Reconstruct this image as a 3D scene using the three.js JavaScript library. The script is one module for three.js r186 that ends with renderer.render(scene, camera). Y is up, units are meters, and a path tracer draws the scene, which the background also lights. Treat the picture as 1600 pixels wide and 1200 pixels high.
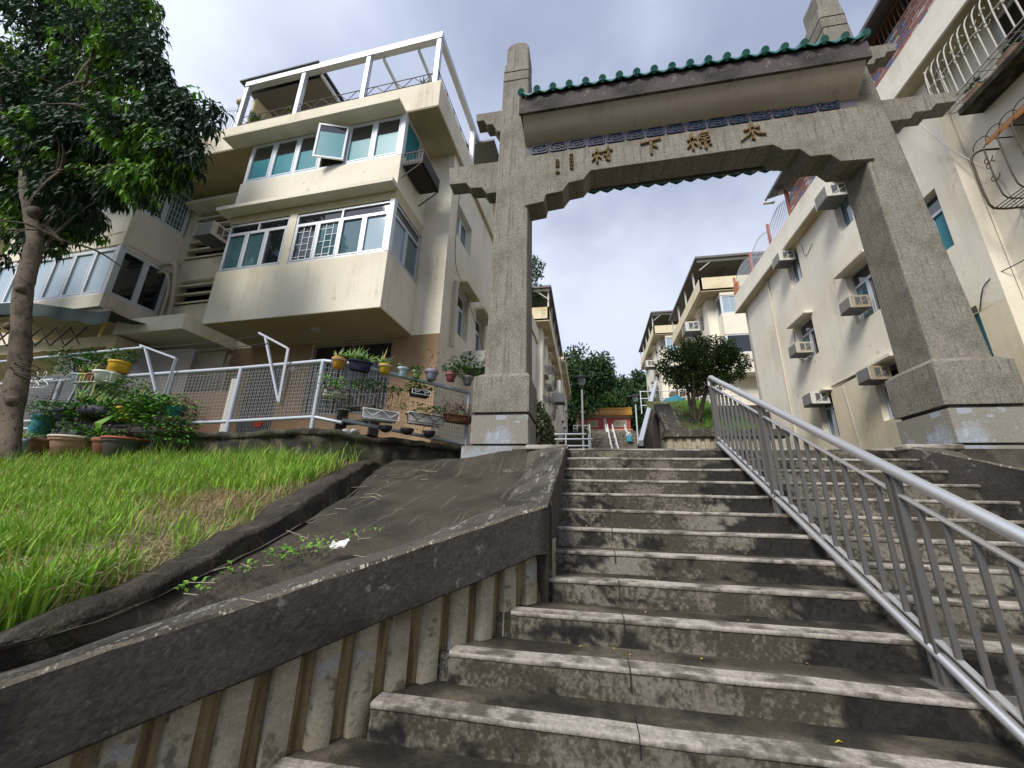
import * as THREE from 'three';
import * as BGU from 'three/addons/utils/BufferGeometryUtils.js';
import { RoundedBoxGeometry } from 'three/addons/geometries/RoundedBoxGeometry.js';
// ---------- camera, sky, sun, exposure ----------
const scene = new THREE.Scene();
const camera = new THREE.PerspectiveCamera(87.94, 4 / 3, 0.05, 3000);
{ // axes of the view: right, up and backward of the camera in the world
  const m = new THREE.Matrix4().set(0.982882, 0.029527, 0.181852, 0, 0.026250, 0.954558, -0.296867, 0, -0.182354, 0.296560, 0.937443, 0, 0, 0, 0, 1);
  camera.quaternion.setFromRotationMatrix(m); camera.position.set(0, 1.55, 0);
}
scene.add(camera);
const renderer = new THREE.WebGLRenderer({ antialias: true });
renderer.setSize(1024, 768);
renderer.toneMapping = THREE.LinearToneMapping; renderer.toneMappingExposure = 1.32;
renderer.shadowMap.enabled = true;
const SUN = new THREE.Vector3(-0.36, 0.80, 0.56).normalize();
const sun = new THREE.DirectionalLight(new THREE.Color(1, 0.96, 0.88), 2.9);
sun.position.copy(SUN).multiplyScalar(60); sun.target.position.set(0, 3, -12); scene.add(sun, sun.target);
sun.castShadow = true; sun.shadow.radius = 38; sun.shadow.mapSize.set(2048, 2048);
Object.assign(sun.shadow.camera, { left: -45, right: 45, top: 45, bottom: -45, near: 1, far: 160 });
// ---------- random, noise ----------
function rng(s) { return () => { s |= 0; s = s + 0x6D2B79F5 | 0; let t = Math.imul(s ^ s >>> 15, 1 | s); t = t + Math.imul(t ^ t >>> 7, 61 | t) ^ t; return ((t ^ t >>> 14) >>> 0) / 4294967296; }; }
const R0 = rng(77); const rr = (a, b, r = R0) => a + (b - a) * r();
const clamp = (x, a = 0, b = 1) => x < a ? a : x > b ? b : x; const lerp = (a, b, t) => a + (b - a) * t;
const smooth = (a, b, x) => { const t = clamp((x - a) / (b - a)); return t * t * (3 - 2 * t); };
function field(n, per, oct, seed, gain = 0.5, perY = per) { // tileable fractal noise, 0..1
  const out = new Float32Array(n * n); let amp = 1, tot = 0;
  for (let o = 0; o < oct; o++) {
    const px = per << o, py = perY << o; if (px > n || py > n) break; const r = rng(seed * 131 + o * 17 + 5);
    const g = new Float32Array(px * py); for (let i = 0; i < g.length; i++) g[i] = r();
    const xi = new Int32Array(n), xj = new Int32Array(n), xf = new Float32Array(n);
    for (let x = 0; x < n; x++) { const u = x / n * px, i = Math.floor(u), f = u - i; xi[x] = i % px; xj[x] = (i + 1) % px; xf[x] = f * f * (3 - 2 * f); }
    for (let y = 0; y < n; y++) {
      const v = y / n * py, j = Math.floor(v), f0 = v - j, f = f0 * f0 * (3 - 2 * f0), a = (j % py) * px, b = ((j + 1) % py) * px;
      for (let x = 0; x < n; x++) { const p = g[a + xi[x]], q = g[a + xj[x]], s = g[b + xi[x]], t = g[b + xj[x]]; const u = p + (q - p) * xf[x], w = s + (t - s) * xf[x]; out[y * n + x] += amp * (u + (w - u) * f); }
    }
    tot += amp; amp *= gain;
  }
  for (let i = 0; i < out.length; i++) out[i] /= tot;
  return out;
}
function vnoise(x, y, z) { // cheap value noise in 3D for bumps on geometry
  const h = (i, j, k) => { let t = Math.imul(i, 374761393) + Math.imul(j, 668265263) + Math.imul(k, 2147483647 ^ 0x5bd1e995) | 0; t = Math.imul(t ^ t >>> 13, 1274126177); return ((t ^ t >>> 16) >>> 0) / 4294967296; };
  const i = Math.floor(x), j = Math.floor(y), k = Math.floor(z); let a = x - i, b = y - j, c = z - k; a = a * a * (3 - 2 * a); b = b * b * (3 - 2 * b); c = c * c * (3 - 2 * c);
  const L = (p, q, t) => p + (q - p) * t;
  return L(L(L(h(i, j, k), h(i + 1, j, k), a), L(h(i, j + 1, k), h(i + 1, j + 1, k), a), b), L(L(h(i, j, k + 1), h(i + 1, j, k + 1), a), L(h(i, j + 1, k + 1), h(i + 1, j + 1, k + 1), a), b), c) - 0.5;
}
const s8 = x => { x = clamp(x); return Math.round(255 * (x <= 0.0031308 ? 12.92 * x : 1.055 * Math.pow(x, 1 / 2.4) - 0.055)); };
function tex(n, fn, srgb = true) {
  const d = new Uint8Array(n * n * 4);
  for (let y = 0; y < n; y++) for (let x = 0; x < n; x++) { const i = y * n + x, c = fn(i, x / n, y / n); if (srgb) { d[4 * i] = s8(c[0]); d[4 * i + 1] = s8(c[1]); d[4 * i + 2] = s8(c[2]); } else { d[4 * i] = d[4 * i + 1] = d[4 * i + 2] = Math.round(255 * clamp(c)); } d[4 * i + 3] = 255; }
  const t = new THREE.DataTexture(d, n, n, THREE.RGBAFormat); t.wrapS = t.wrapT = THREE.RepeatWrapping; t.magFilter = THREE.LinearFilter; t.minFilter = THREE.LinearMipmapLinearFilter; t.generateMipmaps = true;
  if (srgb) t.colorSpace = THREE.SRGBColorSpace; t.needsUpdate = true; return t;
}
const mix3 = (a, b, t) => [a[0] + (b[0] - a[0]) * t, a[1] + (b[1] - a[1]) * t, a[2] + (b[2] - a[2]) * t];
const mul3 = (a, k) => [a[0] * k, a[1] * k, a[2] * k];
// sky: bright overcast, cloud layers, brighter round the hidden sun
{
  const W = 1024, H = 512, d = new Float32Array(W * H * 4), f1 = field(1024, 3, 7, 3, 0.55), f2 = field(1024, 6, 6, 9, 0.5);
  for (let y = 0; y < H; y++) for (let x = 0; x < W; x++) {
    const v = (y + 0.5) / H, el = (v - 0.5) * Math.PI, az = ((x + 0.5) / W - 0.5) * 2 * Math.PI;
    const dir = new THREE.Vector3(Math.cos(el) * Math.cos(az), Math.sin(el), Math.cos(el) * Math.sin(az));
    const e = Math.max(0, dir.y), k = 0.9 / (e + 0.35); // clouds seen on a flat layer
    const sx = ((dir.x * k * 0.33 + 8.3) % 1 + 1) % 1, sz = ((dir.z * k * 0.33 + 8.13) % 1 + 1) % 1, id = Math.floor(sz * 1023.9) * 1024 + Math.floor(sx * 1023.9);
    const n = f1[id] * 0.65 + f2[id] * 0.35, c = smooth(0.36, 0.62, n);
    let col = mix3([0.30, 0.35, 0.49], [0.72, 0.785, 0.945], c);
    const cosS = Math.max(0, dir.dot(SUN)); const glow = 0.76 + 0.35 * Math.pow(cosS, 3) + 0.2 * e;
    col = mul3(col, glow);
    if (dir.y < 0) col = mix3(col, [0.16, 0.16, 0.14], smooth(0, 0.06, -dir.y));
    const i = 4 * (y * W + x); d[i] = col[0]; d[i + 1] = col[1]; d[i + 2] = col[2]; d[i + 3] = 1;
  }
  const t = new THREE.DataTexture(d, W, H, THREE.RGBAFormat, THREE.FloatType); t.mapping = THREE.EquirectangularReflectionMapping; t.magFilter = t.minFilter = THREE.LinearFilter; t.needsUpdate = true;
  scene.background = t; scene.environment = t; scene.backgroundIntensity = 1; scene.environmentIntensity = 1;
}
// ---------- materials ----------
const F = {}; // shared noise fields
const N = 1024;
F.a = field(N, 4, 8, 11, 0.55); F.b = field(N, 8, 7, 23, 0.55); F.c = field(N, 128, 3, 31, 0.6); F.d = field(N, 16, 6, 47, 0.6); F.s = field(N, 48, 4, 53, 0.55, 3); F.e = field(N, 3, 6, 61, 0.5); F.g = field(N, 256, 2, 71, 0.6);
const bumpOf = (g) => tex(N, g, false);
const T = {};
T.gate = tex(N, i => { let c = mix3([0.15, 0.134, 0.108], [0.235, 0.215, 0.18], smooth(0.25, 0.75, F.a[i])); c = mul3(c, 0.30 + 1.4 * F.c[i]); const sp = F.g[i]; if (sp > 0.74) c = mul3(c, 1.35); if (sp < 0.25) c = mul3(c, 0.55); return mul3(c, 1 - 0.34 * smooth(0.52, 0.74, F.s[i] * 0.6 + F.a[i] * 0.4)); });
T.gateB = bumpOf(i => F.c[i] * 0.6 + F.g[i] * 0.4);
T.plinth = tex(N, i => { let c = mix3([0.30, 0.32, 0.35], [0.24, 0.225, 0.19], smooth(0.42, 0.6, F.e[i])); c = mix3(c, [0.40, 0.45, 0.55], smooth(0.56, 0.68, F.b[i]) * 0.6); c = mul3(c, 0.75 + 0.5 * F.c[i]); if (F.g[i] < 0.24) c = mul3(c, 0.5); return c; });
T.dark = tex(N, i => { let c = mix3([0.017, 0.0145, 0.012], [0.064, 0.054, 0.047], smooth(0.3, 0.68, F.a[i])); c = mul3(c, 0.55 + 0.9 * F.c[i]); const l = smooth(0.66, 0.76, F.d[i]) * smooth(0.5, 0.6, F.c[i]); c = mix3(c, [0.24, 0.22, 0.2], l * 0.7); if (F.g[i] > 0.82) c = mul3(c, 2.0); return c; });
T.darkB = bumpOf(i => F.c[i] * 0.5 + F.d[i] * 0.5);
T.cap = tex(N, i => { let c = mix3([0.030, 0.025, 0.019], [0.078, 0.066, 0.053], smooth(0.35, 0.65, F.a[i])); c = mul3(c, 0.6 + 0.8 * F.c[i]); const s = smooth(0.565, 0.65, F.s[i] * 0.4 + F.d[i] * 0.3 + F.c[i] * 0.3); return mix3(c, [0.30, 0.285, 0.25], s * 0.8); });
T.apron = tex(N, i => { let c = mix3([0.020, 0.015, 0.009], [0.054, 0.042, 0.028], smooth(0.3, 0.7, F.a[i])); c = mul3(c, 0.75 + 0.5 * F.c[i]); const s = smooth(0.62, 0.72, F.s[i]); c = mix3(c, [0.12, 0.105, 0.082], s * 0.5); if (F.g[i] > 0.86) c = mul3(c, 2.2); return c; });
T.step = tex(N, i => { let c = mix3([0.022, 0.018, 0.013], [0.085, 0.072, 0.054], smooth(0.32, 0.66, F.b[i])); c = mul3(c, 0.6 + 0.8 * F.c[i]); if (F.g[i] > 0.8) c = mul3(c, 1.5); return c; });
T.riser = tex(N, i => { const m = smooth(0.40, 0.62, F.b[i] * 0.6 + F.c[i] * 0.4); let c = mix3([0.05, 0.042, 0.03], [0.155, 0.135, 0.103], m); c = mix3(c, [0.21, 0.195, 0.165], smooth(0.54, 0.68, F.a[i]) * 0.6 * m); return mul3(c, 0.7 + 0.6 * F.g[i]); });
T.nose = tex(N, i => { let c = mix3([0.105, 0.09, 0.074], [0.37, 0.335, 0.29], smooth(0.34, 0.60, F.b[i] * 0.6 + F.d[i] * 0.4)); return mul3(c, 0.65 + 0.7 * F.c[i]); });
T.rib = tex(N, i => { let c = mix3([0.20, 0.165, 0.10], [0.37, 0.325, 0.235], smooth(0.3, 0.65, F.a[i])); c = mix3(c, [0.10, 0.085, 0.06], smooth(0.60, 0.70, F.d[i]) * 0.7); c = mix3(c, [0.34, 0.335, 0.32], smooth(0.68, 0.72, F.b[i])); return mul3(c, 0.75 + 0.5 * F.c[i]); });
T.groove = tex(N, i => { let c = mix3([0.11, 0.075, 0.03], [0.23, 0.175, 0.09], smooth(0.3, 0.65, F.s[i])); return mul3(c, 0.75 + 0.5 * F.c[i]); });
const plasterFn = (a, b, st) => i => { let c = mix3(a, b, smooth(0.3, 0.7, F.e[i])); c = mul3(c, 0.93 + 0.14 * F.c[i]); c = mix3(c, [0.34, 0.27, 0.17], smooth(0.56, 0.80, F.s[i] * 0.3 + F.a[i] * 0.7) * st * 0.6); c = mix3(c, [0.2, 0.16, 0.11], smooth(0.74, 0.8, F.d[i]) * 0.3); return c; };
T.plaster = tex(N, plasterFn([0.70, 0.635, 0.505], [0.79, 0.735, 0.61], 0.5));
T.plasterR = tex(N, plasterFn([0.69, 0.63, 0.515], [0.79, 0.735, 0.62], 0.4));
T.plasterY = tex(N, plasterFn([0.58, 0.49, 0.29], [0.70, 0.62, 0.42], 0.8));
T.plasterB = bumpOf(i => F.b[i] * 0.7 + F.c[i] * 0.3);
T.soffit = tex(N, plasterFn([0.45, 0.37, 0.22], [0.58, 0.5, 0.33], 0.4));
T.tan = tex(N, plasterFn([0.27, 0.175, 0.095], [0.36, 0.24, 0.14], 0.4));
T.soil = tex(N, i => { let c = mix3([0.075, 0.055, 0.03], [0.20, 0.165, 0.085], smooth(0.35, 0.65, F.b[i])); c = mix3(c, [0.06, 0.10, 0.02], smooth(0.45, 0.6, F.a[i]) * 0.7); return mul3(c, 0.6 + 0.8 * F.c[i]); });
T.bark = tex(N, i => { let c = mix3([0.055, 0.04, 0.027], [0.15, 0.115, 0.082], smooth(0.3, 0.65, F.a[i])); c = mix3(c, [0.05, 0.038, 0.03], smooth(0.6, 0.72, F.d[i])); return mul3(c, 0.65 + 0.7 * F.c[i]); });
T.moss = tex(N, i => { let c = mix3([0.022, 0.019, 0.014], [0.10, 0.085, 0.062], smooth(0.38, 0.7, F.b[i])); c = mix3(c, [0.05, 0.06, 0.02], smooth(0.55, 0.7, F.a[i]) * 0.5); return mul3(c, 0.6 + 0.8 * F.c[i]); });
T.clay = tex(512, i2 => { const i = (i2 >> 9) * 2 * N + (i2 & 511) * 2; return mix3([0.23, 0.11, 0.06], [0.36, 0.22, 0.14], smooth(0.3, 0.7, F.a[i])); });
T.hill = tex(N, i => mix3([0.02, 0.04, 0.015], [0.06, 0.085, 0.03], F.c[i]));
const M = {};
const std = (o) => new THREE.MeshStandardMaterial(Object.assign({ roughness: 0.9 }, o));
const phy = (o) => new THREE.MeshPhysicalMaterial(Object.assign({ roughness: 0.5 }, o));
const rep = (t, s) => { const c = t.clone(); c.repeat.set(s[0], s[1]); c.needsUpdate = true; return c; };
// textures are laid in metres: material.userData.m = metres per tile
function tmat(t, m, b, bs, o = {}) { const q = std(Object.assign({ map: t }, b ? { bumpMap: b, bumpScale: bs } : {}, o)); q.userData.m = m; return q; }
M.gate = tmat(T.gate, 1.3, T.gateB, 0.004); M.plinth = tmat(T.plinth, 1.1, T.gateB, 0.004);
M.dark = tmat(T.dark, 2.3, T.darkB, 0.006); M.cap = tmat(T.cap, 1.5, T.darkB, 0.008); M.capE = tmat(T.cap, 0.9, T.darkB, 0.006, { color: new THREE.Color(1.9, 1.85, 1.7) }); M.apron = tmat(T.apron, 1.7, T.darkB, 0.012, { roughness: 0.8 });
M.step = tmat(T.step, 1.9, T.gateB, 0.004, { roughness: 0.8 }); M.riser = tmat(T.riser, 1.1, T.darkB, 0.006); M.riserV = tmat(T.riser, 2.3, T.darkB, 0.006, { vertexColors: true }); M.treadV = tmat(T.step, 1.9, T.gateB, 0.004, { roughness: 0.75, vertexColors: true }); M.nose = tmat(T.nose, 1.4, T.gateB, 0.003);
M.rib = tmat(T.rib, 1.3, T.gateB, 0.003); M.groove = tmat(T.groove, 1.3); M.moss = tmat(T.moss, 1.2, T.darkB, 0.02);
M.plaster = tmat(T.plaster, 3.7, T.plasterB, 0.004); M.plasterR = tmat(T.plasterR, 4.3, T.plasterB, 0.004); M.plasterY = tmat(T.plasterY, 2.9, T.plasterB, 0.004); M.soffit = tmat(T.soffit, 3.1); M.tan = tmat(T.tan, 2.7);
M.soil = tmat(T.soil, 1.6, T.darkB, 0.03); M.bark = tmat(T.bark, 0.9, T.darkB, 0.02); M.clay = tmat(T.clay, 0.5); M.hill = tmat(T.hill, 9);
const flat = (r, g, b, ro = 0.6, o = {}) => std(Object.assign({ color: new THREE.Color().setRGB(r, g, b), roughness: ro }, o));
M.alu = flat(0.52, 0.55, 0.60, 0.42, { metalness: 0.35 }); M.aluW = flat(0.66, 0.70, 0.75, 0.45); M.steel = flat(0.78, 0.78, 0.79, 0.36, { metalness: 0.75 }); M.steelD = flat(0.13, 0.125, 0.12, 0.5, { metalness: 0.3 });
M.galv = flat(0.42, 0.45, 0.51, 0.5, { metalness: 0.3 }); M.wire = flat(0.33, 0.32, 0.31, 0.6); M.black = flat(0.02, 0.02, 0.022, 0.6); M.iron = flat(0.035, 0.028, 0.022, 0.7);
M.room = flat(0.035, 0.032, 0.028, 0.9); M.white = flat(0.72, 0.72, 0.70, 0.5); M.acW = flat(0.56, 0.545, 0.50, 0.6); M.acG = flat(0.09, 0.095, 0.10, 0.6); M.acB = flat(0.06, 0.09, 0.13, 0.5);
M.glassT = phy({ color: new THREE.Color().setRGB(0.035, 0.22, 0.27), roughness: 0.3, clearcoat: 0, specularIntensity: 0.55 }); M.glassD = phy({ color: new THREE.Color().setRGB(0.012, 0.014, 0.02), roughness: 0.05, clearcoat: 1, clearcoatRoughness: 0.02 });
M.glassG = phy({ color: new THREE.Color().setRGB(0.06, 0.13, 0.15), roughness: 0.05, clearcoat: 1, clearcoatRoughness: 0.02 }); M.glassC = phy({ color: new THREE.Color().setRGB(0.33, 0.43, 0.50), roughness: 0.08, clearcoat: 0.6 });
M.awn = flat(0.006, 0.022, 0.018, 0.8); M.rust = flat(0.22, 0.11, 0.05, 0.8); M.pipe = flat(0.55, 0.50, 0.40, 0.6); M.bamboo = flat(0.52, 0.33, 0.10, 0.6);
M.tileG = phy({ color: new THREE.Color().setRGB(0.03, 0.15, 0.135), roughness: 0.25, clearcoat: 0.6 }); M.tileB = phy({ color: new THREE.Color().setRGB(0.008, 0.014, 0.04), roughness: 0.5, clearcoat: 0.15 }); M.tileBl = phy({ color: new THREE.Color().setRGB(0.045, 0.065, 0.12), roughness: 0.6, clearcoat: 0 });
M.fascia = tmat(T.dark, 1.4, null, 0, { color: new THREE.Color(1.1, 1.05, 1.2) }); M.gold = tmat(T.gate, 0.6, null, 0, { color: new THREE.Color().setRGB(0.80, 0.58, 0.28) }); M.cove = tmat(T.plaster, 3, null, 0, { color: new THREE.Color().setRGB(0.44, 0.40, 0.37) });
M.band = flat(0.10, 0.088, 0.115, 0.7);
// ---------- geometry ----------
const V = (x, y, z) => new THREE.Vector3(x, y, z);
const used = {}; const numbered = n => { used[n] = (used[n] || 0) + 1; return used[n] === 1 ? n : n + '_' + String(used[n] - 1).padStart(3, '0'); };
class MB { // gathers geometry, builds ONE named mesh under a parent
  constructor() { this.g = []; }
  add(geo, mat4) { let g = geo.index ? geo.toNonIndexed() : geo.clone(); if (mat4) g.applyMatrix4(mat4); for (const k of Object.keys(g.attributes)) if (k !== 'position' && k !== 'normal' && k !== 'color') g.deleteAttribute(k); g.morphAttributes = {}; this.g.push(g); return this; }
  box(x0, x1, y0, y1, z0, z1, bev = 0) { const w = Math.abs(x1 - x0), h = Math.abs(y1 - y0), d = Math.abs(z1 - z0); const g = bev ? new RoundedBoxGeometry(w, h, d, 1, Math.min(bev, w / 2.1, h / 2.1, d / 2.1)) : new THREE.BoxGeometry(w, h, d); return this.add(g, new THREE.Matrix4().makeTranslation((x0 + x1) / 2, (y0 + y1) / 2, (z0 + z1) / 2)); }
  rod(p, q, r, seg = 8, r2 = r) { const d = q.clone().sub(p), L = d.length(); const g = new THREE.CylinderGeometry(r2, r, L, seg, 1); const m = new THREE.Matrix4().makeRotationFromQuaternion(new THREE.Quaternion().setFromUnitVectors(V(0, 1, 0), d.normalize())); m.setPosition((p.x + q.x) / 2, (p.y + q.y) / 2, (p.z + q.z) / 2); return this.add(g, m); }
  bar(p, q, w, h, up = V(0, 1, 0)) { const d = q.clone().sub(p), L = d.length(); d.normalize(); let x = up.clone().cross(d); if (x.lengthSq() < 1e-6) x = V(1, 0, 0).cross(d); x.normalize(); const y = d.clone().cross(x); const m = new THREE.Matrix4().makeBasis(x, y, d); m.setPosition((p.x + q.x) / 2, (p.y + q.y) / 2, (p.z + q.z) / 2); return this.add(new THREE.BoxGeometry(w, h, L), m); }
  tube(pts, r, seg = 8, n = 0) { return this.add(new THREE.TubeGeometry(new THREE.CatmullRomCurve3(pts), n || pts.length * 4, r, seg)); }
  sphere(x, y, z, r, sy = 1, a = 10, b = 7) { const g = new THREE.SphereGeometry(r, a, b); return this.add(g, new THREE.Matrix4().makeTranslation(x, y, z).multiply(new THREE.Matrix4().makeScale(1, sy, 1))); }
  ext(pts, depth, m4, bev = 0, holes = []) { const s = new THREE.Shape(pts.map(p => new THREE.Vector2(p[0], p[1]))); for (const h of holes) s.holes.push(new THREE.Path(h.map(p => new THREE.Vector2(p[0], p[1])))); return this.add(new THREE.ExtrudeGeometry(s, { depth, bevelEnabled: bev > 0, bevelThickness: bev, bevelSize: bev, bevelOffset: -bev, bevelSegments: 1, curveSegments: 8 }), m4); }
  extZ(pts, z0, z1, bev = 0, holes) { return this.ext(pts, z1 - z0 - 2 * bev, new THREE.Matrix4().makeTranslation(0, 0, z0 + bev), bev, holes); } // (x,y) pushed along z
  extX(pts, x0, x1, bev = 0, holes) { // (z,y) pushed along x
    const m = new THREE.Matrix4().makeBasis(V(0, 0, -1), V(0, 1, 0), V(1, 0, 0)); m.setPosition(x0 + bev, 0, 0); const f = a => a.map(p => [-p[0], p[1]]).reverse(); return this.ext(f(pts), x1 - x0 - 2 * bev, m, bev, (holes || []).map(f)); }
  grid(rows, flip = false) { // a sheet through rows of points
    const pos = []; for (let i = 0; i < rows.length - 1; i++) for (let j = 0; j < rows[i].length - 1; j++) { const a = rows[i][j], b = rows[i][j + 1], c = rows[i + 1][j], d = rows[i + 1][j + 1]; const q = flip ? [a, c, b, b, c, d] : [a, b, c, b, d, c]; for (const p of q) pos.push(p.x, p.y, p.z); }
    let g = new THREE.BufferGeometry(); g.setAttribute('position', new THREE.Float32BufferAttribute(pos, 3)); g = BGU.mergeVertices(g, 1e-4); g.computeVertexNormals(); return this.add(g); }
  colorBy(fn) { const g = this.g[this.g.length - 1], p = g.attributes.position, c = new Float32Array(p.count * 3); for (let i = 0; i < p.count; i++) { const k = fn(p.getX(i), p.getY(i), p.getZ(i)); c[3 * i] = k[0]; c[3 * i + 1] = k[1]; c[3 * i + 2] = k[2]; } g.setAttribute('color', new THREE.BufferAttribute(c, 3)); return this; }
  raw(pos, col) { const g = new THREE.BufferGeometry(); g.setAttribute('position', new THREE.Float32BufferAttribute(pos, 3)); if (col) g.setAttribute('color', new THREE.Float32BufferAttribute(col, 3)); g.computeVertexNormals(); this.g.push(g); return this; }
  geo(mat, o) {
    let g = this.g.length === 1 ? this.g[0] : BGU.mergeGeometries(this.g); if (o) g.translate(-o.x, -o.y, -o.z);
    if (mat.map) { const p = g.attributes.position, n = g.attributes.normal, m = mat.userData.m || 1, uv = new Float32Array(p.count * 2), O = o || V(0, 0, 0);
      for (let t = 0; t < p.count; t += 3) { let nx = 0, ny = 0, nz = 0, sx = 0, sz = 0; for (let k = 0; k < 3; k++) { nx += Math.abs(n.getX(t + k)); ny += Math.abs(n.getY(t + k)); nz += Math.abs(n.getZ(t + k)); sx += n.getX(t + k); sz += n.getZ(t + k); } const aq = Math.round(Math.atan2(sx, sz) / 0.7854) * 0.7854, cq = Math.cos(aq), sq = -Math.sin(aq);
        for (let k = 0; k < 3; k++) { const i = t + k, x = p.getX(i) + O.x, y = p.getY(i) + O.y, z = p.getZ(i) + O.z; let u, v; if (ny >= nx && ny >= nz) { u = x; v = z; } else { u = x * cq + z * sq; v = y; } uv[2 * i] = u / m + 0.37; uv[2 * i + 1] = v / m + 0.11; } }
      g.setAttribute('uv', new THREE.BufferAttribute(uv, 2)); }
    return g;
  }
  build(name, mat, parent, ud) { const o = parent && parent.userData.__o; const m = new THREE.Mesh(this.geo(mat, o), mat); m.name = parent ? name : numbered(name); m.castShadow = m.receiveShadow = true; if (ud) Object.assign(m.userData, ud); (parent || scene).add(m); if (o) m.userData.__o = o; return m; }
}
function thing(name, label, category, pos = [0, 0, 0], group, turn = 0) { // the group at a thing's base
  const o = new THREE.Group(); o.name = numbered(name); o.position.set(...pos); o.rotation.y = turn; o.userData = { label, category }; if (group) o.userData.group = group; o.userData.__o = turn ? V(0, 0, 0) : V(...pos); scene.add(o); return o; }
const struct = (name, mb, mat, label) => { const m = mb.build(name, mat, null); m.userData.kind = 'structure'; if (label) m.userData.label = label; return m; };
const tag = (m, label, category, group) => { m.userData.label = label; m.userData.category = category; if (group) m.userData.group = group; return m; };
// a wall in a vertical plane with window holes: axis 'x' (plane x = p, u = z) or 'z' (plane z = p, u = x)
function wallHoles(mb, axis, p, t, u0, u1, v0, v1, holes) { const o = [[u0, v0], [u1, v0], [u1, v1], [u0, v1]], hs = holes.map(h => [[h[0], h[2]], [h[0], h[3]], [h[1], h[3]], [h[1], h[2]]]); if (axis === 'x') mb.extX(o, p, p + t, 0, hs); else mb.extZ(o, p, p + t, 0, hs); return mb; }
// leaves
function leafPush(P, C, base, dir, nrm, len, wid, col, droop = 0.25) { // a folded leaf of four triangles
  const d = dir.clone().normalize(); const s = d.clone().cross(nrm).normalize(); const up = s.clone().cross(d); const mid = base.clone().addScaledVector(d, len * 0.45).addScaledVector(up, len * 0.06); const tip = base.clone().addScaledVector(d, len).addScaledVector(up, -len * droop);
  const l = mid.clone().addScaledVector(s, wid / 2).addScaledVector(up, wid * 0.16), r = mid.clone().addScaledVector(s, -wid / 2).addScaledVector(up, wid * 0.16);
  for (const q of [base, mid, l, base, r, mid, l, mid, tip, mid, r, tip]) { P.push(q.x, q.y, q.z); C.push(col[0], col[1], col[2]); } }
M.leaf = phy({ vertexColors: true, roughness: 0.55, side: THREE.DoubleSide, transmission: 0, specularIntensity: 0.5 }); M.leafT = phy({ vertexColors: true, roughness: 0.8, side: THREE.DoubleSide, transmission: 0.3, thickness: 0 });
const rdir = (r) => { const z = r() * 2 - 1, a = r() * 6.2832, s = Math.sqrt(1 - z * z); return V(s * Math.cos(a), z, s * Math.sin(a)); };

// ================= SETTING: ground, stairs, slopes =================
const SY = k => 0.809 + 0.15 * k, SD = k => 2.37 + 0.291 * k; // height and distance of the nosing of step k
const slopeY = z => 0.69 - 0.266 * z;
const bump = (p, a, f) => a * vnoise(p.x * f + 7, p.y * f, p.z * f) + a * 0.5 * vnoise(p.x * f * 2.3, p.y * f * 2.3 + 3, p.z * f * 2.3);
{ const g = new MB(); g.add(new THREE.CircleGeometry(1600, 64), new THREE.Matrix4().makeRotationX(-Math.PI / 2).setPosition(0, -0.1, 0)); struct('ground', g, M.soil); }
{ // pavement at the foot of the stairs, landing and the street beyond
  struct('pavement', new MB().box(-7, 12, -0.4, -0.09, -1.0, 14), M.step);
  struct('landing', new MB().box(-1.0, 7.5, 1.0, 2.309, -12.4, -5.28), M.step);
  const prof = [[-12.4, 2.309], [-20, 3.2], [-28, 4.6], [-36, 5.5], [-36, -2], [-12.4, -2]]; struct('street', new MB().extX(prof, -3.4, 9, 0), M.step);
}
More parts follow.
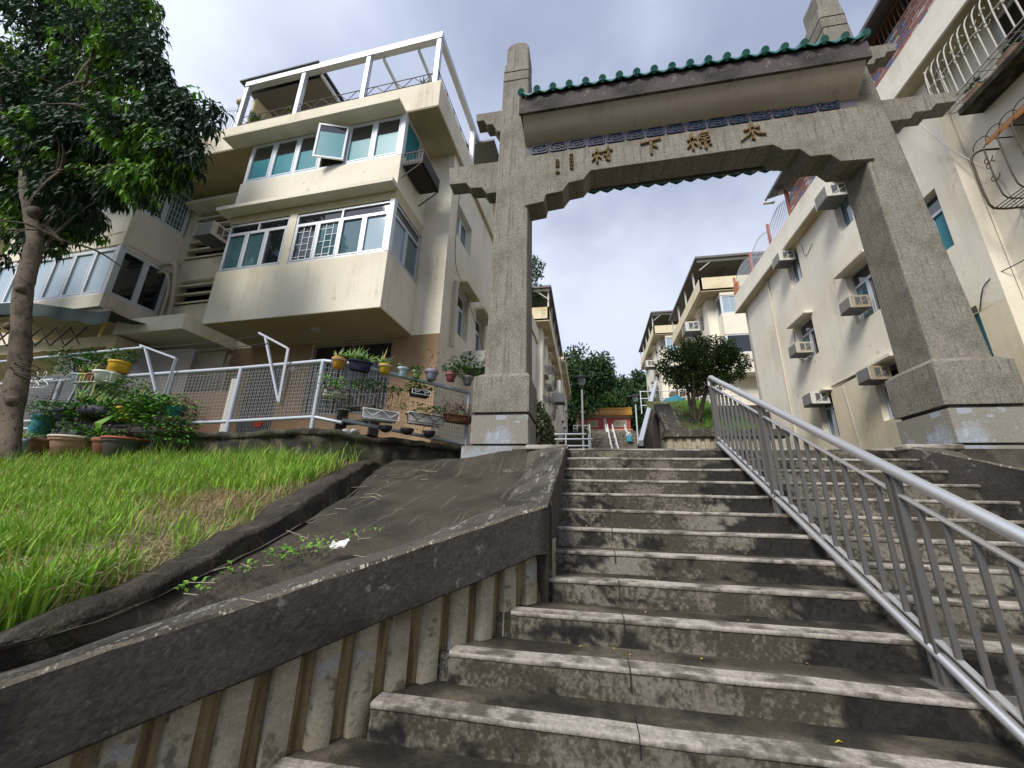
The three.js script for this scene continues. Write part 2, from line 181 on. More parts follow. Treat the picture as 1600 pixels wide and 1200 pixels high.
// staircase: every step a part with its nosing
const stair = thing('staircase', 'wide mouldy concrete staircase with pale grooved nosings climbing to the gateway', 'stairs', [1.6, -0.09, -0.6]);
const wallX = z => -0.843 - 0.95 * (z + 2.37); // line of the fluted wall
const noseMat = M.nose, joints = [];
for (let k = -5; k <= 10; k++) {
  const y = SY(k), z = -SD(k), zb = -SD(k + 1) - 0.06; let xl = Math.min(-0.32, wallX(zb) - 0.25); if (k > 3) xl = -0.33; const xr = 3.2 - xl; const r = rng(900 + k);
  const seg = Math.round((xr - xl) / 0.07); const mk = (prof, jit) => { const rows = []; for (let i = 0; i <= seg; i++) { const x = lerp(xl, xr, i / seg); rows.push(prof.map(([dz, dy, j]) => V(x, y + dy + (j ? jit * vnoise(x * 3.1, k * 3.7, 1) * j : 0), z + dz + (j ? jit * 1.6 * vnoise(x * 2.3 + 9, k * 2.1, 4) * j : 0)))); } return rows; };
  const jx = 0.172 + 0.004 * vnoise(k * 3.3, 1, 2); if (k <= 9) { const jm = new MB().box(jx, jx + 0.004, y - 0.06 - 0.04 * r(), y + 0.0045, z - 0.115 - 0.1 * r(), z + 0.0135); joints.push(jm); }
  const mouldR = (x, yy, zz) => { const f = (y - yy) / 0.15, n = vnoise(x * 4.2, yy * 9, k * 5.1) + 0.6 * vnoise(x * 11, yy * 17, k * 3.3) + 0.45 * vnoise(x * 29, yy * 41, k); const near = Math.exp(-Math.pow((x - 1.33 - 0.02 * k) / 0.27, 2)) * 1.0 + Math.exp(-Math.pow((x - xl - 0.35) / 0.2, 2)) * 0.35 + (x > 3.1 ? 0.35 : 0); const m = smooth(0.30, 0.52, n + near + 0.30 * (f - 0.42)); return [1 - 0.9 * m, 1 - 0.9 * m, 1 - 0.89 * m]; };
  const fine = (prof, jit) => { const rows = [], sg = Math.round((xr - xl) / 0.02); for (let i = 0; i <= sg; i++) { const x = lerp(xl, xr, i / sg), row = []; for (const [dz, dy, j] of prof) row.push(V(x, y + dy + jit * vnoise(x * 3.1, k * 3.7, 1) * j, z + dz + jit * 1.6 * vnoise(x * 2.3 + 9, k * 2.1, 4) * j + 0.004 * vnoise(x * 17, dy * 60, k))); rows.push(row); } return rows; };
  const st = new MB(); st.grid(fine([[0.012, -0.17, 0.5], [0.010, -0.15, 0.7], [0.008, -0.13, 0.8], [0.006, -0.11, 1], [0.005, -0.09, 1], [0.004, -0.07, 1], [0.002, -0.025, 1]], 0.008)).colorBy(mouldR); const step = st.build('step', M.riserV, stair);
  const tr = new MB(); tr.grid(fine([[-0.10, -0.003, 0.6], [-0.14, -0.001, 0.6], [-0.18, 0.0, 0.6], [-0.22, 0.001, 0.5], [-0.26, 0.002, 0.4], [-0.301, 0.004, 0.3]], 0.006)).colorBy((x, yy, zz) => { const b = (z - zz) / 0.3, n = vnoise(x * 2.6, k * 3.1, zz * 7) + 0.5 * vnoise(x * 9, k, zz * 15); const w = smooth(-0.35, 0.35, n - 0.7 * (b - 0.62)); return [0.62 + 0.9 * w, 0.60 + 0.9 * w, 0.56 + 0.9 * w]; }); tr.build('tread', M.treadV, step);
  const no = new MB(); no.grid(mk([[0.002, -0.027, 1], [0.009, -0.024, 1], [0.011, -0.010, 1], [0.006, -0.002, 1], [-0.004, 0.001, 1], [-0.032, 0.002, 1]], 0.006));
  if (k <= 4) { let p = -0.032; for (let q = 0; q < 3; q++) { no.grid(mk([[p, 0.002, 1], [p - 0.001, -0.006, 1], [p - 0.006, -0.006, 1], [p - 0.007, 0.002, 1], [p - 0.023, 0.002, 1]], 0.006)); p -= 0.023; } no.grid(mk([[-0.101, 0.002, 1], [-0.104, -0.003, 0.6]], 0.006)); }
  else no.grid(mk([[-0.032, 0.002, 1], [-0.104, -0.003, 0.6]], 0.006));
  no.build('nosing', noseMat, step); for (const q of joints.splice(0)) q.build('joint', M.black, step);
}
{ const b = new MB(); const pr = []; for (let k = -5; k <= 10; k++) { pr.push([-SD(k) - 0.03, SY(k) - 0.2]); pr.push([-SD(k) - 0.03, SY(k) - 0.02]); } pr.push([-6, SY(10) - 0.02], [-6, -0.6], [-0.9, -0.6]); b.extX(pr, -1.0, 4.2); b.build('core', M.riser, stair); }
// ---- left and mirrored right parapet: coping beam over a fluted wall ----
const NU = V(-0.69, 0, 0.724), NN = V(0.724, 0, 0.69); // along the flared wall, and out of it
function parapet(side) {
  const mir = p => side < 0 ? p : V(3.2 - p.x, p.y, p.z);
  const t = thing('parapet_wall', side < 0 ? 'dark stained concrete parapet flaring out over a fluted wall, left of the stairs' : 'dark concrete parapet on the far right of the stairs below the right pillar', 'parapet', side < 0 ? [-0.6, 0.5, -2.6] : [3.8, 0.5, -2.6]);
  const C = V(-0.28, 0, -2.815), out = [], ins = [], top = [], bot = [], topi = [];
  const push = (o, i, y, yb, yi) => { out.push(o); ins.push(i); top.push(y); bot.push(yb); topi.push(yi); };
  for (let i = 0; i <= 26; i++) { const q = i / 26, z = lerp(-5.75, -2.815, q); const y = z < -5.05 ? 2.30 : lerp(2.30, 1.584, (z + 5.05) / 2.235); push(V(lerp(-0.255, -0.28, q), 0, z), V(lerp(-0.78, -0.66, q), 0, lerp(-5.75, -3.13, q)), y, q < 0.9999 ? y - 0.75 : y - 0.31, lerp(y, slopeY(lerp(-5.75, -3.13, q)) + 0.02, smooth(-5.2, -4.6, z))); }
  for (let i = 1; i <= 40; i++) { const s = i / 40 * 3.4, p = C.clone().addScaledVector(NU, s), n = p.clone().addScaledVector(NN, -0.42 + 0.07 * smooth(0, 1, s)).addScaledVector(NU, 0.10 * (1 - smooth(0, 0.8, s))); const y = 1.584 - 0.266 * s; push(p, n, y, y - 0.3, y - 0.035); }
  const rows = [], j = (p, a) => { const d = V(vnoise(p.x * 6, p.y * 6, p.z * 6), vnoise(p.x * 6 + 9, p.y * 6, p.z * 6), vnoise(p.x * 6, p.y * 6 + 9, p.z * 6)).multiplyScalar(a); const e = V(vnoise(p.x * 31, p.y * 31, p.z * 31), vnoise(p.x * 31 + 9, p.y * 31, p.z * 31), vnoise(p.x * 31, p.y * 31 + 9, p.z * 31)).multiplyScalar(a * 0.5); return p.clone().add(d).add(e); };
  const capRows = [], faceRows = [], edge = [];
  for (let i = 0; i < out.length; i++) {
    const o = out[i], n = ins[i], dir = n.clone().sub(o); dir.y = 0; const w = dir.length(); dir.normalize(); const cr = [], fr = [];
    for (let q = 0; q <= 8; q++) { const u = q / 8, p = o.clone().addScaledVector(dir, 0.012 + u * (w - 0.012)); p.y = lerp(top[i], topi[i], u) + 0.012 * Math.sin(u * Math.PI); cr.push(mir(j(p, q === 0 ? 0.012 : 0.02))); }
    const yk = top[i] - 0.016; for (const q of [0, 0.03, 0.12, 0.25, 0.4, 0.55, 0.7, 0.85, 0.97, 1]) { const p = o.clone(); p.y = lerp(yk, bot[i], q); fr.push(mir(j(p, 0.014))); } const ei = cr[0].clone(); edge.push([mir(o.clone().addScaledVector(dir, 0.05).setY(top[i] + 0.004)).lerp(cr[1], 0.25), ei, fr[0].clone()]); cr[0] = ei.clone();
    const b1 = o.clone().addScaledVector(dir, 0.25); b1.y = bot[i] + 0.01; fr.push(mir(b1)); capRows.push(cr); faceRows.push(fr);
  }
  new MB().grid(capRows, side < 0).build('coping', M.cap, t); { const q = new MB().box(side < 0 ? -0.79 : 3.44, side < 0 ? -0.245 : 3.98, 2.27, 2.335, -5.75, -5.08, 0.02); q.build('end_slab', M.nose, t); } new MB().grid(faceRows, side > 0).build('beam', M.dark, t); new MB().grid(edge.map(q => [q[1], q[2]]), side < 0).build('worn_edge', M.capE, t);
  // fluted wall below: ribs and recessed grooves
  const nd = 2.246, base = V(0.724 * -nd, 0, 0.69 * -nd), at = (s, d, y) => { const p = C.clone().addScaledVector(NU, s); p.addScaledVector(NN, -0.1 + d); p.y = y; return p; };
  const pitch = 0.172, ribW = 0.098; const quad = (mb, a, b, c, d) => mb.grid([[mir(a), mir(b)], [mir(d), mir(c)]], side > 0);
  for (let i = -1; i < 16; i++) {
    const s0 = i * pitch, s1 = s0 + ribW, s2 = s0 + pitch, yt = s => 1.584 - 0.266 * s - 0.27, yb = -0.3; const dw = 0.002 * ((i * 37) % 5);
    const rb = new MB(), n = 6; const rowsR = []; for (let q = 0; q <= n; q++) { const ya = q / n; rowsR.push([at(s0, -0.03, lerp(yb, yt(s0), ya)), at(s0 + 0.004, dw, lerp(yb, yt(s0), ya)), at(s1 - 0.004, dw, lerp(yb, yt(s1), ya)), at(s1 + 0.008, -0.03, lerp(yb, yt(s1), ya))].map((p, e) => mir(e === 1 || e === 2 ? j(p, 0.006) : p))); }
    rb.grid(rowsR, side < 0); rb.build('rib', M.rib, t);
    const gv = new MB(); gv.grid([[at(s1 + 0.008, -0.03, yb), at(s2, -0.03, yb)].map(mir), [at(s1 + 0.008, -0.03, yt(s1)), at(s2, -0.03, yt(s2))].map(mir)], side < 0); gv.build('groove', M.groove, t);
  }
  // ragged mortar line right under the beam
  { const g = new MB(), rows2 = []; for (let i = 0; i <= 60; i++) { const s = i / 60 * 2.5, y = 1.584 - 0.266 * s - 0.3; const w = 0.02 + 0.03 * Math.max(0, vnoise(s * 5, 2, side)); rows2.push([at(s, 0.004, y + 0.02), at(s, 0.012, y - w * 0.5), at(s, 0.003, y - w)].map(mir)); } g.grid(rows2, side > 0); g.build('mortar', M.rib, t); }
  // upper straight wall along the steps
  const u = new MB(); u.box(side < 0 ? -0.6 : 3.46, side < 0 ? -0.262 : 3.8, 0.4, 1.6, -5.7, -2.95); u.build('wall', M.dark, t);
  return { ins: ins.map(mir), topi };
}
const PL = parapet(-1); parapet(1);
// ---- concrete apron, drain channel, kerb, grass bank on the left ----
const chR = [[-2.77, -5.5], [-2.74, -5.1], [-2.64, -4.78], [-2.12, -3.25], [-1.97, -2.46], [-1.91, -1.8], [-1.93, -1.44], [-2.05, -1.24], [-2.9, -0.4]], chL = [[-3.0, -5.5], [-2.97, -5.1], [-2.9, -4.76], [-2.46, -3.45], [-2.18, -2.57], [-2.02, -1.89], [-1.99, -1.5], [-2.1, -1.27], [-2.95, -0.38]], kL = [[-3.25, -5.5], [-3.2, -5.15], [-3.1, -4.53], [-2.62, -3.11], [-2.47, -2.73], [-2.31, -2.13], [-2.2, -1.73], [-2.16, -1.46], [-2.2, -1.3], [-3.05, -0.3]];
const poly = pts => { const c = new THREE.CatmullRomCurve3(pts.map(p => V(p[0], 0, p[1])), false, 'centripetal'); return n => c.getSpacedPoints(n); };
const onS = (p, dy = 0) => V(p.x, slopeY(p.z) + dy, p.z);
const xOnZ = (pts, z) => { for (let i = 0; i < pts.length - 1; i++) if ((pts[i][1] <= z && z <= pts[i + 1][1])) return lerp(pts[i][0], pts[i + 1][0], (z - pts[i][1]) / (pts[i + 1][1] - pts[i][1])); return pts[z < pts[0][1] ? 0 : pts.length - 1][0]; };
{
  const n = 70, A = []; const ci = PL.ins, cc = new THREE.CatmullRomCurve3(ci.map((p, i) => V(p.x, PL.topi[i] - 0.012, p.z)), false, 'centripetal').getSpacedPoints(n); const B = poly(chR)(n);
  for (let i = 0; i <= n; i++) { const row = []; for (let q = 0; q <= 24; q++) { const u = q / 24; const b = onS(B[i], 0.01); const p = V(lerp(cc[i].x + 0.03, b.x, u), 0, lerp(cc[i].z, b.z, u)); p.y = lerp(cc[i].y, b.y, smooth(0, 1, u)) - 0.05 * Math.sin(u * Math.PI) * smooth(0, 14, i) + bump(p, 0.035, 1.7) * Math.min(1, q * 0.3) + bump(p, 0.012, 9); row.push(p); } A.push(row); }
  const ap = new MB().grid(A, true); struct('apron', ap, M.apron);
  const c1 = poly(chR)(90), c2 = poly(chL)(90), c3 = poly(kL)(90), ch = [], kb = [];
  for (let i = 0; i <= 90; i++) {
    const p = onS(c1[i], 0.012), q = onS(c2[i], 0.0), w = p.distanceTo(q), dp = Math.min(0.2, 0.05 + w); const sd = onS(c3[i], -0.01);
    ch.push([p.clone().add(V(0.03, 0.0, 0)), V(p.x, p.y - 0.01, p.z), V(p.x - 0.1 * w, p.y - dp, p.z), V(q.x + 0.15 * w, q.y - dp, q.z), V(q.x, q.y + 0.0, q.z)].map(v => v.add(V(0, bump(v, 0.03, 5), 0))));
    const kr = []; for (let u = 0; u <= 6; u++) { const v = q.clone().lerp(sd, u / 6); v.y += 0.05 * Math.sin(Math.min(1, u / 3) * 1.57) - 0.02 * smooth(4, 6, u); v.y += bump(v, 0.05, 4) + bump(v, 0.03, 14); v.x += bump(v, 0.04, 6); kr.push(v); } kr.unshift(V(q.x + 0.01, q.y - 0.14, q.z)); kb.push(kr);
  }
  struct('drain_channel', new MB().grid(ch, true), M.moss); struct('kerb', new MB().grid(kb, true), M.apron);
  // bank
  const gr = []; for (let i = 0; i <= 60; i++) { const z = lerp(-5.5, -0.35, i / 60), row = []; const xe = xOnZ(kL, z) + 0.02; for (let q = 0; q <= 60; q++) { const x = lerp(xe, -14, Math.pow(q / 60, 1.4)); const p = V(x, slopeY(z) - 0.015, z); p.y += bump(p, 0.09, 1.9) * Math.min(1, q * 0.15) + bump(p, 0.03, 8); row.push(p); } gr.push(row); }
  struct('bank', new MB().grid(gr, true), M.soil);
}
{ // grass: thousands of blades, dry straw near the kerb
  const r = rng(4242), P = [], C = []; const blade = (x, y, z, h, w, az, lean, c0, c1) => { const dx = Math.cos(az), dz = Math.sin(az), sx = -dz * w, sz = dx * w; const l1 = lean * 0.35 * h, l2 = lean * h, h1 = h * 0.6, h2 = h * (1 - 0.25 * lean); const a = [x - sx, y, z - sz], b = [x + sx, y, z + sz], c = [x - sx * 0.7 + dx * l1, y + h1, z - sz * 0.7 + dz * l1], d = [x + sx * 0.7 + dx * l1, y + h1, z + sz * 0.7 + dz * l1], e = [x + dx * l2, y + h2, z + dz * l2]; for (const [v, k] of [[a, c0], [b, c0], [c, c1], [b, c0], [d, c1], [c, c1], [c, c1], [d, c1], [e, c1]]) { P.push(...v); C.push(...k); } };
  let n = 0; while (n < 42000) { const z = -5.25 + 4.1 * Math.pow(r(), 1.15); const xe = xOnZ(kL, z), far = Math.min(-4, 2.15 * z - 0.6); const x = xe - Math.pow(r(), 1.0) * (xe - far); const edge = xe - x; const clump = vnoise(x * 2.2, 1, z * 2.2) + 0.5 * vnoise(x * 6, 4, z * 6); const keep = smooth(0.05, 1.25, edge) * 0.76 + 0.04 + clump * 1.5 + smooth(-3.0, -4.6, z) * 0.6; if (r() > keep) { if (r() < 0.6) { blade(x, slopeY(z) + bump(V(x, 0, z), 0.05, 2), z, 0.07 + 0.10 * r(), 0.003, r() * 6.28, 1.1 + r() * 0.9, [0.46, 0.36, 0.18], [0.46, 0.36, 0.18]); n++; } continue; }
    const tall = 0.10 + 0.17 * r() + 0.24 * smooth(-3.0, -4.9, z) * r() * r() + 0.10 * Math.max(0, clump), g = 0.75 + 0.5 * r(), ye = r() < 0.15 ? 1 : 0; const c1 = ye ? [0.44 * g, 0.42 * g, 0.10] : [0.235 * g, 0.43 * g, 0.024 * g], c0 = c1; blade(x, slopeY(z) - 0.02 + bump(V(x, 0, z), 0.06, 1.9), z, tall, 0.0045 + 0.004 * r(), r() * 6.28, 0.15 + 1.1 * r() * r(), c0, c1); n++; }
  const m = new MB().raw(P, C).build('grass', M.leafT, null); Object.assign(m.userData, { kind: 'stuff', label: 'bright green grass and dry straw on the bank left of the stairs', category: 'grass' });
}
{ // dark terrace wall with a lip; it turns back at the fence corner
  const t = thing('terrace_wall', 'low black weathered stone retaining wall above the grass bank, under the mesh fence', 'retaining wall', [-5, 2.0, -5.1]);
  const path = [[-16, -5.3], [-9, -5.18], [-6, -5.08], [-3.87, -4.98], [-3.45, -5.06], [-2.9, -5.55], [-1.9, -6.5]], c = new THREE.CatmullRomCurve3(path.map(p => V(p[0], 0, p[1])), false, 'catmullrom', 0.1).getSpacedPoints(160); const rows = [], lip = [];
  for (let i = 0; i <= 160; i++) { const p = c[i], tn = c[Math.min(160, i + 1)].clone().sub(c[Math.max(0, i - 1)]).normalize(), n = V(-tn.z, 0, tn.x); if (n.z < 0) n.negate(); const row = [], lr = []; const yt = 2.535 + 0.05 * vnoise(p.x * 1.2, 1, 2) + (p.x > -3.4 ? -0.05 : 0) + 0.03 * vnoise(p.x * 9, 1, p.z * 9); for (let q = 0; q <= 9; q++) { const y = lerp(1.75, yt - 0.09, q / 9), d = 0.09 * vnoise(p.x * 4, y * 4, p.z * 4) + 0.06 * vnoise(p.x * 13, y * 13, p.z * 13); row.push(V(p.x + n.x * d, y, p.z + n.z * d)); } rows.push(row);
    const J = (a) => a * vnoise(p.x * 8, a * 90, p.z * 8); lr.push(V(p.x + n.x * 0.0, yt - 0.1, p.z), V(p.x + n.x * (0.06 + J(0.05)), yt - 0.08, p.z + n.z * (0.06 + J(0.05))), V(p.x + n.x * (0.07 + J(0.05)), yt - 0.02, p.z + n.z * (0.07 + J(0.05))), V(p.x + n.x * 0.03, yt + J(0.03), p.z + n.z * 0.03), V(p.x - n.x * 0.2, yt, p.z - n.z * 0.2)); lip.push(lr); }
  new MB().grid(rows, true).build('wall', M.moss, t); new MB().grid(lip, true).build('coping', M.moss, t);
  const tf = []; for (const p of c) tf.push([V(p.x, 2.5, p.z), V(p.x, 2.5, -9)]); struct('terrace_floor', new MB().grid(tf, false).box(-16, -1.3, 1.5, 2.495, -30, -8.9), M.step);
}
{ // small weeds creeping in the joint, twigs and fallen leaves, litter
  const r = rng(31), wp = [[-1.6, -2.21, 0.13, 70], [-1.66, -2.09, 0.07, 24], [-1.76, -1.92, 0.06, 22], [-1.79, -1.72, 0.06, 16], [-1.46, -2.45, 0.05, 10], [-1.4, -2.6, 0.03, 6]]; const WP = [], WC = [];
  for (const [x, z, s, n] of wp) { const P = [], C = []; for (let k = 0; k < n; k++) { const a = r() * 6.28, d = Math.sqrt(r()) * s, px = x + Math.cos(a) * d * 1.2, pz = z + Math.sin(a) * d; const g = 0.7 + 0.6 * r(); leafPush(P, C, V(px, slopeY(pz) - 0.02 + r() * 0.06, pz), V(Math.cos(a), 0.5 + r(), Math.sin(a)), V(0, 1, 0.2), 0.022 + 0.02 * r(), 0.016 + 0.01 * r(), [0.13 * g, 0.28 * g, 0.03]); } WP.push(...P); WC.push(...C); } const wd = new MB().raw(WP, WC).build('weeds', M.leaf, null); Object.assign(wd.userData, { kind: 'stuff', label: 'patches of creeping green weeds in the joint of the concrete apron', category: 'weeds' });
  const s = new MB(), rows = []; for (let a = 0; a <= 8; a++) { const row = []; for (let b = 0; b <= 5; b++) { const x = -1.47 + a * 0.012, z = -2.29 + b * 0.014; row.push(V(x, slopeY(z) + 0.045 + 0.05 * vnoise(x * 40, 1, z * 40), z)); } rows.push(row); } s.grid(rows); s.grid(rows.map(q => q.map(p => V(p.x, p.y - 0.006, p.z))), true); tag(s.build('paper_scrap', M.white, null), 'crumpled white paper scrap lying on the concrete apron beside the weeds', 'litter');
  const lf = new MB(), P = [], C = []; const spots = []; for (let k = 0; k < 60; k++) { const kk = Math.floor(rr(-2, 7, r)), x = rr(-0.2, 2.8, r), z = -SD(kk) - rr(0.12, 0.28, r); spots.push([x, SY(kk) + 0.004, z]); } for (const [x, y, z] of spots) { const a = r() * 6.28; leafPush(P, C, V(x, y + 0.004, z), V(Math.cos(a), 0.08, Math.sin(a)), V(0, 1, 0), 0.022 + 0.016 * r(), 0.013, r() < 0.6 ? [0.62, 0.45, 0.03] : [0.35, 0.25, 0.09]); }
  const fl = lf.raw(P, C).build('fallen_leaf', M.leaf, null); Object.assign(fl.userData, { kind: 'stuff', label: 'tiny yellow leaves fallen on the stair treads', category: 'leaves' });
  const tw = new MB(); for (let k = 0; k < 46; k++) { const z = rr(-5.0, -1.6, r), x0 = xOnZ(chR, z), x = lerp(x0 + 0.05, Math.max(x0 + 0.2, -0.9), r() * r()), a = r() * 6.28, L = rr(0.04, 0.16, r); const y = slopeY(z) + 0.02; tw.rod(V(x, y, z), V(x + Math.cos(a) * L, slopeY(z + Math.sin(a) * L) + 0.028, z + Math.sin(a) * L), 0.0022, 4); } const t2 = tw.build('straw', flat(0.36, 0.31, 0.22), null); Object.assign(t2.userData, { kind: 'stuff', label: 'dry straws and twigs scattered on the concrete apron', category: 'straw' });
}
// ---- steel railing in the middle of the stairs ----
{
  const t = thing('stair_railing', 'galvanised tubular handrail with flat balusters running up the middle of the stairs', 'railing', [1.6, 0, -3.6]); const X = 1.6, sl = 0.5155; const yT = z => 3.255 + (z + 5.34) * -sl, yB = z => 2.43 + (z + 5.40) * -sl; // z grows towards the viewer
  const zs = [-5.33, -3.97, -2.52, -1.1]; const zN = -0.6;
  new MB().tube([V(X, yT(-5.34) - 0.12, -5.36), V(X, yT(-5.34) - 0.04, -5.355), V(X, yT(-5.30), -5.30), V(X, yT(-5.2), -5.2)], 0.030, 12, 16).rod(V(X, yT(-5.2), -5.2), V(X, yT(zN), zN), 0.03, 14).build('handrail', M.steel, t);
  for (let i = 0; i < zs.length - 1; i++) new MB().rod(V(X, yB(zs[i]), zs[i]), V(X, yB(zs[i + 1]), zs[i + 1]), 0.024, 12).build('bottom_rail', M.steel, t);
  for (const z of zs) { const k = Math.floor((-z - 2.37) / 0.291), y0 = SY(Math.min(10, k)); const pp = new MB().box(X - 0.02, X + 0.02, y0 - 0.02, yT(z) - 0.01, z - 0.032, z - 0.018).box(X - 0.02, X + 0.02, y0 - 0.02, yT(z) - 0.01, z + 0.018, z + 0.032).box(X - 0.006, X + 0.006, y0 - 0.02, yT(z) - 0.02, z - 0.02, z + 0.02); pp.build('post', M.steelD, t); new MB().box(X - 0.06, X + 0.06, y0 - 0.002, y0 + 0.01, z - 0.06, z + 0.06, 0.003).build('base_plate', M.steelD, t); }
  const up = -0.12, lo = 0.075; for (let i = 0; i < zs.length - 1; i++) { const a = zs[i] + 0.03, b = zs[i + 1] - 0.03; new MB().bar(V(X, yT(a) + up, a), V(X, yT(b) + up, b), 0.032, 0.008).build('upper_bar', M.steel, t); new MB().bar(V(X, yB(a) + lo, a), V(X, yB(b) + lo, b), 0.032, 0.008).build('lower_bar', M.steel, t);
    const n = 10; for (let q = 1; q <= n; q++) { const z = lerp(zs[i], zs[i + 1], q / (n + 1)); new MB().box(X - 0.013, X + 0.013, yB(z) + lo, yT(z) + up, z - 0.006, z + 0.006).build('baluster', M.steelD, t); } }
}

// ================= GATEWAY =================
const gate = thing('gateway', 'tall grey granolithic Chinese gateway with green tiled roof spanning the top of the stairs', 'gateway', [1.66, 2.1, -5.8]);
{
  const frustum = (mb, a, y0, b, y1) => { // a, b = [x0, x1, z0, z1]
    const P = [V(a[0], y0, a[3]), V(a[1], y0, a[3]), V(a[1], y0, a[2]), V(a[0], y0, a[2])], Q = [V(b[0], y1, b[3]), V(b[1], y1, b[3]), V(b[1], y1, b[2]), V(b[0], y1, b[2])], pos = []; const t = (...v) => v.forEach(p => pos.push(p.x, p.y, p.z));
    for (let i = 0; i < 4; i++) { const j = (i + 1) % 4; t(P[i], P[j], Q[i], P[j], Q[j], Q[i]); } t(Q[0], Q[1], Q[2], Q[0], Q[2], Q[3]); t(P[0], P[2], P[1], P[0], P[3], P[2]); return mb.raw(pos); };
  const rounded = (mb, a, y0, b, y1, r = 0.02) => { const n = 8, rows = []; const ring = (q, y) => { const o = []; const c = [[q[1], q[3], 0], [q[1], q[2], 1], [q[0], q[2], 2], [q[0], q[3], 3]]; const cs = [[q[1] - r, q[3] - r, 1.5708, 0], [q[1] - r, q[2] + r, 0, -1.5708], [q[0] + r, q[2] + r, -1.5708, -3.1416], [q[0] + r, q[3] - r, 3.1416, 1.5708]]; for (const [cx, cz, a0, a1] of cs) for (let i = 0; i <= 2; i++) { const t = lerp(a0, a1, i / 2); o.push(V(cx + Math.cos(t) * r, y, cz + Math.sin(t) * r)); } o.push(o[0].clone()); return o; }; for (let i = 0; i <= n; i++) { const t = i / n; rows.push(ring(a.map((v, k) => lerp(v, b[k], t)), lerp(y0, y1, t))); } mb.grid(rows, false); const topc = V((b[0] + b[1]) / 2, y1, (b[2] + b[3]) / 2); const o = rows[n]; const pos = []; for (let i = 0; i < o.length - 1; i++) pos.push(topc.x, topc.y, topc.z, o[i].x, o[i].y, o[i].z, o[i + 1].x, o[i + 1].y, o[i + 1].z); mb.raw(pos); const bc = V((a[0] + a[1]) / 2, y0, (a[2] + a[3]) / 2), p2 = rows[0], pos2 = []; for (let i = 0; i < p2.length - 1; i++) pos2.push(bc.x, bc.y, bc.z, p2[i + 1].x, p2[i + 1].y, p2[i + 1].z, p2[i].x, p2[i].y, p2[i].z); mb.raw(pos2); return mb; };
  const pillar = (s) => {
    const P = s < 0 ? { pl: [-1.74, -0.74, -6.3, -5.36], t1: [-1.625, -0.80, -6.24, -5.385], bs: [-1.63, -0.79, -6.25, -5.4], s0: [-1.50, -0.85, -6.1, -5.5], s1: [-1.415, -0.905, -6.02, -5.53], y1: 9.5 } : { pl: [4.10, 5.08, -6.3, -5.36], t1: [4.165, 4.99, -6.24, -5.385], bs: [4.16, 4.99, -6.25, -5.4], s0: [4.25, 4.88, -6.1, -5.5], s1: [4.16, 4.55, -6.02, -5.53], y1: 9.5 };
    const ins = (q, d) => [q[0] + d, q[1] - d, q[2] + d, q[3] - d];
    const sh = rounded(new MB(), P.s0, 3.44, P.s1, P.y1, 0.03).build('pillar', M.gate, gate);
    rounded(new MB(), P.pl, 1.75, P.pl, 2.36, 0.012).build('plinth', M.plinth, sh); rounded(new MB(), ins(P.t1, 0.035), 2.36, ins(P.t1, 0.035), 2.395, 0.01).build('joint', M.dark, sh);
    rounded(new MB(), P.t1, 2.395, P.t1, 2.80, 0.015).build('lower_tier', M.plinth, sh); rounded(new MB(), ins(P.t1, 0.045), 2.80, ins(P.t1, 0.045), 2.85, 0.01).build('joint', M.dark, sh);
    const b = rounded(new MB(), P.bs, 2.85, P.bs, 3.385, 0.018); frustum(b, P.bs, 3.385, P.s0.map((v, i) => lerp(v, P.bs[i], 0.1)), 3.455); b.build('upper_tier', M.gate, sh);
    // grooves, neck and rounded finial
    const c = ins(P.s1, 0.02); rounded(new MB(), c, 9.5, c, 9.53, 0.02).build('joint', M.dark, sh); rounded(new MB(), P.s1, 9.53, P.s1, 9.74, 0.03).build('collar', M.gate, sh); rounded(new MB(), c, 9.74, c, 9.77, 0.02).build('joint', M.dark, sh);
    const nk = ins(P.s1, 0.015); rounded(new MB(), P.s1, 9.77, nk, 10.0, 0.03).build('collar', M.gate, sh);
    const x0 = nk[0] + 0.035, x1 = nk[1] - 0.0, r = (x1 - x0) / 2, arch = [[x0, 10.0], [x1, 10.0]]; for (let i = 0; i <= 14; i++) { const a = i / 14 * Math.PI; arch.push([x0 + r + Math.cos(a) * r, 10.42 + Math.sin(a) * r * 0.8]); } new MB().extZ(arch, -5.99, -5.56, 0.012).build('finial', M.gate, sh);
    // stepped beam ends poking out of the pillar
    const o = s < 0 ? -1 : 1, br = (pts) => pts; const L = s < 0 ? [[-1.44, 7.69], [-2.43, 7.69], [-2.39, 7.29], [-2.07, 7.28], [-1.98, 7.15], [-1.76, 7.13], [-1.66, 6.98], [-1.44, 6.98]] : [[4.55, 7.90], [5.74, 7.86], [5.70, 7.66], [5.44, 7.66], [5.34, 7.55], [5.13, 7.55], [5.05, 7.44], [4.55, 7.44]];
    const U = s < 0 ? [[-1.44, 8.95], [-1.97, 8.95], [-1.95, 8.76], [-1.80, 8.76], [-1.73, 8.63], [-1.62, 8.63], [-1.52, 8.42], [-1.44, 8.42]] : [[4.5, 9.09], [5.19, 9.07], [5.19, 8.90], [5.05, 8.89], [5.0, 8.79], [4.87, 8.78], [4.82, 8.68], [4.5, 8.68]];
    new MB().extZ(s < 0 ? L.reverse() : L.reverse(), -5.93, -5.66, 0.008).build('beam_end', M.gate, sh); new MB().extZ(U.reverse(), -5.93, -5.66, 0.008).build('beam_end', M.gate, sh);
  };
  pillar(-1); pillar(1);
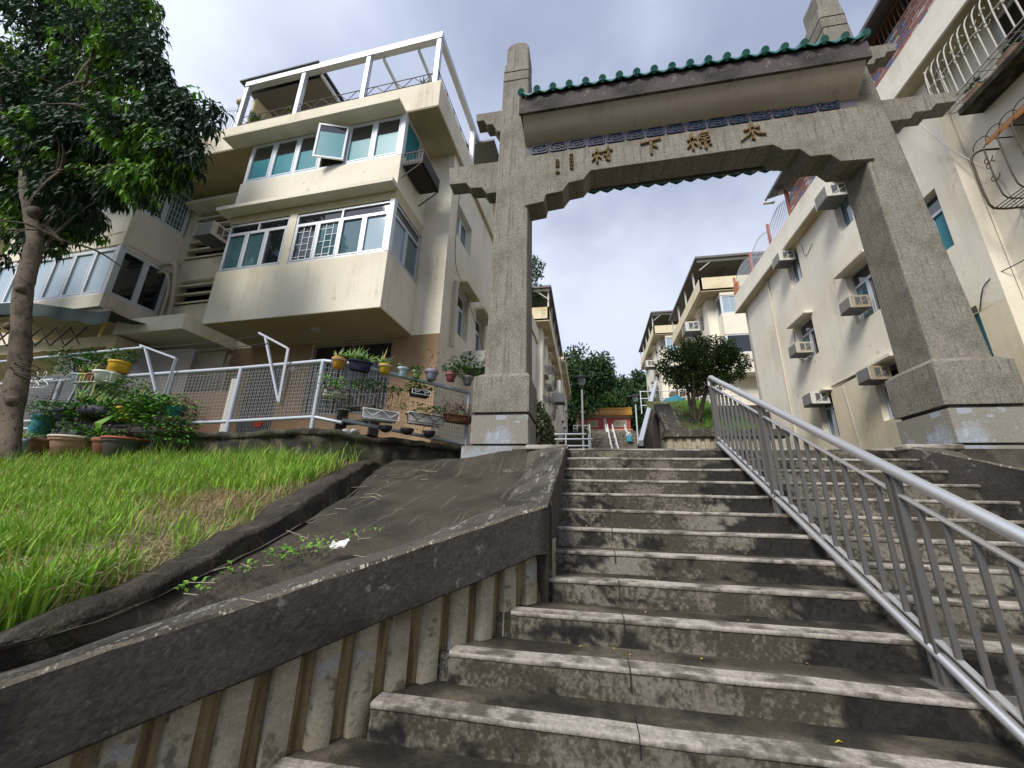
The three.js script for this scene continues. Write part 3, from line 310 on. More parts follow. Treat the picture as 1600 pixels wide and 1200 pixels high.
  // lintel with stepped ends
  const y0 = 6.97, y1 = 7.02; const bm = [[-0.92, 6.46], [-0.60, 6.50], [-0.57, 6.64], [-0.29, 6.67], [-0.18, 6.83], [0.06, 6.86], [0.19, 7.03], [3.0, 7.09], [3.13, 6.96], [3.36, 6.94], [3.47, 6.78], [3.74, 6.77], [3.85, 6.62], [4.28, 6.60], [4.28, 7.63], [-0.92, 7.52]];
  const lint = new MB().extZ(bm, -5.9, -5.48, 0.006).build('lintel', M.gate, gate);
  new MB().extZ([[-0.92, 7.525], [4.28, 7.635], [4.28, 7.93], [-0.92, 7.80]], -6.05, -5.50).build('frieze', M.band, gate);
  // glazed openwork tiles in the frieze: 15 panels
  for (let i = 0; i < 15; i++) {
    const w = 0.327, xa = -0.845 + i * w + 0.018, xb = xa + w - 0.036, yo = 7.55 + (xa + 0.85) * 0.0205, h = 0.19; const c = 0.03, oct = (d, e) => [[xa + c + d, yo + d], [xb - c - d, yo + d + e], [xb - d, yo + c + d + e], [xb - d, yo + h - c - d + e], [xb - c - d, yo + h - d + e], [xa + c + d, yo + h - d], [xa + d, yo + h - c - d], [xa + d, yo + c + d]];
    const p = new MB().extZ(oct(0, 0.006), -5.505, -5.478, 0.004, [oct(0.022, 0.006).reverse()]).extZ(oct(0.015, 0.006), -5.51, -5.494).build('glazed_tile', M.tileB, gate);
    const mx = (xa + xb) / 2, my = yo + h / 2, o = new MB(); const tor = (x, y, r, a0, a1) => { const pts = []; for (let q = 0; q <= 8; q++) { const t = lerp(a0, a1, q / 8); pts.push(V(x + Math.cos(t) * r, y + Math.sin(t) * r * 0.8, -5.487)); } o.tube(pts, 0.008, 5, 10); };
    tor(mx, my, 0.045, 0, 6.28); tor(mx - 0.085, my + 0.02, 0.04, 0.5, 4.8); tor(mx + 0.085, my + 0.02, 0.04, -1.6, 2.6); tor(mx - 0.07, my - 0.045, 0.028, 2, 6.5); tor(mx + 0.07, my - 0.045, 0.028, -0.2, 3.9); o.build('scroll', M.tileBl, p);
  }
  // raised characters: brush strokes as wedge polygons, drawn in a 1 x 1 box
  const stroke = (mb, ox, oy, s, pts, tilt) => { // pts: [x, y, w]
    const L = [], Rr = []; for (let i = 0; i < pts.length; i++) { const a = pts[Math.max(0, i - 1)], b = pts[Math.min(pts.length - 1, i + 1)]; let dx = b[0] - a[0], dy = b[1] - a[1]; const l = Math.hypot(dx, dy) || 1; dx /= l; dy /= l; const w = pts[i][2] / 2; L.push([ox + s * (pts[i][0] - dy * w), oy + s * (pts[i][1] + dx * w) + pts[i][0] * tilt]); Rr.push([ox + s * (pts[i][0] + dy * w), oy + s * (pts[i][1] - dx * w) + pts[i][0] * tilt]); } const poly = L.concat(Rr.reverse()); if (THREE.ShapeUtils.area(poly.map(p => new THREE.Vector2(...p))) < 0) poly.reverse(); mb.extZ(poly, -5.49, -5.442); };
  const MU = (x0, w) => [[[x0, .64, .09], [x0 + w, .68, .10]], [[x0 + w * .5, 1, .11], [x0 + w * .5, .5, .11], [x0 + w * .5, .04, .09]], [[x0 + w * .48, .62, .08], [x0 + w * .25, .38, .09], [x0 - .02, .2, .03]], [[x0 + w * .52, .62, .05], [x0 + w * .75, .42, .11], [x0 + w, .26, .05]]];
  const CH = { a: MU(0, .46).concat([[[.48, .66, .09], [1.0, .72, .1]], [[.80, 1, .1], [.80, .5, .12], [.80, .05, .12], [.66, .16, .04]], [[.55, .5, .05], [.66, .36, .12]]]), // cun
    b: [[[0, .80, .10], [.5, .84, .08], [1, .92, .12]], [[.5, .84, .13], [.5, .4, .12], [.48, .02, .10]], [[.55, .6, .06], [.72, .46, .14], [.80, .36, .06]]],
    c: MU(0, .42).concat([[[.72, 1.02, .07], [.64, .9, .07]], [[.55, .86, .07], [.94, .9, .07], [.94, .58, .07]], [[.55, .86, .07], [.55, .56, .07]], [[.55, .72, .05], [.94, .75, .05]], [[.55, .57, .06], [.94, .6, .06]], [[.52, .40, .08], [.98, .44, .08], [.98, .16, .07], [.9, .2, .03]], [[.53, .40, .07], [.53, .12, .07]], [[.75, .57, .09], [.75, 0, .09]]]),
    d: [[[.12, .66, .08], [.85, .72, .10]], [[.5, 1.02, .12], [.5, .5, .11], [.5, 0, .10], [.42, .08, .03]], [[.48, .66, .09], [.28, .34, .10], [-.06, .06, .03]], [[.52, .64, .05], [.72, .34, .12], [1.08, .2, .05]]] };
  for (const [k, x, y, s] of [['a', 0.22, 7.13, 0.34], ['b', 1.02, 7.17, 0.33], ['c', 1.75, 7.14, 0.36], ['d', 2.57, 7.20, 0.33]]) { const g = new MB(); for (const p of CH[k]) stroke(g, x, y, s, p, 0.03); g.build('character', M.gold, gate); }
  // the small date and signature, two columns
  const sm = [[-0.16, 7.37, [[[0, .5, .2], [1, .55, .2]]]], [-0.16, 7.29, [[[0, .7, .14], [1, .8, .14]], [[.5, 1.1, .14], [.45, .4, .14], [0, 0, .06]], [[.6, .7, .1], [.7, .1, .14], [1, .1, .1]]]], [-0.16, 7.22, [[[.5, 1, .14], [.5, .7, .14]], [[0, .6, .14], [1, .65, .14]], [[.35, .45, .1], [0, 0, .06]], [[.6, .45, .1], [1, 0, .14]]]], [-0.16, 7.15, [[[.3, 1, .1], [0, .6, .06]], [[.2, .75, .12], [1, .8, .12]], [[.1, .45, .12], [.95, .5, .12]], [[.55, .8, .12], [.55, 0, .12]]]], [-0.16, 7.08, [[[0, .5, .14], [1, .55, .14]], [[.5, 1, .14], [.5, 0, .12]]]], [-0.40, 7.27, [[[.1, .9, .12], [.9, .95, .12], [.9, .1, .12]], [[.1, .9, .12], [.1, .1, .12], [.9, .1, .12]], [[.1, .5, .1], [.9, .52, .1]]]], [-0.40, 7.19, [[[0, .7, .12], [1, .75, .12]], [[.5, 1, .12], [.5, .3, .12]], [[.1, .35, .12], [.9, .4, .12]], [[0, 0, .12], [1, .05, .12]]]], [-0.40, 7.05, [[[.2, 1, .1], [.1, .4, .12], [1, .45, .12]], [[0, 0, .12], [1, .05, .12]], [[.6, 1, .1], [.6, .1, .12]]]]];
  for (const [x, y, ps] of sm) { const g = new MB(); for (const p of ps) stroke(g, x, y, 0.062, p, 0.003); g.build('small_character', M.gold, gate); }
  // canopy: cove soffit, fascia, tiled double-pitch roof
  const xa = -1.0, xb = 4.36, sl = 0.0; const zc = -5.78, zb_ = -7.0;
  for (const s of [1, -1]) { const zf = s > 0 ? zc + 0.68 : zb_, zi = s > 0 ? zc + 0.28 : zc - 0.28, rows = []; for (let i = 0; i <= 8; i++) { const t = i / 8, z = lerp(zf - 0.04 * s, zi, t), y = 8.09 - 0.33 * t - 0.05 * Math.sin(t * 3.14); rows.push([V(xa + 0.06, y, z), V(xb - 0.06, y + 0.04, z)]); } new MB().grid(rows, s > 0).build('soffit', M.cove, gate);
    const f = new MB(), p = s > 0 ? [[xa, 8.07], [xb, 8.13], [xb, 8.47], [xa, 8.42]] : [[xa, 8.0], [xb, 8.05], [xb, 8.07], [xa, 8.03]]; f.extZ(p, Math.min(zf, zf - 0.05 * s), Math.max(zf, zf - 0.05 * s), 0.004); f.build('fascia', M.fascia, gate); }
  new MB().extX([[zb_ + 0.25, 8.10], [zc + 0.63, 8.12], [zc + 0.63, 8.4], [zc, 8.9], [zb_ + 0.25, 8.14]], xa + 0.02, xb - 0.02).build('roof_bed', M.fascia, gate);
  const ridge = new MB().box(xa - 0.02, xb + 0.02, 8.9, 9.08, zc - 0.09, zc + 0.09, 0.03).build('ridge', M.tileG, gate);
  const n = 20, pitch = (xb - xa - 0.08) / (n - 1); const rollGeo = s => { const z0 = zc + 0.05 * s, z1 = s > 0 ? zc + 0.73 : zb_ - 0.05; return [V(0, 8.96, z0), V(0, s > 0 ? 8.5 : 8.06, z1)]; };
  for (const s of [1, -1]) for (let i = 0; i < n; i++) { const x = xa + 0.04 + i * pitch, dy = 0.05 * (x - xa) / (xb - xa) + 0.006 * ((i * 29) % 5 - 2) / 2; const [p, q] = rollGeo(s); p.x = q.x = x; p.y += dy; q.y += dy; const q2 = q.clone().add(V(0, 0.002, 0.012 * s)); const dr = q.clone().sub(p).normalize(); new MB().rod(p, q, 0.055, 12).build('roll_tile', M.tileG, gate); new MB().rod(q.clone().addScaledVector(dr, -0.004), q.clone().addScaledVector(dr, 0.018), 0.062, 14).rod(q.clone().addScaledVector(dr, 0.012), q.clone().addScaledVector(dr, 0.026), 0.036, 12).build('end_cap', M.tileG, gate);
    if (i < n - 1) { const rows = []; for (let u = 0; u <= 6; u++) { const t = u / 6 * 2 - 1, dx = pitch / 2 + t * pitch / 2 * 0.95, dip = -0.055 * (1 - t * t); rows.push([V(x + dx, p.y + dip - 0.01, p.z), V(x + dx, q.y + dip - 0.01, q.z - 0.0), V(x + dx, q.y + dip - 0.034, q.z + 0.012 * s)]); } new MB().grid(rows, s < 0).build('pan_tile', M.tileG, gate);
      const lip = [[x + 0.055, q.y - 0.002], [x + pitch - 0.055, q.y - 0.002]]; const a = []; for (let u = 0; u <= 8; u++) { const t = u / 8 * 2 - 1; a.push([x + pitch / 2 + t * (pitch / 2 - 0.03), q.y - 0.012 - 0.055 * (1 - t * t)]); } for (let u = 8; u >= 0; u--) { const t = u / 8 * 2 - 1; a.push([x + pitch / 2 + t * (pitch / 2 - 0.03), q.y - 0.03 - 0.075 * (1 - Math.abs(t) ** 1.5)]); } new MB().extZ(a.reverse(), Math.min(q.z, q.z + 0.014 * s), Math.max(q.z, q.z + 0.014 * s)).build('drip_tile', M.tileG, gate); } }
}

// ================= LEFT HOUSE =================
const HO = [-3.978, 0, -6.5], HT = -0.044;
// a window: frame, panes; local u axis, in plane; dirs given by a mapping f(u, v, w) -> Vector3 (w = out of the wall)
function windowSet(parent, f, u0, u1, v0, v1, o = {}) {
  const fr = new MB(), ft = o.ft || 0.05, dp = o.dp || 0.06; const bar = (a, b, c, d, w0 = -dp, w1 = 0) => { const P = f(a, c, w0), Q = f(b, d, w1); fr.box(P.x, Q.x, P.y, Q.y, P.z, Q.z, 0.004); };
  bar(u0, u1, v0, v0 + ft); bar(u0, u1, v1 - ft, v1); bar(u0, u0 + ft, v0 + ft, v1 - ft); bar(u1 - ft, u1, v0 + ft, v1 - ft);
  const n = o.n || 2, tr = o.tr || 0, vt = tr ? v1 - tr : v1; if (tr) bar(u0 + ft, u1 - ft, vt - ft, vt);
  const W = (u1 - u0 - ft) / n; for (let i = 1; i < n; i++) bar(u0 + i * W, u0 + i * W + ft, v0 + ft, (tr ? vt : v1) - ft); const nt = o.nt || 2; if (tr) for (let i = 1; i < nt; i++) { const x = u0 + (u1 - u0) * i / nt; bar(x - ft / 2, x + ft / 2, vt, v1 - ft); }
  const w = fr.build('window', o.mat || M.aluW, parent); const pane = (a, b, c, d, m, name = 'pane', wd = -dp * 0.55) => { const P = f(a, c, wd - 0.008), Q = f(b, d, wd); new MB().box(P.x, Q.x, P.y, Q.y, P.z, Q.z).build(name, m, w); };
  const g = o.glass || [M.glassG]; for (let i = 0; i < n; i++) { if (o.skip === i) continue; const a = u0 + i * W + ft, b = u0 + (i + 1) * W, top = (tr ? vt : v1) - ft; if (o.split) { const vm = lerp(v0, top, o.split + (i % 2) * 0.03); pane(a, b, v0 + ft, vm, g[i % g.length]); pane(a, b, vm, top, M.glassD); } else pane(a, b, v0 + ft, top, g[i % g.length]);
    if (o.sash !== false) { const s = new MB(); const sb = (p, q, r2, t2) => { const P = f(p, r2, -dp * 0.5), Q = f(q, t2, 0.008); s.box(P.x, Q.x, P.y, Q.y, P.z, Q.z, 0.003); }; const k = 0.035; sb(a, b, v0 + ft, v0 + ft + k); sb(a, b, top - k, top); sb(a, a + k, v0 + ft + k, top - k); sb(b - k, b, v0 + ft + k, top - k); s.build('sash', o.mat || M.aluW, w); }
    if (o.grille && o.grille.includes(i)) { const gr = new MB(); const gb = (p, q, r2, t2) => { const P = f(p, r2, -dp * 0.5 - 0.005), Q = f(q, t2, -dp * 0.5 + 0.01); gr.box(P.x, Q.x, P.y, Q.y, P.z, Q.z); }; const m = o.gn || 4; for (let q = 1; q < m; q++) { const x = lerp(a, b, q / m); gb(x - 0.008, x + 0.008, v0 + ft, top); } for (let q = 1; q < 6; q++) { const y = lerp(v0, top, q / 6); const xa = q % 2 ? a : lerp(a, b, 1 / m), xb = q % 2 ? lerp(a, b, (m - 1) / m) : b; gb(xa, xb, y - 0.007, y + 0.007); } gr.build('grille', M.aluW, w); } }
  if (tr) for (let i = 0; i < nt; i++) pane(u0 + (u1 - u0) * i / nt + ft * 0.6, u0 + (u1 - u0) * (i + 1) / nt - ft * 0.6, vt, v1 - ft, M.glassD);
  return w;
}
const mapZ = z => (u, v, w) => V(u, v, z + w), mapXp = x => (u, v, w) => V(x + w, v, u), mapXm = x => (u, v, w) => V(x - w, v, u); // facing +z, +x, -x
const house = thing('apartment_house', 'cream three storey house with teal bay windows and rooftop frame, left of the gateway', 'house', HO, null, HT);
{
  const P = house, b3 = 0.012;
  // main front wall (set back) with openings, side wall, back mass
  const w = new MB(); wallHoles(w, 'z', -1.6, 0.25, -18, 0.70, 2.3, 10.5, [[-2.62, -0.42, 3.45, 5.24], [-4.35, -3.35, 2.5, 4.75], [-7.62, -6.05, 8.25, 9.95], [-7.55, -6.05, 6.75, 7.55]]);
  const sideHoles = [[-2.95, -1.85, 8.35, 9.3], [-3.1, -2.25, 5.75, 7.05], [-4.65, -3.75, 5.6, 7.05], [-6.8, -5.6, 5.7, 7.05], [-6.8, -5.6, 8.4, 9.6], [-9.2, -8.2, 5.7, 7.05], [-9.2, -8.2, 8.4, 9.6]];
  wallHoles(w, 'x', 0.45, 0.25, -14.0, -1.6, 2.3, 10.5, sideHoles); w.box(-18, 0.45, 2.3, 10.5, -14.0, -13.75); w.build('wall', M.plaster, P);
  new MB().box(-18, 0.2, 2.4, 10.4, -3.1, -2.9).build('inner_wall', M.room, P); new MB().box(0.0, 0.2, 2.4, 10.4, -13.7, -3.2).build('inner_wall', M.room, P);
  // tan painted ground floor
  const tn = new MB(); wallHoles(tn, 'z', -1.35, 0.012, -5.2, 0.70, 2.5, 5.28, [[-2.62, -0.42, 3.45, 5.24], [-4.35, -3.35, 2.5, 4.75]]); tn.box(0.70, 0.712, 2.5, 3.0, -3.2, -1.35); tn.build('painted_dado', M.tan, P);
  // roof slab, parapets
  const sl = new MB().box(-18, 0.78, 10.45, 10.62, -14.3, 0.0, 0.01); sl.build('roof_slab', M.soffit, P); const pp = new MB().box(-18, 0.80, 10.47, 11.28, -0.14, 0.012, b3).box(0.66, 0.802, 10.47, 11.27, -14.3, -0.14, b3); pp.build('parapet', M.plaster, P);
  new MB().box(-5.02, -0.02, 10.43, 10.50, 0.0, 0.36, 0.008).build('hood', M.plaster, P); new MB().box(-18, -4.9, 10.455, 10.475, -1.2, -1.0).build('drip_groove', M.plaster, P);
  // ---- right bay: two storeys of windows ----
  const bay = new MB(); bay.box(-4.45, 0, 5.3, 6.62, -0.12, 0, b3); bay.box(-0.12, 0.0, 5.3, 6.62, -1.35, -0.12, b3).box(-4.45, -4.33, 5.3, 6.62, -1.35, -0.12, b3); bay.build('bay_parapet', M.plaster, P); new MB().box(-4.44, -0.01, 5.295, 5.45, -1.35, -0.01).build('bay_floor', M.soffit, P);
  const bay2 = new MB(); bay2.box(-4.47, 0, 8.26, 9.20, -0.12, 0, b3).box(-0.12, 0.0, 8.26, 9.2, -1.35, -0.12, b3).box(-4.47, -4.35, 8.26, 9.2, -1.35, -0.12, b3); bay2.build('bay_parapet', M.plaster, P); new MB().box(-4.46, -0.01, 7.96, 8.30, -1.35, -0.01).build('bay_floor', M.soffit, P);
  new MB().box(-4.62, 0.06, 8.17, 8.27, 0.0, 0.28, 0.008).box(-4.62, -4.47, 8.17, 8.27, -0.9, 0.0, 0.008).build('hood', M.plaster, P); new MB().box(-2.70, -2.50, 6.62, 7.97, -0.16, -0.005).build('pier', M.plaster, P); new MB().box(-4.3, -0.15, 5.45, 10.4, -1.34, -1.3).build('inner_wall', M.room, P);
  windowSet(P, mapZ(-0.02), -4.42, -2.70, 6.62, 7.93, { n: 3, tr: 0.24, nt: 2, glass: [M.glassG, M.glassG, M.glassD], mat: M.alu }); windowSet(P, mapZ(-0.02), -2.50, -0.08, 6.62, 7.93, { n: 4, tr: 0.26, nt: 2, glass: [M.glassD, M.glassG, M.glassG, M.glassC], mat: M.alu, grille: [0, 1], gn: 3 });
  windowSet(P, mapXp(-0.02), -1.3, -0.02, 6.62, 7.93, { n: 2, tr: 0.26, nt: 1, glass: [M.glassG, M.glassC], mat: M.alu });
  windowSet(P, mapZ(-0.02), -4.43, -0.06, 9.20, 10.46, { n: 6, glass: [M.glassT], split: 0.62, skip: 3, ft: 0.075 }); windowSet(P, mapXp(-0.02), -0.85, -0.02, 9.20, 10.46, { n: 1, glass: [M.glassT], ft: 0.06 }); new MB().box(-0.14, -0.005, 9.2, 10.46, -1.35, -0.86).build('pier', M.plaster, P);
  new MB().box(-0.12, 0.004, 9.2, 10.46, -0.12, 0.004, 0.004).build('corner_post', M.aluW, P); new MB().box(-0.11, 0.004, 6.62, 7.95, -0.11, 0.004, 0.004).build('corner_post', M.aluW, P);
  { // open casement: hinged at the head, swung out
    const c = new MB(), h = 1.02, wdt = 0.70, ca = Math.cos(0.42), sa = Math.sin(0.42); const m = new THREE.Matrix4().makeTranslation(-1.50, 10.30, 0.03).multiply(new THREE.Matrix4().makeRotationY(0.36)).multiply(new THREE.Matrix4().makeTranslation(-wdt / 2, 0, 0)); const loc = new MB(); const k = 0.05; loc.box(-wdt / 2, wdt / 2, -k, 0, 0, 0.035, 0.004).box(-wdt / 2, wdt / 2, -h, -h + k, 0, 0.035, 0.004).box(-wdt / 2, -wdt / 2 + k, -h + k, -k, 0, 0.035, 0.004).box(wdt / 2 - k, wdt / 2, -h + k, -k, 0, 0.035, 0.004); for (const g of loc.g) c.add(g, m); const s = c.build('open_sash', M.aluW, P); const q = new MB().box(-wdt / 2 + k, wdt / 2 - k, -h + k, -0.24, 0.012, 0.02), q2 = new MB().box(-wdt / 2 + k, wdt / 2 - k, -0.24, -k, 0.012, 0.02); new MB().add(q.g[0], m).build('pane', M.glassT, s); new MB().add(q2.g[0], m).build('pane', M.glassD, s); }
  // ---- left bay ----
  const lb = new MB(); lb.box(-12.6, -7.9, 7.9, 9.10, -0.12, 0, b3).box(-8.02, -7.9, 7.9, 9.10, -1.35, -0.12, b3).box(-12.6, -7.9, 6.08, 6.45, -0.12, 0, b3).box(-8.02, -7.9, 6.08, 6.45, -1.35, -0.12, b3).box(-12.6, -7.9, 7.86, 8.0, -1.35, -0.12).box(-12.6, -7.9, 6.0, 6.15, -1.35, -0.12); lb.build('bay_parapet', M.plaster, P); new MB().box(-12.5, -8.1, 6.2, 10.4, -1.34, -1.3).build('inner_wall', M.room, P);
  windowSet(P, mapZ(-0.02), -12.55, -8.0, 6.45, 7.86, { n: 6, glass: [M.glassC], ft: 0.07 }); windowSet(P, mapXp(-7.92), -1.3, -0.04, 6.45, 7.86, { n: 2, glass: [M.glassD, M.glassD], ft: 0.07 }); windowSet(P, mapZ(-0.02), -12.55, -8.0, 9.10, 10.46, { n: 6, glass: [M.glassC], split: 0.62, grille: [0, 1, 2, 3, 4, 5], gn: 7, ft: 0.06 }); windowSet(P, mapXp(-7.92), -1.3, -0.04, 9.10, 10.46, { n: 2, glass: [M.glassG, M.glassD], grille: [0, 1], gn: 6, ft: 0.06 });
  new MB().box(-8.02, -7.896, 9.1, 10.46, -0.12, 0.004, 0.004).build('corner_post', M.aluW, P); new MB().box(-8.02, -7.896, 6.45, 7.88, -0.12, 0.004, 0.004).build('corner_post', M.aluW, P);
  new MB().box(-17, -15.0, 5.6, 10.46, -1.35, 0.0, b3).build('wall', M.plasterY, P);
  // ground floor window with bars and transom, door with folding grille
  windowSet(P, mapZ(-1.40), -2.6, -0.44, 3.45, 5.22, { n: 3, tr: 0.42, nt: 2, glass: [M.glassD], mat: flat(0.24, 0.20, 0.15, 0.6), ft: 0.06, sash: false });
  { const g = new MB(); for (let i = 0; i <= 22; i++) { const x = -2.58 + i * 0.097; g.box(x - 0.006, x + 0.006, 3.48, 4.72, -1.33, -1.318); } for (const y of [3.48, 3.9, 4.3, 4.7]) g.box(-2.6, -0.44, y, y + 0.014, -1.334, -1.318); g.build('window_bars', M.wire, P); }
  { const g = new MB().box(-4.35, -3.35, 2.5, 4.75, -1.5, -1.46).build('door', M.steelD, P); const h = new MB(); for (let i = 0; i <= 18; i++) { const x = -4.33 + i * 0.054; h.box(x - 0.008, x + 0.008, 2.5, 4.72, -1.37, -1.35); } for (let q = 0; q < 5; q++) for (let i = 0; i < 9; i++) h.bar(V(-4.33 + i * 0.11, 2.6 + q * 0.43, -1.345), V(-4.22 + i * 0.11, 2.8 + q * 0.43, -1.345), 0.012, 0.006); h.build('folding_grille', M.wire, g); new MB().add(new THREE.CylinderGeometry(0.13, 0.13, 0.02, 18), new THREE.Matrix4().makeRotationX(Math.PI / 2).setPosition(-3.72, 3.32, -1.335)).build('red_emblem', flat(0.5, 0.05, 0.03), g); }
  new MB().box(-4.9, -4.55, 3.5, 3.95, -1.345, -1.28, 0.01).build('meter_box', M.acW, P); new MB().box(-3.1, -2.98, 4.55, 4.68, -1.34, -1.30, 0.01).build('doorbell', M.white, P);
  // louvre vents in the recess
  for (const [y0, n, x0, x1] of [[8.25, 6, -7.62, -6.05], [6.75, 3, -7.55, -6.05]]) for (let i = 0; i < n; i++) { const y = y0 + 0.05 + i * 0.28; const m = new MB(); m.extX([[-1.38, y], [-1.30, y - 0.03], [-1.30, y + 0.02], [-1.62, y + 0.16], [-1.62, y + 0.11]], x0, x1); m.build('louvre', M.plaster, P); }
  new MB().box(-7.7, -5.2, 9.96, 10.06, -1.35, -0.95).build('hood', M.plaster, P);
  // canopy slab over the entrance, its beam, porch wall in shade
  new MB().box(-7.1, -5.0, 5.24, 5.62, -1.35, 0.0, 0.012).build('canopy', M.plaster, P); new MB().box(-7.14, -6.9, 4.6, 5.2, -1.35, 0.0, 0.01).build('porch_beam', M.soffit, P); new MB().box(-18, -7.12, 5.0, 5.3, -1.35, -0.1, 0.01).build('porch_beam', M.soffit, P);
  // pipes
  const pi = new MB(); pi.tube([V(-7.85, 7.86, -0.95), V(-7.5, 7.9, -0.98), V(-7.38, 7.84, -1.0), V(-7.36, 7.6, -1.05), V(-7.38, 6.6, -1.2), V(-7.42, 5.65, -1.22)], 0.055, 8, 30); pi.build('pipe', M.pipe, P); new MB().tube([V(-7.8, 7.6, -0.9), V(-7.55, 7.58, -0.92), V(-7.42, 7.3, -1.0), V(-7.5, 5.7, -1.1)], 0.03, 7, 24).build('pipe', M.pipe, P); new MB().rod(V(-7.75, 5.6, -1.3), V(-7.75, 8.2, -1.3), 0.03, 7).build('pipe', M.pipe, P);
  new MB().rod(V(0.78, 5.2, -1.95), V(0.78, 6.95, -1.95), 0.05, 8).tube([V(0.78, 6.9, -1.95), V(0.8, 7.0, -1.98), V(0.74, 7.02, -2.1)], 0.05, 8).build('pipe', M.pipe, P); new MB().tube([V(-4.9, 2.6, -1.2), V(-4.9, 4.3, -1.2), V(-4.86, 4.7, -1.15), V(-4.6, 4.95, -1.0)], 0.05, 8, 20).build('pipe', M.pipe, P);
  new MB().add(new THREE.CylinderGeometry(0.09, 0.11, 0.06, 14), new THREE.Matrix4().makeTranslation(-2.0, 5.27, -0.65)).build('ceiling_lamp', M.acW, P);
  new MB().tube([V(0.72, 10.3, -1.8), V(0.73, 7.4, -1.9), V(0.73, 7.2, -2.4), V(0.73, 6.2, -4.4), V(0.73, 5.2, -5.2)], 0.008, 4, 30).build('cable', M.black, P); new MB().tube([V(-7.95, 8.3, 0.01), V(-9.2, 8.22, 0.012), V(-11, 8.3, 0.012), V(-12.5, 8.2, 0.012)], 0.007, 4, 20).build('cable', M.wire, P); new MB().tube([V(-4.5, 7.6, -1.33), V(-4.9, 7.2, -1.33), V(-5.3, 6.2, -1.33), V(-5.2, 5.66, -1.2)], 0.012, 5, 16).build('cable', M.acW, P);
  // side wall windows with hoods
  sideHoles.forEach((h, i) => { windowSet(P, mapXp(0.55), h[0], h[1], h[2], h[3], { n: 2, glass: [M.glassG, M.glassC], ft: 0.05, tr: h[3] < 8 ? 0.35 : 0, nt: 1 }); if (h[3] < 8) new MB().box(0.70, 0.98, h[3] + 0.02, h[3] + 0.10, h[0] - 0.12, h[1] + 0.12, 0.008).build('hood', M.plasterY, P); });
  // rooftop: frame of white posts and beams, half roofed, trellis fence along the parapet
  const pg = [-5.24, -3.35, -1.36, 0.62]; for (const x of pg) new MB().box(x - 0.06, x + 0.06, 11.28, 12.80, -0.12, 0.0, 0.006).build('roof_post', M.alu, P); new MB().box(-5.3, 0.70, 12.78, 12.98, -0.14, 0.02, 0.006).build('roof_beam', M.alu, P); new MB().box(0.56, 0.70, 12.78, 12.96, -6.5, -0.14, 0.006).build('roof_beam', M.alu, P);
  for (const x of [-2.9, -1.0, 0.0]) new MB().box(x - 0.03, x + 0.03, 12.70, 12.78, -3.6, -0.14).build('roof_joist', M.aluW, P);
  new MB().box(-5.5, -2.9, 12.985, 13.03, -3.6, 0.06).build('roof_sheet', M.acG, P); new MB().box(-5.3, -2.9, 12.72, 12.76, -4.7, -0.2).build('ceiling_panel', flat(0.16, 0.15, 0.145), P); new MB().box(-5.3, -5.18, 11.3, 12.75, -4.6, -0.3).box(-5.2, -2.9, 11.28, 12.75, -4.7, -4.6).build('partition', M.plasterY, P);
  new MB().box(-0.2, 1.25, 12.55, 12.62, -10, -2.9).build('roof_sheet', M.acG, P); new MB().box(-0.3, 0.62, 11.28, 12.5, -10, -5.2).build('penthouse_wall', M.plasterY, P); for (const z of [-2.6, -4.6, -6.6]) new MB().box(0.6, 0.74, 11.25, 12.6, z, z + 0.1).build('roof_post', M.aluW, P);
  { const g = new MB(); for (const y of [11.34, 11.60]) g.box(-5.15, 0.55, y, y + 0.014, -0.03, -0.016); const n = 22; for (let i = 0; i < n; i++) { const a = -5.15 + i * 0.259, b = a + 0.259; if (i % 2) g.bar(V(a, 11.35, -0.02), V(b, 11.61, -0.02), 0.012, 0.012); else g.bar(V(a, 11.61, -0.02), V(b, 11.35, -0.02), 0.012, 0.012); } for (const z of [0]) { g.box(0.70, 0.714, 11.34, 11.354, -3, 0).box(0.70, 0.714, 11.6, 11.614, -3, 0); for (let i = 0; i < 12; i++) g.bar(V(0.707, i % 2 ? 11.35 : 11.6, -i * 0.25), V(0.707, i % 2 ? 11.6 : 11.35, -(i + 1) * 0.25), 0.012, 0.012); } g.build('trellis', M.iron, P); }
  { const g = new MB(); for (let i = 0; i < 60; i++) { const x = -9.6 + i * 0.073, top = 11.95 + 0.16 * Math.sin(((x + 9.6) % 2.2) / 2.2 * Math.PI); g.rod(V(x, 11.25, -0.06), V(x, top + 0.14, -0.06), 0.007, 5); } const arc = []; for (let i = 0; i <= 60; i++) { const x = -9.6 + i * 0.073; arc.push(V(x, 11.95 + 0.16 * Math.sin(((x + 9.6) % 2.2) / 2.2 * Math.PI), -0.06)); } g.tube(arc, 0.009, 5, 120); g.build('roof_railing', M.galv, P); new MB().box(-9.5, -5.6, 11.2, 11.75, -1.3, -0.5).build('roof_shed', M.plasterY, P); new MB().box(-9.6, -5.5, 11.75, 11.82, -1.5, -0.35).build('shed_roof', M.acG, P); }
  new MB().rod(V(-5.42, 12.0, -0.1), V(-5.42, 12.22, -0.1), 0.05, 8).build('lamp_holder', M.black, P); new MB().sphere(-5.42, 12.34, -0.1, 0.13, 0.9).build('globe_lamp', flat(0.62, 0.5, 0.33), P);
}
const hw = (x, y, z) => { const c = Math.cos(HT), s = Math.sin(HT); return V(HO[0] + x * c + z * s, y, HO[2] - x * s + z * c); }; // house to world
const hthing = (n, l, c, x, y, z, g) => { const p = hw(x, y, z); const o = thing(n, l, c, [p.x, p.y, p.z], g, HT); return o; };
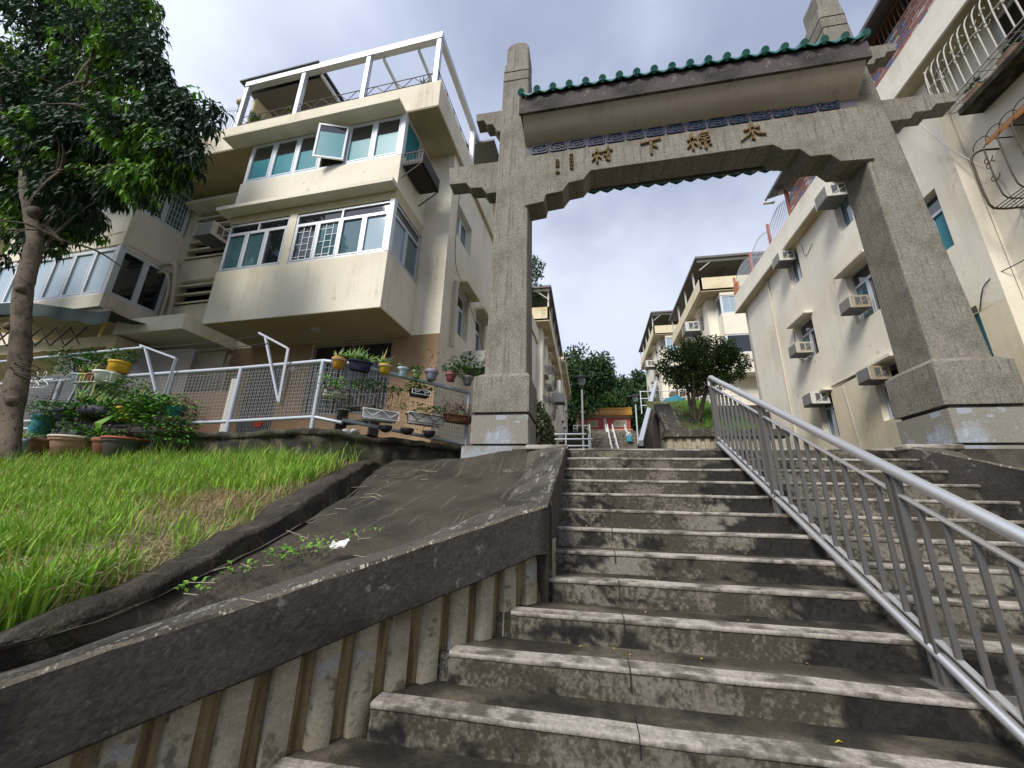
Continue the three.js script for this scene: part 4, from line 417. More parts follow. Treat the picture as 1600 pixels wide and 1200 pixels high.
{ // television aerial on the roof
  const t = hthing('roof_aerial', 'spiky grey television aerial above the flat rooftop sheet of the left house', 'aerial', -3.7, 13.05, -0.4); new MB().rod(V(0, 0, 0), V(0.0, 0.35, 0), 0.018, 6).build('mast', M.steelD, t); const g = new MB(); g.rod(V(-0.35, 0.2, 0.1), V(0.42, 0.95, -0.25), 0.014, 6); for (let i = 0; i < 11; i++) { const u = i / 10, p = V(-0.35 + 0.77 * u, 0.2 + 0.75 * u, 0.1 - 0.35 * u), L = 0.24 - 0.1 * u; g.rod(p.clone().add(V(-L * 0.6, L * 0.6, L * 0.3)), p.clone().add(V(L * 0.6, -L * 0.6, -L * 0.3)), 0.006, 5); } g.build('antenna', M.steelD, t); }
// dark iron planter bracket hung on the bay side
{ const t = hthing('planter_rack', 'black iron plant rack jutting from the side of the upper teal bay window', 'planter', 0.03, 8.9, -0.5); const g = new MB(); g.box(0, 0.5, 0, 0.03, -0.45, 0.45).box(0.47, 0.5, 0, 0.34, -0.45, 0.45); for (let i = 0; i <= 12; i++) { const z = -0.45 + i * 0.075; g.box(0.485, 0.50, 0.03, 0.36, z - 0.006, z + 0.006).box(0, 0.5, 0.03, 0.045, z - 0.006, z + 0.006); } for (const z of [-0.45, 0.45]) { g.box(0, 0.5, 0.32, 0.345, z - 0.01, z + 0.01).bar(V(0, -0.35, z), V(0.5, 0, z), 0.02, 0.02); for (let i = 1; i < 6; i++) g.box(i * 0.083 - 0.006, i * 0.083 + 0.006, 0.03, 0.33, z - 0.006, z + 0.006); } g.build('rack', M.iron, t); new MB().box(0.05, 0.45, 0.05, 0.2, -0.4, 0.4, 0.02).build('trough', M.black, t); }
// roof plants behind the trellis
{ const r = rng(55); const lab = ['grassy potted plant beside the second white rooftop post', 'leafy potted plant at the left end of the roof trellis', 'small dark pot near the right end of the roof trellis', 'dark pot on the roof trellis left of the rightmost post', 'low green pot under the sloping end of the rooftop shade', 'second low green pot along the roof trellis']; [[-3.75, 0], [-4.95, 1], [0.2, 2], [-1.0, 2], [-2.6, 3], [-2.2, 3]].forEach(([x, kd], i) => { const t = hthing('roof_pot_plant', lab[i], 'potted plant', x, 11.28, -0.3, 'pots on the roof of the left house'); new MB().add(new THREE.CylinderGeometry(0.14, 0.1, 0.22, 10), new THREE.Matrix4().makeTranslation(0, 0.11, 0)).build('pot', kd === 2 ? M.black : M.clay, t); const P = [], C = []; const n = kd === 2 ? 10 : 46; for (let k = 0; k < n; k++) { const a = r() * 6.28, el = kd === 0 ? 1.6 : 0.5, L = (kd === 0 ? 0.5 : kd === 3 ? 0.12 : 0.25) * (0.6 + 0.5 * r()); leafPush(P, C, V(0.05 * Math.cos(a), 0.2 + r() * (kd === 1 ? 0.35 : 0.05), 0.05 * Math.sin(a)), V(Math.cos(a), el + r(), Math.sin(a)), V(0, 1, 0.1), L, kd === 0 ? 0.025 : 0.07, [0.10, 0.19, 0.03]); } new MB().raw(P, C).build('foliage', M.leaf, t); }); }
// green awning with a scissor frame, bamboo prop
{
  const t = hthing('awning', 'dark green canvas awning with folding lattice frame under the left bay windows', 'awning', -8.0, 5.4, 0.4); const e = [[-5.4, 5.9], [-2.6, 6.0], [-1.0, 5.9], [0.2, 5.68], [1.4, 5.45], [1.9, 5.42]]; const cv = new THREE.CatmullRomCurve3(e.map(p => V(p[0], p[1] - 5.4, 0.3))).getSpacedPoints(50); const rows = cv.map((p, i) => { const q = [V(p.x, p.y - 0.30 + 0.03 * Math.sin(i * 0.9), p.z + 0.02), V(p.x, p.y, p.z)]; for (let k = 1; k <= 6; k++) q.push(V(p.x, p.y + 0.12 * k / 6 * (1 - smooth(-0.5, 1.8, p.x)) - 0.03 * Math.sin(k), p.z - k * 0.18)); return q; }); new MB().grid(rows, true).build('canvas', M.awn, t);
  const f = new MB(); for (let i = 0; i < 11; i++) { const x = -4.6 + i * 0.5, y = -0.05 - 0.035 * i; f.bar(V(x, y + 0.22, 0.1), V(x + 0.5, y - 0.22, 0.1), 0.03, 0.012); f.bar(V(x, y - 0.22, 0.08), V(x + 0.5, y + 0.22, 0.08), 0.03, 0.012); } f.build('lattice', M.iron, t); new MB().rod(V(1.35, -0.45, 0.05), V(1.62, 0.02, 0.18), 0.03, 8).build('bamboo_prop', M.bamboo, t); }
// ================= mesh fence, washing frames =================
{
  const t = thing('mesh_fence', 'grey pipe fence with fine wire mesh on top of the dark terrace wall', 'fence', [-5, 2.5, -5.05]); const pts = [V(-14, 3.46, -5.28), V(-9.15, 3.50, -5.16), V(-8.0, 3.51, -5.12), V(-6.68, 3.53, -5.09), V(-5.35, 3.55, -5.06), V(-3.87, 3.585, -5.0), V(-3.45, 3.55, -5.07), V(-2.0, 3.44, -6.4)]; const dropB = 0.86;
  const top = new MB(); for (let i = 0; i < pts.length - 1; i++) { top.rod(pts[i], pts[i + 1], 0.032, 10); top.sphere(pts[i].x, pts[i].y, pts[i].z, 0.032); } top.build('top_rail', M.galv, t);
  const bt = new MB(); for (let i = 0; i < pts.length - 1; i++) bt.rod(pts[i].clone().add(V(0, -dropB, 0)), pts[i + 1].clone().add(V(0, -dropB - (i > 4 ? 0.04 : 0), 0)), 0.028, 10); bt.build('bottom_rail', M.galv, t);
  for (const i of [1, 2, 3, 4, 5, 7]) new MB().rod(V(pts[i].x, 2.42, pts[i].z), V(pts[i].x, pts[i].y, pts[i].z), 0.034, 10).build('post', M.galv, t);
  for (let i = 0; i < pts.length - 1; i++) { const a = pts[i], b = pts[i + 1], L = a.distanceTo(b), right = i >= 5; const g = new MB(), pv = right ? 0.045 : 0.034, ph = right ? 0.07 : 0.055; const n = Math.round(L / pv); const r = 0.0018; for (let q = 0; q <= n; q++) { const p = a.clone().lerp(b, q / n); const o = q % 2 ? 0.004 : -0.004; g.bar(V(p.x, p.y - 0.03, p.z + o), V(p.x, p.y - dropB + 0.02, p.z + o), 0.0034, 0.0034); } const m = Math.round(0.8 / ph); for (let q = 0; q <= m; q++) { const y = -0.03 - q * ph; const k = Math.max(1, Math.round(L / 0.3)); for (let w = 0; w < k; w++) { const p = a.clone().lerp(b, w / k), p2 = a.clone().lerp(b, (w + 1) / k); g.bar(V(p.x, p.y + y + (w % 2) * 0.006, p.z), V(p2.x, p2.y + y + ((w + 1) % 2) * 0.006, p2.z), 0.0034, 0.0034); } } g.build('wire_mesh', M.wire, t, { kind: 'stuff' }); }
}
const frame = (name, label, pts) => { const t = thing(name, label, 'clothes frame', pts[0].toArray(), 'washing frames on the fence'); for (let i = 1; i < pts.length - 1; i++) new MB().bar(pts[i], pts[i + 1], 0.035, 0.03).build(i === 1 ? 'post' : i === 2 ? 'arm' : 'strut', M.galv, t); return t; };
{ const a = frame('washing_line_stand', 'grey angle iron washing line frame on the fence, nearer the ochre pot', [V(-4.46, 2.95, -4.97), V(-4.47, 2.95, -4.97), V(-4.46, 3.79, -4.93), V(-5.12, 4.12, -5.0)]); new MB().bar(V(-4.98, 4.05, -4.99), V(-4.49, 2.98, -4.98), 0.035, 0.03).build('strut', M.galv, a);
  const b = frame('washing_line_stand', 'grey angle iron washing line frame beside the yellow jar and long pole', [V(-6.65, 2.95, -5.03), V(-6.66, 2.95, -5.03), V(-6.6, 3.75, -5.0), V(-7.5, 4.05, -5.05)]); new MB().bar(V(-7.38, 4.0, -5.05), V(-6.7, 2.98, -5.03), 0.035, 0.03).build('strut', M.galv, b);
  const c = frame('washing_line_stand', 'weathered washing line frame half hidden by the plants left of the shelf', [V(-8.5, 2.6, -5.08), V(-8.75, 2.75, -5.07), V(-8.45, 3.8, -5.05), V(-9.35, 4.0, -5.1)]); new MB().bar(V(-9.0, 3.93, -5.08), V(-8.6, 3.3, -5.07), 0.035, 0.03).build('strut', M.galv, c);
  tag(new MB().rod(V(-11.5, 3.84, -5.05), V(-7.42, 4.0, -5.05), 0.028, 8).build('drying_pole', M.galv, null), 'long grey drying pole lying across the washing frames under the awning', 'pole');
  for (const [p, q, l] of [[V(-7.40, 4.0, -5.05), V(-5.0, 4.07, -4.99), 'upper twisted wire washing line between the two frames'], [V(-7.1, 3.9, -5.04), V(-4.7, 3.92, -4.95), 'lower twisted wire washing line between the two frames']]) { const pts = []; for (let i = 0; i <= 16; i++) { const u = i / 16, w = p.clone().lerp(q, u); w.y -= 0.04 * Math.sin(u * 3.14); w.y += i % 2 ? 0.004 : 0; pts.push(w); } tag(new MB().tube(pts, 0.006, 5, 48).build('washing_line', M.black, null), l, 'washing line'); }
  tag(new MB().rod(V(-9.77, 3.44, -4.98), V(-9.02, 3.46, -4.98), 0.018, 8).build('drying_rod', M.white, null), 'short white rod with hangers beside the mango trunk', 'rod'); tag(new MB().rod(V(-9.7, 2.70, -4.9), V(-8.9, 2.72, -4.9), 0.016, 8).build('drying_rod', M.white, null), 'lower white rod above the blue pot beside the trunk', 'rod');
  const hg = ['white wire hanger on the short rod, nearest the trunk', 'white wire hanger on the short rod, second from the trunk', 'white wire hanger at the right end of the short rod']; hg.forEach((l, i) => { const x = -9.62 + i * 0.2; const g = new MB().tube([V(x, 3.46, -4.95), V(x + 0.04, 3.56, -4.95), V(x - 0.01, 3.60, -4.95), V(x - 0.03, 3.55, -4.95)], 0.006, 5, 14).tube([V(x, 3.46, -4.95), V(x + 0.22, 3.34, -4.92), V(x + 0.2, 3.32, -4.92), V(x - 0.2, 3.33, -4.98), V(x - 0.22, 3.35, -4.98), V(x, 3.46, -4.95)], 0.007, 5, 30); tag(g.build('clothes_hanger', M.white, null), l, 'hanger', 'hangers on the rod'); });
}

// ================= RIGHT HOUSE =================
const rhouse = thing('apartment_house', 'tall cream house with hooded windows and brick roof terrace, behind the right pillar', 'house', [7.6, 2.0, -12]);
{
  const P = rhouse, X = 7.6, b3 = 0.012;
  const holes = [[-14.95, -13.85, 6.72, 8.12], [-11.85, -10.7, 6.75, 8.3], [-14.65, -13.85, 9.55, 10.8], [-11.6, -10.6, 9.6, 10.85], [-14.5, -13.7, 3.9, 5.35], [-11.75, -10.75, 3.95, 5.35], [-9.5, -8.55, 7.0, 8.45], [-9.5, -8.55, 4.4, 5.6]];
  const w = new MB(); wallHoles(w, 'x', X, 0.25, -18.85, -8.0, -0.1, 10.9, holes); w.box(X, 16, -0.1, 10.9, -18.85, -18.6).box(X + 0.24, 8.2, -0.1, 10.9, -8.2, -8.0); wallHoles(w, 'x', 7.9, 0.25, -8.0, 1.5, -0.1, 10.9, [[-6.9, -4.6, 6.9, 8.6], [-6.9, -4.0, 9.4, 10.9]]); w.box(7.9, 16, -0.1, 10.9, 1.5, 1.75); w.build('wall', M.plasterR, P);
  // paler lower coat of paint, 3 mm proud
  const lp = new MB(); wallHoles(lp, 'x', X - 0.004, 0.004, -15.6, -8.0, 0, 5.45, holes.filter(h => h[2] < 5)); lp.build('painted_dado', tmat(T.plasterR, 4.3, T.plasterB, 0.004, { color: new THREE.Color(0.93, 0.89, 0.78) }), P); new MB().box(X - 0.03, X, 5.45, 5.49, -13.6, -12.1).build('string_course', M.plasterR, P);
  new MB().box(8.6, 8.7, 0, 10.8, -18.5, 1.4).build('inner_wall', M.room, P);
  const eav = new MB().box(7.29, 16, 10.86, 11.06, -19.15, 1.9, 0.012); eav.build('eaves_slab', M.soffit, P); new MB().extX([[-19.16, 10.865], [1.92, 10.865], [1.92, 11.12], [-19.16, 11.12]], 7.25, 7.40, 0.02).box(7.30, 7.44, 11.12, 11.74, -19.12, 1.9, b3).box(7.44, 16, 11.0, 11.74, -19.12, -18.98, b3).build('parapet', M.plasterR, P);
  holes.forEach((h, i) => { windowSet(P, mapXm(X + 0.14), h[0], h[1], h[2], h[3], { n: 2, glass: i > 5 ? [M.glassT] : [M.glassG, M.glassD], ft: 0.045, tr: h[3] - h[2] > 1.38 ? 0.4 : 0, nt: 1, mat: M.alu }); if (h[3] < 10.5 && i < 6) new MB().box(X - 0.26, X, h[3] + 0.0, h[3] + 0.09, h[0] - 0.1, h[1] + 0.12, 0.008).build('hood', M.plasterR, P); });
  // rooftop: brick patterned wall, railings with arched tops, metal canopy
  const bw = new MB().box(7.42, 7.52, 11.74, 12.62, -13.3, 1.0).build('terrace_wall', flat(0.50, 0.46, 0.42, 0.8), P); const r = rng(12); const bm = [flat(0.38, 0.16, 0.13, 0.7), flat(0.46, 0.27, 0.22, 0.7), flat(0.17, 0.19, 0.33, 0.6), flat(0.55, 0.50, 0.45, 0.7)]; const bg = new THREE.BoxGeometry(0.022, 0.075, 0.21); { const L = bm.map(() => new MB()); let count = 0; for (let j = 0; j < 9; j++) for (let i = 0; i < 62; i++) { const z = -13.2 + i * 0.23 + (j % 2) * 0.115; if (z > 0.9) continue; const k = r() < 0.35 ? 0 : r() < 0.5 ? 1 : r() < 0.6 ? 2 : 3; const y = 11.80 + j * 0.095; if (z > -13.3 && z < -6.2 && count < 295) { const m = new THREE.Mesh(bg, bm[k]); m.name = 'brick'; m.castShadow = m.receiveShadow = true; m.position.set(7.412 - P.position.x, y - P.position.y, z - P.position.z); bw.add(m); count++; } else L[k].box(7.401, 7.423, y - 0.037, y + 0.037, z - 0.105, z + 0.105); } L.forEach((m, k) => m.build('brickwork', bm[k], bw, { kind: 'stuff' })); }
  const or = flat(0.42, 0.15, 0.05, 0.6); const rail = (z0, z1, y0, h, mat, n) => { const g = new MB(), arc = []; for (let i = 0; i <= n; i++) { const u = i / n, z = lerp(z0, z1, u), t = y0 + h * (0.72 + 0.28 * Math.sin(u * Math.PI)); if (i % 1 === 0) g.rod(V(7.40, y0, z), V(7.40, t + 0.10, z), 0.009, 5); arc.push(V(7.40, t, z)); } g.tube(arc, 0.012, 5, 40); g.build('roof_railing', mat, P); };
  rail(-18.9, -17.0, 11.74, 1.0, M.galv, 16); rail(-16.9, -15.1, 11.74, 1.0, M.galv, 16); rail(-15.0, -13.4, 11.74, 1.0, M.galv, 14); rail(-13.2, -11.2, 12.62, 0.45, or, 16); rail(-11.1, -9.1, 12.62, 0.45, or, 16); rail(-9, -7, 12.62, 0.45, or, 16); rail(-6.9, -4.5, 12.62, 0.45, or, 16); for (const z of [-19.0, -16.95, -15.05, -13.35]) new MB().box(7.36, 7.44, 11.7, 12.75, z - 0.04, z + 0.04).build('rail_post', flat(0.45, 0.13, 0.08, 0.6), P); new MB().box(7.33, 7.42, 11.74, 12.3, -19.1, -18.55).build('painted_panel', or, P);
  { const sh = new MB(), rows = []; for (let i = 0; i <= 60; i++) { const z = lerp(-13.9, -1, i / 60); rows.push([V(6.95, 13.0 + 0.02 * Math.sin(i * 2.6), z), V(10, 13.9 + 0.02 * Math.sin(i * 2.6), z)]); } sh.grid(rows); sh.box(6.93, 6.96, 12.93, 13.03, -13.92, -1).build('metal_canopy', flat(0.10, 0.095, 0.10, 0.6), P); new MB().rod(V(6.9, 12.98, -14.05), V(7.3, 12.98, -14.05), 0.06, 10).build('gutter_pipe', M.white, P); for (const z of [-13.6, -10, -7]) new MB().box(7.46, 7.52, 11.7, 13.1, z - 0.03, z + 0.03).build('roof_post', or, P); new MB().box(8.9, 9, 11.2, 13.4, -13.5, 0).build('penthouse_wall', M.rust, P); new MB().sphere(7.3, 12.95, -13.5, 0.11).build('globe_lamp', M.acW, P); }
  // caged balcony and lower caged window
  { const cg = flat(0.44, 0.42, 0.37, 0.6); const g = new MB(); const z0 = -7.55, z1 = -3.5; for (let i = 0; i <= 26; i++) { const z = lerp(z0, z1, i / 26); g.tube([V(7.85, 10.95, z), V(7.55, 10.9, z), V(7.28, 10.6, z), V(7.22, 10.2, z), V(7.22, 9.42, z)], 0.014, 5, 14); } for (const y of [9.42, 10.1]) g.rod(V(7.22, y, z0), V(7.22, y, z1), 0.014, 5); for (let i = 0; i < 9; i++) { const z = z0 + 0.3 + i * 0.44; for (const [dz, y, s] of [[-0.09, 10.0, 1], [0.09, 10.0, -1], [-0.09, 10.28, -1], [0.09, 10.28, 1]]) { const pts = []; for (let q = 0; q <= 10; q++) { const a = q / 10 * 4.6; pts.push(V(7.20, y + Math.sin(a) * s * 0.07 * (1 - q / 16), z + dz + Math.cos(a) * 0.07 * (1 - q / 16))); } g.tube(pts, 0.008, 4, 14); } } for (let i = 0; i < 7; i++) g.rod(V(7.9 - i * 0.1, 9.40, z0), V(7.9 - i * 0.1, 9.40, z1), 0.009, 5); for (let i = 0; i < 20; i++) { const z = lerp(z0, z1, i / 19); g.rod(V(7.22, 9.40, z), V(7.9, 9.40, z), 0.008, 5); } for (let i = 0; i <= 5; i++) { const x = lerp(7.25, 7.85, i / 5); g.rod(V(x, 9.42, z0), V(x, lerp(10.6, 10.95, i / 5), z0), 0.012, 5); } g.build('balcony_cage', cg, P); new MB().box(7.50, 7.92, 9.26, 9.38, -7.5, -3.5).build('balcony_slab', M.moss, P);
    const k = flat(0.055, 0.035, 0.022, 0.6), h = new MB(), a0 = -7.5, a1 = -4.4; for (let i = 0; i <= 12; i++) { const z = lerp(a0, a1, i / 12); const c = [V(7.9, 8.35, z), V(7.6, 8.35, z), V(7.42, 8.2, z), V(7.40, 7.95, z), V(7.40, 7.25, z), V(7.44, 7.05, z), V(7.6, 7.0, z), V(7.9, 7.0, z)]; h.tube(c, i === 0 ? 0.020 : 0.013, 5, 24); if (i < 12) { const pts = []; for (let q = 0; q <= 8; q++) { const a = q / 8 * Math.PI; pts.push(V(7.55 - 0.03, 8.36 + Math.sin(a) * 0.14, z + 0.129 - Math.cos(a) * 0.16)); } h.tube(pts, 0.010, 4, 12); } if (i % 3 === 1) for (const [y, s] of [[7.75, 1], [7.5, -1], [7.9, -1]]) { const pts = []; for (let q = 0; q <= 12; q++) { const a = q / 12 * 5.2; pts.push(V(7.39, y + Math.sin(a) * s * 0.1 * (1 - q / 16), z + Math.cos(a) * 0.1 * (1 - q / 16))); } h.tube(pts, 0.010, 4, 16); } } for (let i = 0; i < 6; i++) h.rod(V(7.44 + i * 0.08, 7.0, a0), V(7.44 + i * 0.08, 7.0, a1), 0.010, 5); h.build('window_cage', k, P); const rows = []; for (let i = 0; i <= 12; i++) { const z = lerp(a0 + 0.25, a1, i / 12); rows.push([V(7.92, 8.75, z), V(7.48, 8.32, z), V(7.47, 8.22 - 0.02 * (i % 2), z)]); } new MB().grid(rows).build('awning', flat(0.20, 0.085, 0.018, 0.8), P); windowSet(P, mapXm(8.0), -6.9, -4.6, 6.9, 8.6, { n: 3, glass: [M.glassD] }); windowSet(P, mapXm(8.0), -6.9, -4.0, 9.4, 10.85, { n: 3, glass: [M.glassD] });
    const rp = rng(5); for (let q = 0; q < 5; q++) { const C = [], Q = []; const z = -7.3 + q * 0.7; for (let i = 0; i < 30; i++) { const a = rp() * 6.28; leafPush(Q, C, V(7.6 + rp() * 0.15, 9.55 + rp() * 0.15, z + rp() * 0.2), V(Math.cos(a), 0.8 * rp(), Math.sin(a)), V(0, 1, 0), 0.13, 0.06, [0.05, 0.13, 0.03]); } const t = thing('balcony_plant', ['leafy plant at the far end of the caged balcony, right edge', 'second leafy plant from the far end of the caged balcony', 'third leafy plant along the caged balcony, right edge', 'fourth leafy plant along the caged balcony, near the top corner', 'nearest leafy plant on the caged balcony'][q], 'potted plant', [7.65, 9.4, z], 'plants in the balcony cage'); new MB().box(7.55, 7.8, 9.41, 9.58, z - 0.12, z + 0.22, 0.02).build('pot', M.clay, t); new MB().raw(Q, C).build('foliage', M.leaf, t); } }
  { const c = new MB(); c.tube([V(7.35, 10.9, -8.6), V(7.3, 10.2, -8.2), V(7.5, 8.9, -7.9), V(7.86, 7.9, -7.7), V(7.86, 6.2, -7.4)], 0.012, 5, 30); c.build('cable', M.acW, P); new MB().tube([V(7.58, 5.45, -8.5), V(7.58, 5.9, -8.2), V(7.88, 6.1, -7.6), V(7.88, 6.5, -6.9)], 0.01, 5, 20).build('cable', M.black, P); new MB().rod(V(7.57, 5.3, -13.0), V(7.57, 3.0, -12.8), 0.012, 5).build('cable', M.acW, P); new MB().tube([V(7.59, 8.05, -15.05), V(7.59, 7.2, -15.1), V(7.59, 6.9, -15.0), V(7.59, 6.86, -14.7)], 0.01, 5, 16).build('cable', M.black, P); new MB().tube([V(7.585, 10.6, -13.5), V(7.585, 10.1, -13.4), V(7.585, 10.25, -12.9)], 0.008, 5, 12).build('cable', M.black, P); new MB().rod(V(7.56, 10.85, -16.2), V(7.56, 2.3, -16.2), 0.045, 8).build('drain_pipe', M.pipe, P); }
}
// ---- window air conditioners: one built, the others copied ----
const acProto = (() => { // front grille faces -x, long axis x
  const t = new THREE.Group(); t.userData.__o = V(0, 0, 0); const B = (n, mb, m, p = t) => mb.build(n, m, p); scene.add(t); new MB().box(-0.55, 0.0, 0, 0.40, -0.31, 0.31, 0.012).build('casing', M.acW, t); const g = new MB().box(-0.552, -0.548, 0.02, 0.38, -0.29, 0.29); g.build('grille', M.acB, t); const sl = new MB(); for (let i = 0; i < 10; i++) sl.box(-0.562, -0.550, 0.03 + i * 0.036, 0.042 + i * 0.036, -0.28, 0.28); for (const z of [-0.3, 0.285]) sl.box(-0.565, -0.548, 0, 0.4, z, z + 0.015); sl.build('slats', M.acW, t);
  for (const [a, b] of [[-0.42, -0.27], [-0.23, -0.08]]) { new MB().box(a, b, 0.06, 0.34, 0.309, 0.3135).build('side_vent', M.acG, t); } new MB().bar(V(-0.5, -0.01, 0.31), V(0.0, 0.3, 0.325), 0.02, 0.02).bar(V(-0.5, -0.01, -0.31), V(0.0, 0.3, -0.325), 0.02, 0.02).box(-0.56, 0, -0.03, 0, 0.29, 0.32).box(-0.56, 0, -0.03, 0, -0.32, -0.29).build('bracket', M.acW, t); new MB().box(-0.56, 0.0, -0.035, -0.028, -0.3, 0.3).build('drip_tray', M.acG, t); scene.remove(t); return t; })();
const acs = [[7.6, 10.42, -14.3, 0, 0.92, 'window air conditioner tucked under the eaves at the far upper window'], [7.6, 10.42, -11.15, 0, 1.0, 'white air conditioner under the eaves beside the right pillar'], [7.6, 6.98, -11.4, 0, 0.84, 'rusty window air conditioner below the middle hood next to the right pillar'], [7.6, 6.86, -14.4, 0, 0.9, 'air conditioner in the lone middle floor hooded window of the right house'], [7.6, 4.92, -11.35, 0, 0.85, 'air conditioner with dark blue grille beside the right pillar base'], [7.6, 5.0, -14.1, 0, 0.92, 'pale boxy air conditioner at the lower window behind the stair railing']];
const grime = tmat(T.plasterY, 1.1, null, 0, { color: new THREE.Color(0.62, 0.58, 0.52) }), cas = [M.acW, M.acW, grime, tmat(T.plasterR, 0.8, null, 0, { color: new THREE.Color(0.72, 0.68, 0.6) }), grime, M.acW], gri = [M.acB, M.acG, M.room, M.room, flat(0.03, 0.06, 0.11), M.acG];
acs.forEach(([x, y, z, ry, s, l], i) => { const c = acProto.clone(); c.traverse(q => { if (q.name === 'casing' || q.name === 'bracket') q.material = q.geometry.attributes.uv ? cas[i] : (cas[i].map ? flat(...(i === 3 ? [0.42, 0.38, 0.31] : [0.33, 0.27, 0.19])) : cas[i]); if (q.name === 'grille') q.material = gri[i]; }); c.name = numbered('air_conditioner'); c.position.set(x, y, z); c.rotation.y = ry; c.scale.setScalar(s); c.userData = { label: l, category: 'air conditioner', group: 'window units on the right house' }; scene.add(c); });
const acAt = (p, ry, s, l) => { const c = acProto.clone(); c.name = numbered('air_conditioner'); c.position.copy(p); c.rotation.y = ry; c.scale.setScalar(s); c.userData = { label: l, category: 'air conditioner', group: 'units on the left house' }; scene.add(c); };
acAt(hw(-6.35, 8.55, -1.3), Math.PI / 2 + HT, 1.0, 'window air conditioner on a bracket beside the louvres left of the bay window'); acAt(hw(-6.3, 5.62, -1.1), Math.PI / 2 + HT, 0.95, 'air conditioner lying on the entrance canopy below the louvres'); acAt(hw(0.70, 5.0, -3.2), Math.PI + HT, 1.1, 'slatted outdoor unit on a rack at the side wall by the left pillar'); acAt(hw(0.70, 5.0, -5.4), Math.PI + HT, 1.1, 'second outdoor unit on the side wall, half hidden by the left pillar');
// ================= BACKGROUND STREET =================
function simpleHouse(name, label, o) { // o: x0 (street face), dir (+1 house lies to +x), z0 near, z1 far, y0, y1, floors, depth
  const t = thing(name, label, 'house', [o.x0, o.y0, (o.z0 + o.z1) / 2]); const D = o.dir, xf = o.x0, xb = xf + D * (o.depth || 9); const H = o.y1 - o.y0, n = o.floors || 3, fh = H / n; const holesS = [], holesF = []; const L = o.z0 - o.z1; const k = Math.max(2, Math.round(L / 3.2));
  for (let f = 0; f < n; f++) for (let i = 0; i < k; i++) { const z = o.z1 + (i + 0.5) * L / k; holesS.push([z - 0.55, z + 0.45, o.y0 + f * fh + 1.0, o.y0 + f * fh + fh - 0.35]); }
  const bw = o.bays || [[0.6, 3.4]]; const w = new MB(); wallHoles(w, 'x', D > 0 ? xf : xf - 0.2, 0.2, o.z1, o.z0, o.y0 - 4, o.y1, holesS); const xi = xf + D * 0.201; w.box(Math.min(xi, xb), Math.max(xi, xb), o.y0 - 4, o.y1, o.z0 - 0.2, o.z0 - 0.003).box(Math.min(xi, xb), Math.max(xi, xb), o.y0 - 4, o.y1, o.z1 + 0.003, o.z1 + 0.2); w.build('wall', o.mat || M.plaster, t); new MB().box(xf + D * 0.9, xf + D * 1, o.y0, o.y1, o.z1 + 0.3, o.z0 - 0.3).build('inner_wall', M.room, t);
  const map = D > 0 ? mapXm(xf + 0.1) : mapXp(xf - 0.1); holesS.forEach((h, i) => { windowSet(t, map, h[0], h[1], h[2], h[3], { n: 2, glass: [i % 3 ? M.glassD : M.glassG], sash: false }); new MB().box(xf, xf - D * 0.25, h[3] + 0.02, h[3] + 0.1, h[0] - 0.1, h[1] + 0.1).build('hood', M.plaster, t); });
  // bay on the face towards the viewer
  for (let f = 1; f < n; f++) { const y = o.y0 + f * fh; const x0 = xf + D * bw[0][0], x1 = xf + D * bw[0][1]; const a = Math.min(x0, x1), b = Math.max(x0, x1); new MB().box(a, b, y - 0.1, y + 1.15, o.z0, o.z0 + 1.0, 0.02).build('bay_parapet', M.plaster, t); new MB().box(a, b, y + fh - 0.3, y + fh - 0.1, o.z0, o.z0 + 1.02).build('bay_head', M.plaster, t); new MB().box(a + 0.1, b - 0.1, y + 1.1, y + fh - 0.3, o.z0, o.z0 + 0.8).build('inner_wall', M.room, t); windowSet(t, mapZ(o.z0 + 0.98), a + 0.03, b - 0.03, y + 1.15, y + fh - 0.3, { n: 2, glass: f > 1 ? [M.glassC] : [M.glassD], grille: f > 1 ? [0, 1] : null, mat: M.aluW }); windowSet(t, D > 0 ? mapXm(a + 0.02) : mapXp(b - 0.02), o.z0 + 0.05, o.z0 + 0.95, y + 1.15, y + fh - 0.3, { n: 1, glass: [M.glassD] }); }
  const e0 = xf - D * 0.55, ea = Math.min(e0, xb), eb = Math.max(e0, xb); new MB().box(ea, eb, o.y1, o.y1 + 0.18, o.z1, o.z0 + 1.1).build('eaves_slab', M.soffit, t); new MB().box(e0, e0 + D * 0.12, o.y1 + 0.05, o.y1 + 1.0, o.z1, o.z0 + 1.1).box(ea, eb, o.y1 + 0.05, o.y1 + 1.0, o.z0 + 0.98, o.z0 + 1.1).build('parapet', M.plasterY, t);
  if (o.shed) { const s0 = xf - D * 0.7; new MB().box(Math.min(s0, xb), Math.max(s0, xb), o.y1 + 2.35, o.y1 + 2.5, o.z1, o.z0 + 1.3).build('roof_sheet', flat(0.14, 0.135, 0.13), t); for (let z = o.z1 + 0.3; z < o.z0 + 1.2; z += 2.4) new MB().box(e0 + D * 0.03, e0 + D * 0.13, o.y1 + 1, o.y1 + 2.35, z, z + 0.1).build('roof_post', M.acW, t); new MB().box(xf + D * 1.4, xf + D * 1.5, o.y1, o.y1 + 2.35, o.z1, o.z0).build('penthouse_wall', flat(0.14, 0.125, 0.11), t); const f2 = new MB(); f2.bar(V(e0 + D * 0.08, o.y1 + 1.6, o.z0 + 1.05), V(e0 + D * 1.0, o.y1 + 2.35, o.z0 + 1.05), 0.05, 0.05).box(Math.min(e0, e0 + D * 6), Math.max(e0, e0 + D * 6), o.y1 + 2.2, o.y1 + 2.34, o.z0 + 1.0, o.z0 + 1.1); f2.build('roof_brace', M.acW, t); }
  return t;
}
